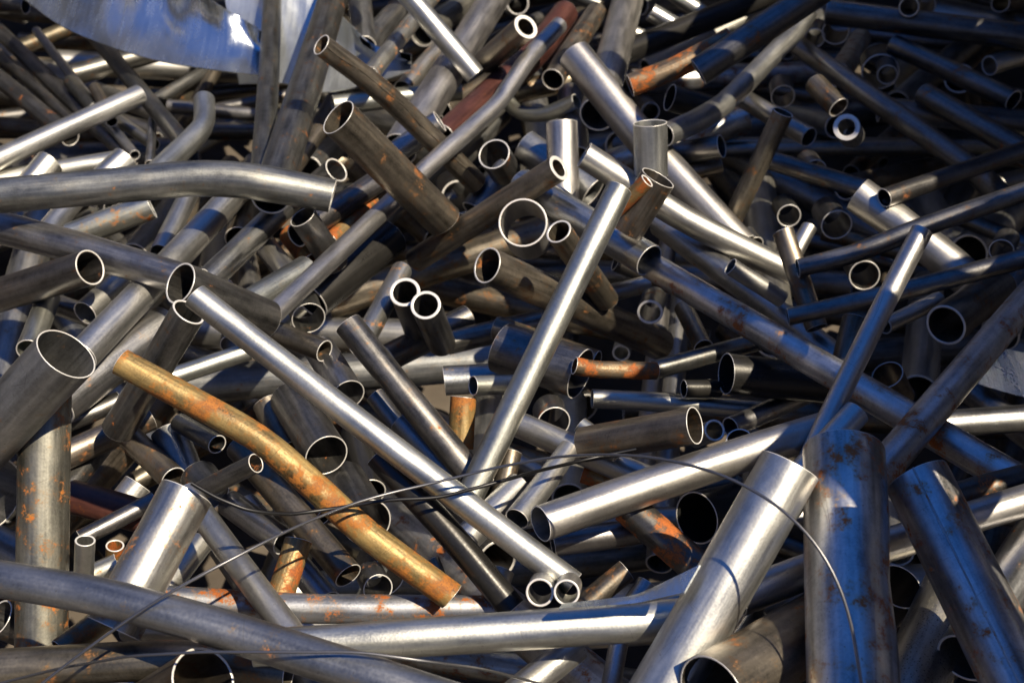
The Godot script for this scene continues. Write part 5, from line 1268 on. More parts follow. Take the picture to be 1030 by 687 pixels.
	[1.8793, .7222, -3.364, 1.3179, 1.0123, -3.2379, .025],
	[1.021, .4262, -.9971, 1.6186, .2657, -.2399, .025],
	[1.5406, .8403, -1.2223, 1.9219, .7094, -.419, .025],
	[1.8584, .9404, -3.1278, .9538, .5689, -2.6459, .025],
	[.6432, .1864, -1.661, 1.3395, .3298, -1.3335, .03],
	[1.1863, .9591, -2.1045, 1.7761, .7664, -1.9321, .025],
	[1.4633, -.2795, -2.2807, 1.942, .4793, -1.8052, .04],
	[1.2332, .4633, -2.784, 2.0195, .9498, -2.6871, .025],
	[.8548, -.0024, -2.737, 1.0894, .1856, -1.6087, .025],
	[.9119, .2526, -1.0154, .5818, .088, -.253, .05],
	[1.7007, .023, -3.7441, 2.4114, -.0748, -2.8834, .03],
	[1.4496, 1.1713, -1.0796, 2.5327, 1.0003, -.6099, .025],
	[1.6695, -.2726, -1.6824, 2.2455, .1007, -1.0235, .025],
	[1.3621, .3155, -2.5615, .5448, .0659, -2.4577, .03],
	[1.5764, .6403, -2.0833, 1.3637, .6989, -1.3215, .03],
	[1.3946, 1.3122, -2.2618, 2.0731, .5464, -2.1324, .03],
	[2.4529, .6039, -2.9661, 1.7447, 1.0459, -2.5624, .025],
	[1.6144, .1049, -2.3878, .9864, .4453, -2.1666, .025],
	[1.4769, -.1157, -.361, 2.3706, -.0365, -.3302, .03],
	[.7254, -.0782, -3.3912, .8726, -.0266, -2.7726, .03],
	[1.218, .3854, -.6387, .7872, .4, -.0532, .04],
	[2.0788, .0992, -3.3311, .9282, .2397, -3.288, .025],
	[2.1764, 1.1464, -2.8679, 1.4439, .9657, -2.6329, .04],
	[1.6687, .2982, -3.7662, 1.4292, .141, -2.8621, .05],
	[1.5397, .3685, -3.6037, 1.3306, .293, -2.6742, .03],
	[1.2561, .9621, -3.2937, 1.6614, .7998, -2.6357, .025],
	[1.0671, .1271, -.788, 1.3783, .1577, .2468, .04],
	[2.0092, .7871, -2.9803, 1.5606, .9823, -2.4543, .025],
	[.7893, .1126, -3.5362, .8633, .427, -2.5611, .025],
	[1.9158, 1.0624, -2.0554, 1.7462, .5939, -1.3651, .03],
	[1.1747, .2884, -2.8141, 1.7964, .1666, -2.3036, .03],
	[1.298, -.0281, -1.8352, 2.2138, .1116, -1.7734, .025],
	[1.065, -.1204, -1.1546, 1.3237, .5699, -.1142, .025],
	[2.164, .0752, -1.7995, 1.4513, .0659, -1.7032, .025],
	[.8424, .2729, -3.6906, .9935, -.0457, -2.4479, .04],
	[.8407, .0464, -3.1547, 1.4448, -.0109, -2.0375, .025],
	[2.3001, 1.1386, -2.0973, 1.9279, 1.2034, -1.4034, .025],
	[1.559, 1.1889, -1.6221, 2.3175, .9633, -1.0059, .025],
	[1.9144, -.0493, -2.4639, 2.2095, .1158, -1.9075, .025],
	[2.0974, .1665, -.87, 1.725, .3623, -.3798, .04],
	[2.368, 1.0412, -1.9745, 1.6866, .8229, -1.5468, .04],
	[1.8975, .3323, -1.4141, 1.1076, .4092, -1.3471, .03],
	[1.7231, 1.1978, -1.919, 2.2331, 1.0872, -1.4199, .025],
	[1.0353, .3593, -1.5563, 1.4161, .6261, -1.1562, .025],
	[1.5604, .2984, -1.1854, .8477, -.1719, -.5809, .025],
	[1.3836, .7109, -2.5913, 1.8459, .7451, -1.9637, .05],
]
const WIRES = [
	[.0012, "long thin grey wire arching right across the lower half of the pile", [-.3466, .0676, -.5278, -.327, .0796, -.5371, -.3072, .0913, -.5463, -.2871, .1026, -.5552, -.2667, .1133, -.5639, -.2461, .1224, -.573, -.2255, .1286, -.5832, -.2056, .1306, -.5967, -.1866, .1276, -.6149, -.1675, .1201, -.637, -.1469, .1112, -.6596, -.1242, .1045, -.6792, -.0991, .1011, -.693, -.0724, .1014, -.7016, -.0452, .1052, -.7071, -.0178, .1122, -.7093, .0096, .1225, -.7065, .0364, .1367, -.6978, .0623, .1526, -.6834, .0869, .1681, -.6666, .1102, .1808, -.6497, .1323, .1894, -.6331, .1531, .1949, -.6166, .1719, .1971, -.5993, .1887, .196, -.5818, .2032, .1909, -.5646, .2149, .1814, -.5482, .2237, .1683, -.5328, .2299, .1525, -.518, .234, .1353, -.5036, .2374, .1176, -.4894]],
	[.0011, "thin dark wire bowed low along the bottom edge", [-.4039, .0226, -.5621, -.3884, .0278, -.5627, -.3716, .0359, -.5611, -.3543, .0453, -.5585, -.3364, .0562, -.5543, -.318, .068, -.5485, -.2999, .0799, -.5424, -.2827, .0903, -.5374, -.2666, .0977, -.5336, -.2514, .1025, -.5309, -.2368, .1062, -.529, -.2224, .1093, -.5275, -.2082, .1117, -.5259, -.1943, .1136, -.5244, -.1805, .1149, -.5234, -.1669, .1157, -.5228, -.1534, .1161, -.5225, -.14, .1163, -.5223, -.1267, .1164, -.5223, -.1133, .1163, -.5222, -.1, .1154, -.5217, -.0868, .1136, -.521, -.0737, .1108, -.521, -.0607, .1057, -.5226, -.0479, .097, -.5268, -.035, .084, -.5342, -.0218, .0677, -.5437, -.0081, .0505, -.5529, .0059, .0352, -.5598, .0203, .0233, -.5641, .0348, .0169, -.5644]],
	[.0017, "black flat wire hanging loose beneath the long arched one", [-.2537, .1324, -.6726, -.2434, .1274, -.6689, -.2329, .1226, -.6657, -.2221, .1179, -.6638, -.2114, .1124, -.6635, -.2007, .1066, -.666, -.1901, .1, -.6707, -.1795, .0934, -.6765, -.1685, .0889, -.6827, -.1569, .0864, -.6875, -.1448, .0856, -.6907, -.1325, .0862, -.6928, -.1201, .0873, -.6945, -.1076, .0884, -.6961, -.0951, .0884, -.6976, -.0826, .0876, -.6992, -.07, .0865, -.7011, -.0576, .0861, -.7037, -.0453, .0871, -.7069, -.033, .0884, -.7102, -.0206, .0889, -.7143, -.0083, .0872, -.7209, .0042, .0817, -.7314, .0171, .0721, -.7462, .0307, .0602, -.7631, .0447, .0494, -.7788, .0589, .0424, -.7906, .073, .0396, -.7981, .0871, .0397, -.8022, .101, .0412, -.8047, .1149, .0432, -.8066]],
]
const SHEETS = [
	[25, 9, "curved galvanised sheet with a blue sheen in the upper left corner", [-.8465, .039, -1.9435, -.8315, .0295, -1.9359, -.8161, .0202, -1.9277, -.8, .0118, -1.9179, -.7829, .0045, -1.9062, -.7648, -.0015, -1.8934, -.7459, -.0064, -1.8809, -.7264, -.0102, -1.8694, -.7066, -.0134, -1.8587, -.6867, -.0162, -1.8483, -.6668, -.0187, -1.8381, -.6469, -.0207, -1.8282, -.6269, -.0224, -1.8185, -.6069, -.0239, -1.8091, -.5872, -.0253, -1.8003, -.5677, -.0266, -1.793, -.5485, -.0278, -1.7876, -.5296, -.029, -1.7834, -.5108, -.0303, -1.7798, -.4921, -.0315, -1.7766, -.4735, -.033, -1.774, -.4551, -.0346, -1.772, -.4368, -.0363, -1.7705, -.4185, -.0381, -1.7691, -.4002, -.0398, -1.7677, -.8432, .0414, -1.9683, -.8284, .0325, -1.9628, -.8127, .0243, -1.9555, -.7962, .017, -1.9463, -.7789, .0105, -1.9357, -.7608, .0051, -1.9238, -.7415, .0011, -1.9112, -.7217, -.0019, -1.8987, -.7019, -.0048, -1.8876, -.6828, -.0083, -1.8783, -.6639, -.0119, -1.8698, -.6447, -.0147, -1.8604, -.6251, -.0169, -1.8501, -.6058, -.0189, -1.8398, -.5868, -.0211, -1.8307, -.5679, -.0231, -1.8226, -.5491, -.0246, -1.8151, -.5302, -.0257, -1.8085, -.5116, -.0271, -1.8034, -.4933, -.0289, -1.7999, -.4752, -.0309, -1.7968, -.457, -.0327, -1.7936, -.4389, -.0347, -1.7908, -.4212, -.0372, -1.7893, -.4038, -.0403, -1.7888, -.8395, .0441, -1.9929, -.824, .0367, -1.9875, -.8077, .03, -1.9801, -.7911, .0235, -1.9723, -.7742, .0174, -1.9639, -.756, .0126, -1.9532, -.7363, .0096, -1.9398, -.716, .0075, -1.9262, -.6965, .0045, -1.9154, -.6782, .0003, -1.9075, -.6601, -.004, -1.8998, -.6414, -.0074, -1.8905, -.6227, -.0103, -1.8802, -.6043, -.0135, -1.8706, -.5862, -.0166, -1.8613, -.5676, -.0187, -1.8509, -.5485, -.0196, -1.8396, -.5297, -.0205, -1.8303, -.5117, -.0226, -1.8247, -.4942, -.0255, -1.8217, -.4765, -.028, -1.8184, -.4586, -.0302, -1.8142, -.441, -.0328, -1.811, -.424, -.0364, -1.8099, -.4071, -.0403, -1.8092, -.8351, .0476, -2.0162, -.8183, .0422, -2.0092, -.801, .0373, -2.0012, -.7843, .0318, -1.9946, -.7675, .0263, -1.9878, -.7491, .0224, -1.9775, -.7291, .0202, -1.9641, -.7093, .018, -1.9517, -.6908, .0143, -1.9429, -.6731, .0096, -1.9358, -.655, .0055, -1.9269, -.6365, .0022, -1.9163, -.6187, -.0018, -1.9067, -.6018, -.0065, -1.8987, -.5846, -.0106, -1.8893, -.5661, -.0125, -1.876, -.5469, -.013, -1.8611, -.5284, -.0141, -1.8496, -.511, -.0168, -1.8434, -.4939, -.0201, -1.8397, -.4765, -.0229, -1.8353, -.4592, -.0259, -1.8313, -.4428, -.0302, -1.83, -.4267, -.0353, -1.8303, -.4101, -.0394, -1.8281, -.8287, .0528, -2.0352, -.811, .0491, -2.0277, -.7933, .0455, -2.0201, -.7763, .0412, -2.0142, -.7586, .0375, -2.0064, -.7392, .0353, -1.9944, -.7194, .0336, -1.9818, -.7011, .0303, -1.9735, -.6843, .025, -1.9689, -.6672, .02, -1.9624, -.6488, .0164, -1.9514, -.6304, .0132, -1.939, -.6135, .0085, -1.9296, -.5976, .0028, -1.9218, -.5808, -.0015, -1.9107, -.5626, -.0034, -1.8948, -.5441, -.0045, -1.8786, -.5266, -.0069, -1.8675, -.5098, -.0101, -1.8606, -.4925, -.0129, -1.8539, -.4751, -.0153, -1.847, -.4587, -.0193, -1.8436, -.4436, -.0257, -1.8452, -.4286, -.0325, -1.8471, -.4122, -.0366, -1.8431, -.819, .0609, -2.0464, -.8015, .0581, -2.041, -.7846, .0548, -2.0367, -.7673, .0516, -2.0317, -.748, .0503, -2.0208, -.7271, .0505, -2.0056, -.7076, .0492, -1.994, -.691, .0446, -1.9904, -.6759, .038, -1.9898, -.6595, .0324, -1.9843, -.6414, .0288, -1.9728, -.6238, .025, -1.9607, -.6076, .0196, -1.9511, -.5917, .0143, -1.9403, -.5745, .011, -1.9242, -.5566, .0092, -1.9053, -.5396, .0064, -1.8906, -.524, .0018, -1.8823, -.5079, -.0023, -1.8753, -.4905, -.0045, -1.8655, -.473, -.0065, -1.856, -.4574, -.0114, -1.853, -.4433, -.0192, -1.856, -.4288, -.0264, -1.8571, -.4127, -.0304, -1.8508, -.8063, .0718, -2.05, -.7895, .0694, -2.0477, -.7738, .0659, -2.0483, -.7565, .0638, -2.0445, -.736, .0646, -2.0314, -.7143, .0663, -2.0147, -.6954, .0652, -2.0051, -.6799, .0601, -2.0044, -.6652, .0535, -2.0044, -.6491, .048, -1.9985, -.6323, .0433, -1.989, -.6165, .0375, -1.9808, -.6014, .0312, -1.9718, -.5849, .0271, -1.9558, -.5666, .0258, -1.9323, -.5489, .0242, -1.9101, -.5336, .0196, -1.8972, -.5197, .013, -1.8914, -.5044, .0079, -1.8845, -.4875, .0054, -1.8738, -.4709, .0023, -1.8651, -.4562, -.0038, -1.8632, -.4424, -.0115, -1.8641, -.4275, -.0173, -1.86, -.4113, -.0205, -1.85, -.7925, .0836, -2.0508, -.7759, .0822, -2.0502, -.7605, .0795, -2.053, -.7427, .0789, -2.0492, -.7219, .0808, -2.0364, -.7015, .0823, -2.0236, -.6842, .0802, -2.019, -.6691, .0753, -2.0191, -.6534, .0703, -2.0153, -.6368, .0658, -2.0067, -.6215, .0599, -1.9999, -.608, .0518, -1.9967, -.5939, .0445, -1.9886, -.5771, .0413, -1.9678, -.5584, .041, -1.939, -.5413, .0391, -1.915, -.5272, .0334, -1.9021, -.5138, .0264, -1.8949, -.499, .0213, -1.8862, -.4833, .0173, -1.8772, -.4687, .0114, -1.8736, -.4554, .0033, -1.8746, -.4413, -.0035, -1.8716, -.4253, -.0067, -1.8596, -.4089, -.0087, -1.8447, -.78, .0943, -2.0546, -.7628, .0945, -2.0541, -.7457, .0945, -2.0535, -.7261, .0966, -2.0458, -.7058, .0992, -2.035, -.6882, .0987, -2.031, -.6736, .0945, -2.0348, -.6587, .0899, -2.0358, -.6418, .0868, -2.0271, -.6247, .0834, -2.0151, -.6103, .0768, -2.0096, -.5979, .0678, -2.0079, -.5841, .0607, -1.9977, -.5674, .0578, -1.9737, -.55, .0564, -1.9451, -.5348, .0525, -1.9236, -.5215, .046, -1.9099, -.5077, .0403, -1.897, -.4925, .0363, -1.8836, -.4781, .0308, -1.8767, -.4659, .0215, -1.8797, -.454, .0114, -1.8838, -.4398, .0054, -1.8771, -.4232, .0039, -1.8591, -.4069, .0023, -1.8413]],
	[25, 9, "torn pale galvanised sheet behind the dark leaning tube", [-.4431, -.0588, -1.7783, -.4313, -.0587, -1.7793, -.4195, -.0587, -1.7804, -.4077, -.0586, -1.7815, -.3959, -.0586, -1.7825, -.3841, -.0588, -1.783, -.3723, -.0595, -1.7823, -.3606, -.0609, -1.7798, -.3489, -.0629, -1.7761, -.3372, -.065, -1.772, -.3256, -.0668, -1.7686, -.314, -.0677, -1.7669, -.3024, -.0677, -1.7671, -.2908, -.0671, -1.7687, -.2791, -.066, -1.7707, -.2674, -.0645, -1.7724, -.2557, -.0624, -1.7738, -.244, -.0598, -1.7749, -.2323, -.0571, -1.7758, -.2206, -.0542, -1.7768, -.209, -.0511, -1.7778, -.1976, -.0477, -1.779, -.1862, -.044, -1.7802, -.1748, -.0403, -1.7816, -.1635, -.0366, -1.7829, -.4549, -.057, -1.8248, -.4428, -.0575, -1.8269, -.4305, -.0574, -1.8279, -.418, -.0572, -1.8284, -.4055, -.0571, -1.8292, -.3931, -.0573, -1.8292, -.3805, -.0575, -1.8271, -.3679, -.0583, -1.8226, -.3555, -.0599, -1.8178, -.3435, -.0625, -1.8142, -.3317, -.0651, -1.8115, -.3197, -.0665, -1.809, -.3077, -.0666, -1.8069, -.2956, -.0661, -1.8059, -.2837, -.0656, -1.8057, -.2718, -.0646, -1.8052, -.2597, -.0626, -1.8032, -.2477, -.0601, -1.8005, -.2357, -.0576, -1.7985, -.2239, -.0555, -1.7978, -.2121, -.0531, -1.7974, -.2001, -.0499, -1.7967, -.1881, -.0464, -1.7963, -.1763, -.0433, -1.7971, -.1646, -.0407, -1.7989, -.4668, -.0544, -1.8715, -.4539, -.0545, -1.8727, -.4408, -.054, -1.8726, -.4278, -.0539, -1.8733, -.415, -.0543, -1.8749, -.402, -.0545, -1.8746, -.3884, -.0541, -1.8704, -.3749, -.0541, -1.8639, -.3619, -.0558, -1.8586, -.3496, -.0589, -1.8557, -.3374, -.062, -1.8531, -.325, -.0637, -1.8493, -.3126, -.0643, -1.8455, -.3005, -.0647, -1.8433, -.2883, -.0649, -1.8411, -.2759, -.0637, -1.8367, -.2633, -.0611, -1.8296, -.2509, -.0585, -1.8228, -.2389, -.0569, -1.8188, -.227, -.056, -1.8172, -.2149, -.0543, -1.8156, -.2025, -.0515, -1.8134, -.19, -.0485, -1.8122, -.1778, -.0463, -1.8129, -.1656, -.0443, -1.8141, -.4785, -.0506, -1.9173, -.4645, -.0496, -1.916, -.4503, -.0484, -1.9141, -.4368, -.0484, -1.9148, -.4235, -.049, -1.9167, -.4098, -.0489, -1.9154, -.3955, -.0482, -1.9098, -.3815, -.0485, -1.9034, -.3682, -.0509, -1.8994, -.3554, -.0543, -1.8967, -.3425, -.0569, -1.8919, -.3295, -.0583, -1.8855, -.317, -.0597, -1.8806, -.3048, -.0616, -1.8781, -.2925, -.0625, -1.874, -.2796, -.0611, -1.8651, -.2665, -.058, -1.8529, -.2538, -.0555, -1.8426, -.2417, -.0549, -1.8366, -.2297, -.0546, -1.833, -.2173, -.0534, -1.8293, -.2045, -.0514, -1.8265, -.1918, -.05, -1.8267, -.1793, -.0491, -1.8284, -.1664, -.0471, -1.8276, -.4893, -.0443, -1.9593, -.4743, -.0428, -1.9565, -.4595, -.0414, -1.954, -.4453, -.0412, -1.954, -.431, -.0409, -1.9535, -.4161, -.0397, -1.9492, -.4012, -.039, -1.9431, -.3873, -.0408, -1.9395, -.3743, -.0448, -1.9389, -.361, -.0485, -1.9362, -.3472, -.0502, -1.9284, -.3335, -.0511, -1.9188, -.3207, -.0531, -1.9123, -.3084, -.0558, -1.9081, -.2957, -.0569, -1.9005, -.2824, -.0552, -1.8873, -.2691, -.0528, -1.8724, -.2565, -.0518, -1.861, -.2443, -.052, -1.8529, -.2319, -.0514, -1.845, -.219, -.0499, -1.8377, -.206, -.049, -1.8349, -.1933, -.0497, -1.8375, -.1804, -.0503, -1.8404, -.1669, -.048, -1.8373, -.4983, -.0344, -1.9942, -.483, -.0333, -1.9923, -.4681, -.0329, -1.9918, -.4533, -.0326, -1.9915, -.4376, -.0306, -1.9866, -.4213, -.0277, -1.9777, -.4059, -.0271, -1.9711, -.3923, -.0306, -1.9711, -.3794, -.0361, -1.9737, -.3657, -.0401, -1.9712, -.3513, -.0417, -1.962, -.3373, -.0431, -1.9512, -.3242, -.0456, -1.9428, -.3113, -.0477, -1.9336, -.2977, -.0474, -1.9192, -.2839, -.0456, -1.9014, -.2709, -.0451, -1.8865, -.2588, -.0466, -1.8764, -.2466, -.0478, -1.8667, -.2337, -.047, -1.8543, -.2204, -.0452, -1.8435, -.2072, -.0453, -1.8404, -.1942, -.0473, -1.8439, -.1808, -.0482, -1.8455, -.1667, -.0456, -1.8397, -.5055, -.021, -2.0219, -.4902, -.0208, -2.0219, -.4757, -.022, -2.025, -.4604, -.0217, -2.0247, -.4434, -.0185, -2.0162, -.426, -.0146, -2.0044, -.4104, -.0145, -1.9983, -.3966, -.0189, -2, -.3833, -.0244, -2.0024, -.369, -.0281, -1.9989, -.3545, -.0307, -1.9908, -.3408, -.034, -1.9823, -.3276, -.0374, -1.9726, -.3136, -.0381, -1.9563, -.2988, -.0356, -1.9328, -.2846, -.0335, -1.91, -.2719, -.0349, -1.8953, -.2603, -.0387, -1.8862, -.2482, -.0412, -1.8751, -.2352, -.041, -1.8604, -.2218, -.0404, -1.8493, -.2084, -.0418, -1.8467, -.1949, -.0437, -1.8476, -.1806, -.0429, -1.8436, -.1658, -.0393, -1.8337, -.512, -.0063, -2.0472, -.4965, -.0065, -2.0477, -.4818, -.008, -2.0518, -.4658, -.0074, -2.0502, -.4481, -.0039, -2.0406, -.4308, -.0012, -2.031, -.4154, -.0028, -2.0284, -.4012, -.0072, -2.0298, -.3865, -.011, -2.0277, -.3712, -.0135, -2.0209, -.3568, -.0173, -2.0144, -.3437, -.023, -2.0094, -.3303, -.0273, -1.9987, -.3154, -.0269, -1.9757, -.2998, -.0232, -1.945, -.2853, -.0214, -1.9187, -.2727, -.024, -1.9025, -.261, -.0284, -1.8906, -.2488, -.0312, -1.8761, -.236, -.0328, -1.8617, -.2231, -.0355, -1.8546, -.2098, -.039, -1.8541, -.1955, -.0398, -1.8507, -.18, -.0361, -1.8384, -.1645, -.0311, -1.8233, -.5194, .0074, -2.0755, -.5032, .0076, -2.075, -.487, .0077, -2.0747, -.4693, .0102, -2.068, -.4514, .0133, -2.0589, -.4352, .0129, -2.0564, -.4209, .0085, -2.0605, -.4061, .0041, -2.0617, -.3899, .0023, -2.0541, -.3735, .0011, -2.0433, -.3589, -.0032, -2.0371, -.3457, -.0098, -2.0321, -.3318, -.0139, -2.0174, -.3163, -.0131, -1.9892, -.3006, -.0105, -1.9567, -.2866, -.0109, -1.9311, -.274, -.0144, -1.9125, -.2616, -.0176, -1.8935, -.2489, -.0195, -1.8729, -.2364, -.023, -1.8592, -.2242, -.0294, -1.8574, -.211, -.035, -1.8594, -.1959, -.035, -1.8518, -.1795, -.0294, -1.8333, -.1633, -.0237, -1.8146]],
	[25, 5, "small flat pale blue plate at the right edge", [.5188, -.0528, -1.0152, .5215, -.0535, -1.0146, .5243, -.0541, -1.0141, .5271, -.0548, -1.0136, .5299, -.0555, -1.0131, .5327, -.0562, -1.0125, .5355, -.0569, -1.012, .5383, -.0575, -1.0115, .5411, -.0582, -1.0109, .5439, -.0589, -1.0104, .5467, -.0595, -1.0099, .5495, -.0601, -1.0094, .5523, -.0607, -1.009, .5551, -.0613, -1.0085, .5579, -.0619, -1.0081, .5608, -.0625, -1.0076, .5636, -.063, -1.0072, .5664, -.0636, -1.0067, .5693, -.0642, -1.0063, .5721, -.0647, -1.0058, .5749, -.0653, -1.0054, .5777, -.0659, -1.0049, .5806, -.0665, -1.0045, .5834, -.067, -1.004, .5862, -.0676, -1.0036, .5294, -.0505, -1.028, .5319, -.0511, -1.0276, .5344, -.0517, -1.0271, .537, -.0523, -1.0267, .5395, -.0529, -1.0262, .542, -.0534, -1.0258, .5445, -.054, -1.0253, .547, -.0546, -1.0249, .5495, -.0552, -1.0244, .552, -.0558, -1.024, .5546, -.0563, -1.0235, .5571, -.0569, -1.0231, .5596, -.0574, -1.0227, .5622, -.0579, -1.0223, .5647, -.0584, -1.0219, .5672, -.0589, -1.0215, .5698, -.0594, -1.0211, .5723, -.0599, -1.0207, .5749, -.0604, -1.0203, .5774, -.0609, -1.0199, .5799, -.0614, -1.0195, .5825, -.0619, -1.0191, .585, -.0625, -1.0187, .5876, -.063, -1.0183, .5901, -.0635, -1.0179, .5402, -.0482, -1.041, .5424, -.0486, -1.0406, .5446, -.0491, -1.0402, .5469, -.0496, -1.0399, .5491, -.0501, -1.0395, .5513, -.0506, -1.0391, .5536, -.0511, -1.0387, .5558, -.0516, -1.0383, .558, -.052, -1.038, .5603, -.0525, -1.0376, .5625, -.053, -1.0372, .5647, -.0535, -1.0369, .567, -.0539, -1.0365, .5692, -.0543, -1.0362, .5715, -.0548, -1.0358, .5737, -.0552, -1.0355, .576, -.0557, -1.0351, .5782, -.0561, -1.0348, .5805, -.0566, -1.0344, .5827, -.057, -1.0341, .585, -.0574, -1.0338, .5872, -.0579, -1.0334, .5895, -.0583, -1.0331, .5917, -.0588, -1.0327, .594, -.0592, -1.0324, .551, -.0457, -1.054, .553, -.0461, -1.0537, .5549, -.0465, -1.0534, .5569, -.0469, -1.0531, .5588, -.0472, -1.0528, .5608, -.0476, -1.0525, .5627, -.048, -1.0522, .5647, -.0484, -1.0519, .5666, -.0488, -1.0516, .5685, -.0492, -1.0513, .5705, -.0496, -1.051, .5724, -.0499, -1.0507, .5744, -.0503, -1.0504, .5764, -.0507, -1.0501, .5783, -.0511, -1.0498, .5803, -.0514, -1.0496, .5822, -.0518, -1.0493, .5842, -.0522, -1.049, .5861, -.0526, -1.0487, .5881, -.0529, -1.0484, .59, -.0533, -1.0481, .592, -.0537, -1.0478, .5939, -.0541, -1.0475, .5959, -.0544, -1.0472, .5978, -.0548, -1.0469, .562, -.0431, -1.0672, .5636, -.0434, -1.0669, .5653, -.0437, -1.0667, .5669, -.044, -1.0665, .5686, -.0443, -1.0662, .5703, -.0446, -1.066, .5719, -.0449, -1.0658, .5736, -.0451, -1.0656, .5752, -.0454, -1.0653, .5769, -.0457, -1.0651, .5786, -.046, -1.0649, .5802, -.0463, -1.0647, .5819, -.0466, -1.0644, .5835, -.0469, -1.0642, .5852, -.0472, -1.064, .5868, -.0475, -1.0637, .5885, -.0478, -1.0635, .5901, -.0481, -1.0632, .5918, -.0484, -1.063, .5934, -.0487, -1.0628, .5951, -.049, -1.0625, .5967, -.0494, -1.0623, .5984, -.0497, -1.062, .6001, -.05, -1.0618, .6017, -.0503, -1.0616]],
	[25, 3, "flattened pale blue strip lying above the level bottom tube", [.0353, .0879, -.5843, .0392, .088, -.5845, .0432, .088, -.5848, .0472, .0881, -.585, .0512, .0882, -.5853, .0552, .0883, -.5855, .0592, .0884, -.5858, .0632, .0885, -.586, .0671, .0886, -.5863, .0711, .0887, -.5865, .0751, .0888, -.5868, .0791, .0888, -.587, .0831, .0889, -.5872, .0871, .0891, -.5875, .091, .0896, -.5875, .0949, .0907, -.5873, .0986, .0924, -.5868, .1023, .0946, -.586, .1059, .0969, -.5852, .1095, .0993, -.5844, .1131, .1016, -.5835, .1167, .104, -.5827, .1202, .1063, -.5818, .1238, .1086, -.581, .1273, .111, -.5802, .0369, .0862, -.588, .0412, .0864, -.5884, .0455, .0865, -.5887, .0498, .0867, -.589, .054, .0869, -.5893, .0583, .087, -.5897, .0626, .0872, -.59, .0669, .0874, -.5903, .0712, .0876, -.5907, .0755, .0877, -.591, .0797, .0879, -.5913, .084, .0882, -.5917, .0882, .0887, -.592, .0923, .0897, -.5922, .0963, .0912, -.5923, .1002, .0931, -.5923, .1041, .0954, -.5921, .1079, .0979, -.5918, .1116, .1005, -.5914, .1153, .1031, -.591, .1191, .1057, -.5907, .1228, .1083, -.5903, .1265, .1109, -.5899, .1301, .1134, -.5895, .1338, .116, -.5892, .0386, .0845, -.5918, .0432, .0848, -.5922, .0478, .085, -.5926, .0523, .0853, -.593, .0569, .0855, -.5934, .0615, .0858, -.5939, .0661, .086, -.5943, .0706, .0863, -.5947, .0752, .0866, -.5951, .0798, .0868, -.5955, .0844, .0871, -.5959, .0889, .0876, -.5963, .0934, .0886, -.5967, .0976, .0903, -.5969, .1016, .0927, -.5971, .1056, .0955, -.5973, .1095, .0984, -.5974, .1134, .1012, -.5975, .1173, .1041, -.5976, .1212, .1069, -.5977, .125, .1098, -.5978, .1289, .1126, -.5979, .1327, .1155, -.598, .1365, .1183, -.5981, .1403, .1211, -.5982]],
]

var mats := {}
var taken := {}
var rim_mat: StandardMaterial3D
var noise_maps := {}

func numbered(called: String) -> String:
	var n: int = taken.get(called, 0)
	taken[called] = n + 1
	return called if n == 0 else "%s_%03d" % [called, n]

func tag(o: Node, label: String, category: String, group := "", kind := "") -> void:
	if label: o.set_meta("label", label)
	if category: o.set_meta("category", category)
	if group: o.set_meta("group", group)
	if kind: o.set_meta("kind", kind)

func _ready() -> void:
	# camera
	var cam := Camera3D.new()
	cam.name = "camera"
	add_child(cam)
	cam.position = Vector3(0, 0.8, 0)
	cam.rotation_degrees = Vector3(-38, 0, 0)
	cam.fov = 32.0
	cam.near = 0.02
	cam.far = 200.0
	cam.current = true
	var lens := CameraAttributesPhysical.new()
	lens.frustum_focal_length = 41.85
	lens.frustum_focus_distance = 1.08
	lens.exposure_aperture = 9.0
	cam.attributes = lens
	# sky and exposure
	var sky_mat := ProceduralSkyMaterial.new()
	sky_mat.sky_top_color = Color(0.20, 0.46, 0.84)
	sky_mat.sky_horizon_color = Color(0.58, 0.58, 0.57)
	sky_mat.sky_curve = 0.3
	sky_mat.ground_bottom_color = Color(0.16, 0.13, 0.10)
	sky_mat.ground_horizon_color = Color(0.30, 0.26, 0.22)
	sky_mat.energy_multiplier = 0.40
	var sky := Sky.new()
	sky.sky_material = sky_mat
	var env := Environment.new()
	env.background_mode = Environment.BG_SKY
	env.sky = sky
	env.tonemap_mode = Environment.TONE_MAPPER_LINEAR
	env.tonemap_exposure = 1.8
	env.sdfgi_enabled = true
	env.ssao_enabled = true
	env.ssil_enabled = true
	var we := WorldEnvironment.new()
	we.name = "world_environment"
	we.environment = env
	add_child(we)
	# sun: high on the right, a little behind the camera
	var sun := DirectionalLight3D.new()
	sun.name = "sun"
	add_child(sun)
	sun.look_at_from_position(Vector3(0.46, 0.84, 0.29), Vector3.ZERO)
	sun.light_energy = 1.6
	sun.light_color = Color(1.0, 0.94, 0.83)
	sun.light_angular_distance = 0.5
	sun.shadow_enabled = true
	make_materials()
	make_setting()
	make_mass()
	make_tubes()
	make_sheets()
	make_wires()

# ---------------------------------------------------------------- materials
func noise_bytes(seed_: int, freq: float, octaves: int, sx := 512, sy := 512, stretch := 1) -> PackedByteArray:
	var n := FastNoiseLite.new()
	n.seed = seed_
	n.noise_type = FastNoiseLite.TYPE_SIMPLEX_SMOOTH
	n.frequency = freq
	n.fractal_octaves = octaves
	var im := n.get_seamless_image(sx, sy / stretch, false, false, 0.1, true)
	if stretch > 1: im.resize(sx, sy, Image.INTERPOLATE_CUBIC)
	im.convert(Image.FORMAT_L8)
	return im.get_data()

func lin(r: float, g: float, b: float) -> Color:
	return Color(r, g, b).linear_to_srgb()

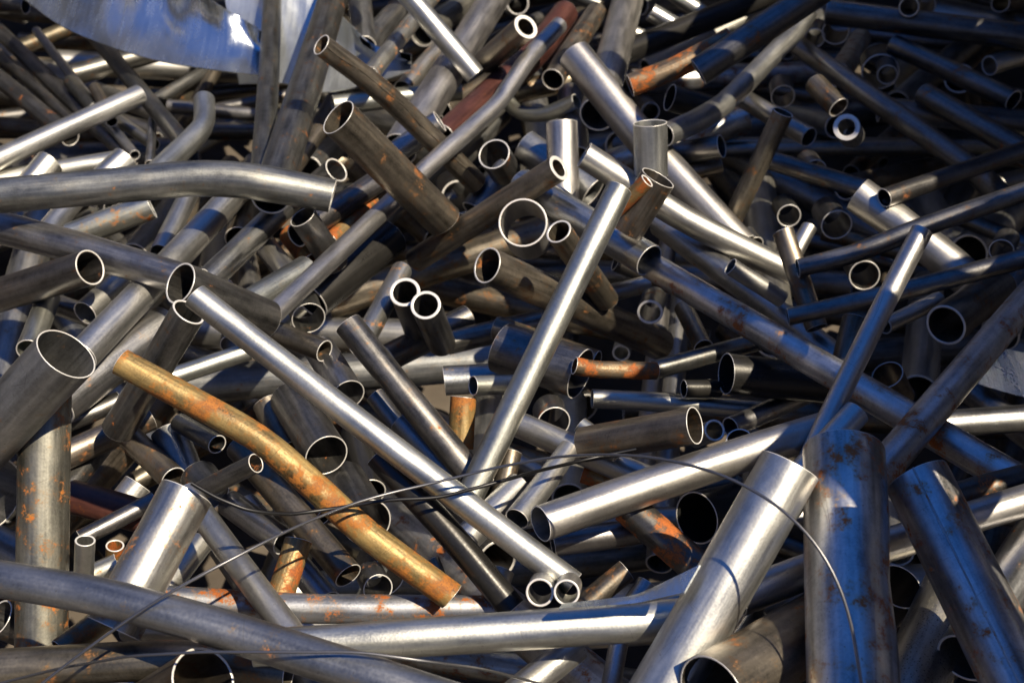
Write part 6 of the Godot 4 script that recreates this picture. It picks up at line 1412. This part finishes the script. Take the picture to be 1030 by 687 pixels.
# base: linear colour; rust 0..1 share of the surface; tone: how much the base varies
func finish(called: String, base: Color, rough: float, metal: float, rust: float, rust_a: Color, rust_b: Color, tone: float, dots := 0.0) -> void:
	var big: PackedByteArray = noise_maps.big
	var mid: PackedByteArray = noise_maps.mid
	var fine: PackedByteArray = noise_maps.fine
	var streak: PackedByteArray = noise_maps.streak
	var grit: PackedByteArray = noise_maps.grit
	var scratch: PackedByteArray = noise_maps.scratch
	var smear: PackedByteArray = noise_maps.smear
	var n := 512 * 512
	var col := PackedByteArray(); col.resize(n * 3)
	var orm := PackedByteArray(); orm.resize(n * 3)
	var cut := 1.0 - rust
	for i in n:
		var s := streak[i] / 255.0
		var m := mid[i] / 255.0
		var b := big[i] / 255.0
		var f := fine[i] / 255.0
		var w := smear[i] / 255.0
		var h := grit[i] / 255.0
		var k := 1.0 + tone * ((s - 0.5) * 0.5 + (w - 0.5) * 0.9 + (m - 0.5) * 0.35 + (f - 0.5) * 0.3 + (h - 0.5) * 0.25)
		var r := base.r * k
		var g := base.g * k
		var bl := base.b * k
		# warm handling film in patches
		var film := clampf((w * 0.6 + b * 0.4 - 0.5) * 3.0, 0.0, 1.0) * tone * 0.35
		r = lerpf(r, r * 1.05, film); g = lerpf(g, g * 0.93, film); bl = lerpf(bl, bl * 0.78, film)
		var ro := rough + (w - 0.5) * 0.12 + (f - 0.5) * 0.07 + (s - 0.5) * 0.08
		var me := metal
		var q := b * 0.46 + m * 0.28 + f * 0.14 + h * 0.12
		var sc := scratch[i] / 255.0
		if sc > 0.0:
			r = lerpf(r, r * 0.45, sc); g = lerpf(g, g * 0.43, sc); bl = lerpf(bl, bl * 0.42, sc); ro += sc * 0.15
		var ru := clampf((q - cut) * 13.0, 0.0, 1.0) if rust > 0.0 else 0.0
		if rust > 0.0 and ru < 1.0:
			# thin brown stain round the rust
			var st := clampf((q - cut + 0.10) * 7.0, 0.0, 0.7)
			r = lerpf(r, r * 0.62 + 0.05, st); g = lerpf(g, g * 0.50 + 0.018, st); bl = lerpf(bl, bl * 0.36 + 0.004, st); ro += st * 0.12
		if ru > 0.0:
			var t := clampf((m * 0.5 + f * 0.4 + h * 0.5 - 0.4) * 2.0, 0.0, 1.0)
			r = lerpf(r, lerpf(rust_a.r, rust_b.r, t), ru)
			g = lerpf(g, lerpf(rust_a.g, rust_b.g, t), ru)
			bl = lerpf(bl, lerpf(rust_a.b, rust_b.b, t), ru)
			ro = lerpf(ro, 0.78, ru)
			me = lerpf(me, 0.05, ru)
		if dots > 0.0 and f > 1.0 - dots:
			var dd := clampf((f - 1.0 + dots) * 14.0, 0.0, 0.85)
			r = lerpf(r, 0.02, dd); g = lerpf(g, 0.017, dd); bl = lerpf(bl, 0.014, dd)
			ro = lerpf(ro, 0.7, dd); me = lerpf(me, 0.1, dd)
		var c := Color(clampf(r, 0, 1), clampf(g, 0, 1), clampf(bl, 0, 1)).linear_to_srgb()
		col[i * 3] = int(c.r * 255.0); col[i * 3 + 1] = int(c.g * 255.0); col[i * 3 + 2] = int(c.b * 255.0)
		orm[i * 3] = 255; orm[i * 3 + 1] = int(clampf(ro, 0.08, 1.0) * 255.0); orm[i * 3 + 2] = int(clampf(me, 0, 1) * 255.0)
	var mat := StandardMaterial3D.new()
	mat.resource_name = called
	mat.albedo_texture = ImageTexture.create_from_image(Image.create_from_data(512, 512, false, Image.FORMAT_RGB8, col))
	var ot := ImageTexture.create_from_image(Image.create_from_data(512, 512, false, Image.FORMAT_RGB8, orm))
	mat.roughness = 1.0
	mat.roughness_texture = ot
	mat.roughness_texture_channel = BaseMaterial3D.TEXTURE_CHANNEL_GREEN
	mat.metallic = 1.0
	mat.metallic_texture = ot
	mat.metallic_texture_channel = BaseMaterial3D.TEXTURE_CHANNEL_BLUE
	mat.normal_enabled = true
	mat.normal_texture = noise_maps.bump
	mat.normal_scale = 0.10 if rust < 0.5 else 0.35
	mat.vertex_color_use_as_albedo = true
	mats[called] = mat

func make_materials() -> void:
	noise_maps.big = noise_bytes(11, 0.010, 3)
	noise_maps.mid = noise_bytes(23, 0.045, 3)
	noise_maps.fine = noise_bytes(37, 0.16, 2)
	noise_maps.grit = noise_bytes(91, 0.38, 2)
	noise_maps.streak = noise_bytes(51, 0.09, 3, 512, 512, 32)
	noise_maps.smear = noise_bytes(67, 0.018, 4, 512, 512, 4)
	var rng := RandomNumberGenerator.new()
	rng.seed = 77
	var sb := PackedByteArray(); sb.resize(512 * 512)
	for k in 90:
		var x := rng.randf_range(0, 512)
		var y := rng.randf_range(0, 512)
		var an := rng.randf_range(-0.5, 0.5) + (PI / 2 if rng.randf() < 0.6 else 0.0)
		var l := rng.randf_range(8, 90) * (1.0 if rng.randf() < 0.8 else 2.0)
		var dark := rng.randf_range(50, 190)
		for q in int(l):
			an += rng.randf_range(-0.02, 0.02)
			x += cos(an); y += sin(an)
			var fade := sin(PI * q / l)
			sb[(posmod(int(y), 512)) * 512 + posmod(int(x), 512)] = int(dark * fade)
	# nicks
	for k in 260:
		var x := rng.randi_range(0, 511)
		var y := rng.randi_range(0, 511)
		for q in rng.randi_range(1, 6):
			sb[posmod(y + rng.randi_range(-1, 1), 512) * 512 + posmod(x + rng.randi_range(-1, 1), 512)] = rng.randi_range(90, 230)
	noise_maps.scratch = sb
	var hb := PackedByteArray(); hb.resize(512 * 512)
	for i in hb.size():
		hb[i] = int(clampf(noise_maps.streak[i] * 0.45 + noise_maps.fine[i] * 0.3 + noise_maps.mid[i] * 0.25 - sb[i] * 0.25, 0, 255))
	var hi := Image.create_from_data(512, 512, false, Image.FORMAT_L8, hb)
	hi.convert(Image.FORMAT_RGBA8)
	hi.bump_map_to_normal_map(3.0)
	noise_maps.bump = ImageTexture.create_from_image(hi)
	var orange := Color(0.36, 0.095, 0.012)
	var deep := Color(0.12, 0.038, 0.012)
	var ochre := Color(0.40, 0.22, 0.03)
	finish("S", Color(0.46, 0.455, 0.44), 0.42, 0.97, 0.0, deep, orange, 0.42)
	finish("SW", Color(0.68, 0.67, 0.65), 0.43, 0.97, 0.30, deep, orange, 0.7)
	finish("SR", Color(0.45, 0.445, 0.43), 0.42, 0.97, 0.34, deep, orange, 0.5)
	finish("G", Color(0.26, 0.262, 0.265), 0.44, 0.95, 0.25, deep, orange, 0.7)
	finish("N", Color(0.44, 0.44, 0.45), 0.40, 0.97, 0.37, deep, orange, 0.9, 0.12)
	finish("RG", Color(0.21, 0.20, 0.17), 0.48, 0.9, 0.39, ochre, orange, 0.9)
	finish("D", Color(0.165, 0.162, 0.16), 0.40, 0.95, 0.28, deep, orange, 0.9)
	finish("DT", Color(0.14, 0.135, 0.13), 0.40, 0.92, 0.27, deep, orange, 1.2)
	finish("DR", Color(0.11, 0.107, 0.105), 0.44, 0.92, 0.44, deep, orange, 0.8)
	finish("B", Color(0.32, 0.325, 0.34), 0.38, 0.97, 0.26, deep, orange, 0.7)
	finish("RB", Color(0.36, 0.37, 0.40), 0.46, 0.92, 0.42, deep, orange, 0.7)
	finish("T", Color(0.175, 0.153, 0.125), 0.44, 0.9, 0.33, deep, Color(0.24, 0.085, 0.02), 1.0)
	finish("RT", Color(0.18, 0.14, 0.10), 0.5, 0.8, 0.50, deep, orange, 1.0)
	finish("K", Color(0.028, 0.027, 0.026), 0.32, 0.5, 0.0, deep, orange, 0.6)
	finish("W", Color(0.08, 0.03, 0.024), 0.42, 0.4, 0.25, deep, orange, 0.9)
	finish("R", Color(0.25, 0.175, 0.07), 0.5, 0.4, 0.50, deep, Color(0.33, 0.12, 0.015), 1.4)
	finish("RS", Color(0.29, 0.21, 0.10), 0.48, 0.7, 0.52, deep, orange, 1.0)
	finish("P", Color(0.46, 0.45, 0.43), 0.42, 0.95, 0.0, deep, orange, 0.6, 0.26)
	finish("Y", Color(0.55, 0.58, 0.60), 0.40, 0.9, 0.0, deep, orange, 0.2, 0.08)
	finish("Z", Color(0.56, 0.60, 0.64), 0.24, 0.97, 0.0, deep, orange, 0.12, 0.05)
	rim_mat = StandardMaterial3D.new()
	rim_mat.resource_name = "sawn_steel"
	rim_mat.albedo_texture = mats.SW.albedo_texture
	rim_mat.metallic = 0.45
	rim_mat.roughness = 0.42

# ---------------------------------------------------------------- tube geometry
# rows of rings along an axis
func axis_of(raw: Array, rng: RandomNumberGenerator, step := 0.02) -> Array:
	var pts: Array[Vector3] = []
	var rad: Array[float] = []
	for i in range(0, raw.size(), 4):
		pts.append(Vector3(raw[i], raw[i + 1], raw[i + 2])); rad.append(raw[i + 3])
	var out_p: Array[Vector3] = []
	var out_r: Array[float] = []
	if pts.size() == 2:
		var l := pts[0].distance_to(pts[1])
		var n := clampi(int(l / step), 3, 34)
		# no tube is perfectly straight
		var side := Vector3(rng.randf_range(-1, 1), rng.randf_range(-0.4, 0.4), rng.randf_range(-1, 1)).normalized() * l * rng.randf_range(0.0, 0.006)
		for i in n + 1:
			var t := float(i) / n
			out_p.append(pts[0].lerp(pts[1], t) + side * sin(PI * t)); out_r.append(lerpf(rad[0], rad[1], t))
	else:
		for i in pts.size() - 1:
			var a := pts[maxi(i - 1, 0)]
			var d := pts[mini(i + 2, pts.size() - 1)]
			if i == 0: a = pts[0] * 2.0 - pts[1]
			if i == pts.size() - 2: d = pts[i + 1] * 2.0 - pts[i]
			var n := clampi(int(pts[i].distance_to(pts[i + 1]) / step), 4, 14)
			for k in n:
				var t := float(k) / n
				# centripetal enough for these gentle bends: blend straight and curved
				var c := pts[i].cubic_interpolate(pts[i + 1], a, d, t)
				out_p.append(c.lerp(pts[i].lerp(pts[i + 1], t), 0.25)); out_r.append(lerpf(rad[i], rad[i + 1], smoothstep(0, 1, t)))
		out_p.append(pts[-1]); out_r.append(rad[-1])
	return [out_p, out_r]

func frames(p: Array[Vector3]) -> Array:
	var us: Array[Vector3] = []
	var vs: Array[Vector3] = []
	var ts: Array[Vector3] = []
	var u := Vector3.ZERO
	for i in p.size():
		var t := (p[mini(i + 1, p.size() - 1)] - p[maxi(i - 1, 0)]).normalized()
		if i == 0:
			# the seam of the texture lies underneath
			u = Vector3.DOWN - t * Vector3.DOWN.dot(t)
			if u.length() < 0.05: u = Vector3.FORWARD - t * Vector3.FORWARD.dot(t)
		u = (u - t * u.dot(t)).normalized()
		us.append(u); vs.append(t.cross(u).normalized()); ts.append(t)
	return [us, vs, ts]

class Shell:
	var v := PackedVector3Array()
	var n := PackedVector3Array()
	var uv := PackedVector2Array()
	var c := PackedColorArray()
	var ix := PackedInt32Array()
	var dents: Array[Vector4] = []        # angle, place along, size, depth
	var along := 0.0
	var slant := Vector3.ZERO    # the saw did not cut quite square
	var slant_at := 0.0
	# normals of a dented grid from its neighbours
	func smooth(rows: int, sides: int, out: float) -> void:
		var s := sides + 1
		for i in rows:
			for j in s:
				var up := v[mini(i + 1, rows - 1) * s + j] - v[maxi(i - 1, 0) * s + j]
				var jn := j + 1 if j < sides else 1
				var jp := j - 1 if j > 0 else sides - 1
				var ac := v[i * s + jn] - v[i * s + jp]
				var q := ac.cross(up).normalized()
				if q.dot(n[i * s + j]) * 1.0 < 0.0: q = -q
				n[i * s + j] = q
	func ring(centre: Vector3, a: Vector3, b: Vector3, radius: float, sides: int, nr: float, nt: Vector3, u0: float, uk: float, vv: float, tint: Color, oval: Vector2) -> void:
		for j in sides + 1:
			var an := TAU * j / sides
			var rr := radius * (1.0 + oval.x * cos(2.0 * (an - oval.y)))
			var d := a * cos(an) + b * sin(an)
			var drop := 0.0
			for e in dents:
				var da := absf(wrapf(an - e.x, -PI, PI)) * radius / e.z
				var dl := (along - e.y) / e.z
				var g := da * da + dl * dl * 0.5
				if g < 4.0: drop += e.w * exp(-g * 1.6)
			v.append(centre + d * (rr - drop) + slant * cos(an - slant_at))
			n.append((d * nr + nt).normalized())
			uv.append(Vector2(u0 + uk * j / sides, vv))
			c.append(tint)
	func join(row: int, sides: int, flip := false) -> void:
		var s := sides + 1
		for j in sides:
			var a := row * s + j
			if flip: ix.append_array([a, a + 1, a + s, a + 1, a + s + 1, a + s])
			else: ix.append_array([a, a + s, a + 1, a + 1, a + s, a + s + 1])
	func commit(m: ArrayMesh, mat: Material) -> void:
		var arr := []
		arr.resize(Mesh.ARRAY_MAX)
		arr[Mesh.ARRAY_VERTEX] = v; arr[Mesh.ARRAY_NORMAL] = n; arr[Mesh.ARRAY_TEX_UV] = uv; arr[Mesh.ARRAY_COLOR] = c; arr[Mesh.ARRAY_INDEX] = ix
		m.add_surface_from_arrays(Mesh.PRIMITIVE_TRIANGLES, arr)
		m.surface_set_material(m.get_surface_count() - 1, mat)

# returns [wall mesh, rim mesh, rim mesh, bead mesh or null]; extras: w weld bead, s seam line, c ridged
func tube_meshes(raw: Array, wall: float, mat: Material, rng: RandomNumberGenerator, sides: int, extras := "", plain := false) -> Array:
	var ax := axis_of(raw, rng, 0.2 if plain else 0.018)
	var p: Array[Vector3] = ax[0]
	var r: Array[float] = ax[1]
	var fr := frames(p)
	var us: Array[Vector3] = fr[0]
	var vs: Array[Vector3] = fr[1]
	var ts: Array[Vector3] = fr[2]
	var last := p.size() - 1
	var th: float = maxf(0.0012, r[0] * wall)
	var cham := minf(th * 0.3, 0.0007)
	var base_oval := Vector2(rng.randf_range(0.0, 0.02), rng.randf_range(0, TAU))
	var u0 := rng.randf()
	var v0 := rng.randf()
	var us_ := rng.randf_range(0.8, 1.25)
	var uk := TAU * r[0] / 0.25 * us_
	var k := rng.randf_range(0.82, 1.12)
	var tint := Color(k * rng.randf_range(0.97, 1.03), k, k * rng.randf_range(0.94, 1.03)).clamp()
	var outer := Shell.new()
	var inner := Shell.new()
	var length := 0.0
	for i in last: length += p[i].distance_to(p[i + 1])
	if not plain:
		for q in rng.randi_range(1, 4):
			outer.dents.append(Vector4(rng.randf_range(0, TAU), rng.randf_range(0, length), rng.randf_range(0.35, 0.9) * r[0], rng.randf_range(0.02, 0.09) * r[0]))
	var slants := [deg_to_rad(rng.randf_range(0, 5)), deg_to_rad(rng.randf_range(0, 5))]
	var spots := [rng.randf_range(0, TAU), rng.randf_range(0, TAU)]
	var run := 0.0
	var irow := 0
	for i in p.size():
		if i > 0: run += p[i].distance_to(p[i - 1])
		var oval := base_oval
		if i > 0 and i < last:
			# a bend flattens the section
			var bend := (p[i + 1] - p[i]).normalized() - (p[i] - p[i - 1]).normalized()
			var seg := 0.5 * p[i + 1].distance_to(p[i - 1])
			var amount := clampf(bend.length() / seg * r[i] * 0.55, 0.0, 0.2)
			if amount > 0.02: oval = Vector2(-amount, atan2(bend.dot(vs[i]), bend.dot(us[i])))
		var rad := r[i]
		if "c" in extras: rad *= 1.0 + 0.035 * sin(run * 420.0)
		for sh in [outer, inner]:
			sh.along = run
			sh.slant = Vector3.ZERO
			if i == 0: sh.slant = ts[0] * tan(slants[0]) * rad; sh.slant_at = spots[0]
			if i == last: sh.slant = ts[last] * tan(slants[1]) * rad; sh.slant_at = spots[1]
		outer.ring(p[i], us[i], vs[i], rad, sides, 1.0, Vector3.ZERO, u0, uk, v0 + run / 0.25 * us_, tint, oval)
		if i > 0: outer.join(i - 1, sides)
		if i % 4 == 0 or i == last or raw.size() > 8:
			inner.ring(p[i], us[i], vs[i], r[i] - th, sides, -1.0, Vector3.ZERO, u0, uk, v0 + run / 0.25, tint, oval)
			if irow > 0: inner.join(irow - 1, sides, true)
			irow += 1
	if not plain: outer.smooth(p.size(), sides, 1.0)
	var wm := ArrayMesh.new()
	outer.commit(wm, mat)
	inner.commit(wm, mat)
	var out := [wm]
	for e in 2:
		var i := 0 if e == 0 else last
		var t := -ts[0] if e == 0 else ts[last]
		var rim := Shell.new()
		rim.slant = ts[i] * tan(slants[e]) * r[i]
		rim.slant_at = spots[e]
		var rows := [[r[i], 0.0, 1.0, 0.0], [r[i] - cham * 0.3, cham * 0.7, 0.8, 0.6], [r[i] - cham, cham, 0.0, 1.0], [r[i] - th + cham, cham, 0.0, 1.0], [r[i] - th, 0.0, -0.8, 0.5]]
		for q in rows.size():
			var w: Array = rows[q]
			rim.ring(p[i] + t * float(w[1]), us[i], vs[i], w[0], sides, w[2], t * float(w[3]), rng.randf(), 0.3, v0 + 0.004 * q, Color.WHITE, base_oval)
			if q > 0: rim.join(q - 1, sides, e == 0)
		var rm := ArrayMesh.new()
		rim.commit(rm, rim_mat)
		out.append(rm)
	var bead: ArrayMesh = null
	if "w" in extras or "s" in extras:
		# a line of weld along the side that faces up and forward
		var sh := Shell.new()
		var want := Vector3(-0.35, 0.75, 0.55)
		var an := atan2(want.dot(vs[0]), want.dot(us[0]))
		var thick := r[0] * (0.075 if "w" in extras else 0.035)
		var steps := int(length / 0.004)
		for q in steps + 1:
			var fpos := float(q) / steps * last
			var i := mini(int(fpos), last - 1)
			var f := fpos - i
			var ang := an + (0.06 * sin(q * 0.31) + 0.05 * sin(q * 0.13 + 1.0) if "w" in extras else 0.01 * sin(q * 0.05))
			var d := us[i] * cos(ang) + vs[i] * sin(ang)
			var side := us[i] * -sin(ang) + vs[i] * cos(ang)
			var tk := thick * (1.0 + (0.45 * sin(q * 1.1) * sin(q * 0.37) if "w" in extras else 0.0))
			sh.ring(p[i].lerp(p[i + 1], f) + d * (r[i] - thick * 0.45), d, side, tk, 8, 1.0, Vector3.ZERO, u0, 0.02, v0 + q * 0.016, tint, Vector2.ZERO)
			if q > 0: sh.join(q - 1, 8)
		bead = ArrayMesh.new()
		sh.commit(bead, mat)
	out.append(bead)
	return out

func mesh_node(called: String, m: Mesh, parent: Node) -> MeshInstance3D:
	var o := MeshInstance3D.new()
	o.name = called
	o.mesh = m
	o.cast_shadow = GeometryInstance3D.SHADOW_CASTING_SETTING_ON
	parent.add_child(o, true)
	return o

func make_tubes() -> void:
	var rng := RandomNumberGenerator.new()
	for i in TUBES.size():
		var d: Array = TUBES[i]
		rng.seed = 1000 + i * 7
		var raw: Array = d[3]
		var called := "steel_tube"
		if raw.size() > 12: called = "bent_tube"
		elif d[0] in ["R", "RS", "RT"]: called = "rusty_tube"
		var base := Vector3(raw[0], raw[1], raw[2])
		var at: Array = raw.duplicate()
		for q in range(0, at.size(), 4):
			at[q] -= base.x; at[q + 1] -= base.y; at[q + 2] -= base.z
		var t := Node3D.new()
		t.name = numbered(called)
		add_child(t)
		t.position = base
		tag(t, d[2], "tube", "steel tubes heaped in the pile")
		var finish_key: String = d[0]
		var extras := ""
		if not mats.has(finish_key):
			extras = finish_key.right(1)
			finish_key = finish_key.left(-1)
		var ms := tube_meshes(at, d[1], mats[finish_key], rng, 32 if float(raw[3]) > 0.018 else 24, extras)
		mesh_node("tube_wall", ms[0], t)
		mesh_node("cut_rim", ms[1], t)
		mesh_node("cut_rim", ms[2], t)
		if ms[3]: mesh_node("weld_bead", ms[3], t)

func make_mass() -> void:
	var rng := RandomNumberGenerator.new()
	rng.seed = 4
	var st := {}
	for k in ["D", "T", "G", "S"]:
		st[k] = SurfaceTool.new()
		st[k].begin(Mesh.PRIMITIVE_TRIANGLES)
	var keys := ["D", "T", "G", "S", "D", "T"]
	var rest := SurfaceTool.new()
	rest.begin(Mesh.PRIMITIVE_TRIANGLES)
	for i in MASS.size():
		var a: Array = MASS[i]
		var key: String = keys[i % keys.size()]
		var ms := tube_meshes([a[0], a[1], a[2], a[6], a[3], a[4], a[5], a[6]], 0.1, mats[key], rng, 16, "", true)
		st[key].append_from(ms[0], 0, Transform3D.IDENTITY)
		st[key].append_from(ms[0], 1, Transform3D.IDENTITY)
		rest.append_from(ms[1], 0, Transform3D.IDENTITY)
		rest.append_from(ms[2], 0, Transform3D.IDENTITY)
	var m := ArrayMesh.new()
	for k in st:
		st[k].commit(m)
		m.surface_set_material(m.get_surface_count() - 1, mats[k])
	rest.commit(m)
	m.surface_set_material(m.get_surface_count() - 1, rim_mat)
	var o := mesh_node("deep_and_shading_tubes", m, self)
	tag(o, "mass of steel tubes deeper in and around the heap, with unseen ones added for shade", "tubes", "", "stuff")

# ---------------------------------------------------------------- setting, sheets, wires
func make_setting() -> void:
	var g := PlaneMesh.new()
	g.size = Vector2(60, 60)
	var m := StandardMaterial3D.new()
	var nt := NoiseTexture2D.new()
	var n := FastNoiseLite.new()
	n.seed = 9; n.frequency = 0.02; n.fractal_octaves = 5
	nt.noise = n; nt.seamless = true
	var ramp := Gradient.new()
	ramp.set_color(0, lin(0.05, 0.04, 0.032)); ramp.set_color(1, lin(0.11, 0.09, 0.07))
	nt.color_ramp = ramp
	m.albedo_texture = nt
	m.uv1_scale = Vector3(40, 40, 1)
	m.roughness = 0.95
	g.material = m
	var o := mesh_node("ground", g, self)
	o.position.y = -0.6
	o.set_meta("kind", "structure")

func make_sheets() -> void:
	for d in SHEETS:
		var nx: int = d[0]
		var ny: int = d[1]
		var q: Array = d[3]
		var base := Vector3(q[0], q[1], q[2])
		var st := SurfaceTool.new()
		st.begin(Mesh.PRIMITIVE_TRIANGLES)
		st.set_smooth_group(0)
		var pt := func(i: int, j: int) -> Vector3:
			var k := (j * nx + i) * 3
			return Vector3(q[k], q[k + 1], q[k + 2]) - base
		var nrm := func(i: int, j: int) -> Vector3:
			var a: Vector3 = pt.call(mini(i + 1, nx - 1), j) - pt.call(maxi(i - 1, 0), j)
			var b: Vector3 = pt.call(i, mini(j + 1, ny - 1)) - pt.call(i, maxi(j - 1, 0))
			var c := a.cross(b).normalized()
			return c if c.y > 0 else -c
		var put := func(i: int, j: int, back: bool) -> void:
			var nn: Vector3 = nrm.call(i, j)
			var pp: Vector3 = pt.call(i, j)
			st.set_normal(-nn if back else nn)
			st.set_color(Color.WHITE)
			st.set_uv(Vector2((pp.x + base.x) / 0.35, (pp.z + base.z) / 0.35))
			st.add_vertex(pp - nn * (0.002 if back else 0.0))
		for j in ny - 1:
			for i in nx - 1:
				for back in [false, true]:
					var order := [[0, 0], [0, 1], [1, 0], [1, 0], [0, 1], [1, 1]]
					if back: order = [[0, 0], [1, 0], [0, 1], [1, 0], [1, 1], [0, 1]]
					for e in order: put.call(i + e[0], j + e[1], back)
		var edge: Array = []
		for i in nx: edge.append([i, 0])
		for j in range(1, ny): edge.append([nx - 1, j])
		for i in range(nx - 2, -1, -1): edge.append([i, ny - 1])
		for j in range(ny - 2, -1, -1): edge.append([0, j])
		for k in edge.size() - 1:
			var a: Array = edge[k]
			var b: Array = edge[k + 1]
			var pa: Vector3 = pt.call(a[0], a[1])
			var pb: Vector3 = pt.call(b[0], b[1])
			var na: Vector3 = nrm.call(a[0], a[1])
			var nb: Vector3 = nrm.call(b[0], b[1])
			var mid: Vector3 = pt.call(nx / 2, ny / 2)
			var side := (pb - pa).cross(na).normalized()
			if side.dot(pa - mid) < 0.0: side = -side
			var quad := [pa, pb, pa - na * 0.002, pb, pb - nb * 0.002, pa - na * 0.002]
			if (quad[1] - quad[0]).cross(quad[2] - quad[0]).dot(side) > 0.0: quad = [quad[0], quad[2], quad[1], quad[3], quad[5], quad[4]]
			for v in quad:
				st.set_normal(side)
				st.set_color(Color.WHITE)
				st.set_uv(Vector2((v.x + base.x) / 0.35, (v.z + base.z) / 0.35))
				st.add_vertex(v)
		st.set_material(mats.Y if "torn" in d[2] else mats.Z)
		var o := mesh_node(numbered("metal_sheet" if ny > 3 else "metal_strip"), st.commit(), self)
		o.position = base
		tag(o, d[2], "sheet", "sheet metal scraps")

func make_wires() -> void:
	var m := StandardMaterial3D.new()
	m.resource_name = "wire_steel"
	m.albedo_color = lin(0.16, 0.16, 0.17)
	m.metallic = 0.9
	m.roughness = 0.4
	var black := m.duplicate()
	black.albedo_color = lin(0.03, 0.03, 0.032)
	for i in WIRES.size():
		var d: Array = WIRES[i]
		var q: Array = d[2]
		var base := Vector3(q[0], q[1], q[2])
		var p: Array[Vector3] = []
		for k in range(0, q.size(), 3): p.append(Vector3(q[k], q[k + 1], q[k + 2]) - base)
		var f: Array[Vector3] = []
		for k in p.size() - 1:
			for s in 3:
				f.append(p[k].cubic_interpolate(p[k + 1], p[maxi(k - 1, 0)], p[mini(k + 2, p.size() - 1)], s / 3.0))
		f.append(p[-1])
		var fr := frames(f)
		var sh := Shell.new()
		for k in f.size():
			sh.ring(f[k], fr[0][k], fr[1][k], d[0], 8, 1.0, Vector3.ZERO, 0, 1, k * 0.1, Color.WHITE, Vector2.ZERO)
			if k > 0: sh.join(k - 1, 8)
		var am := ArrayMesh.new()
		sh.commit(am, black if i == 2 else m)
		var o := mesh_node(numbered("wire"), am, self)
		o.position = base
		tag(o, d[1], "wire", "loose wires on the heap")
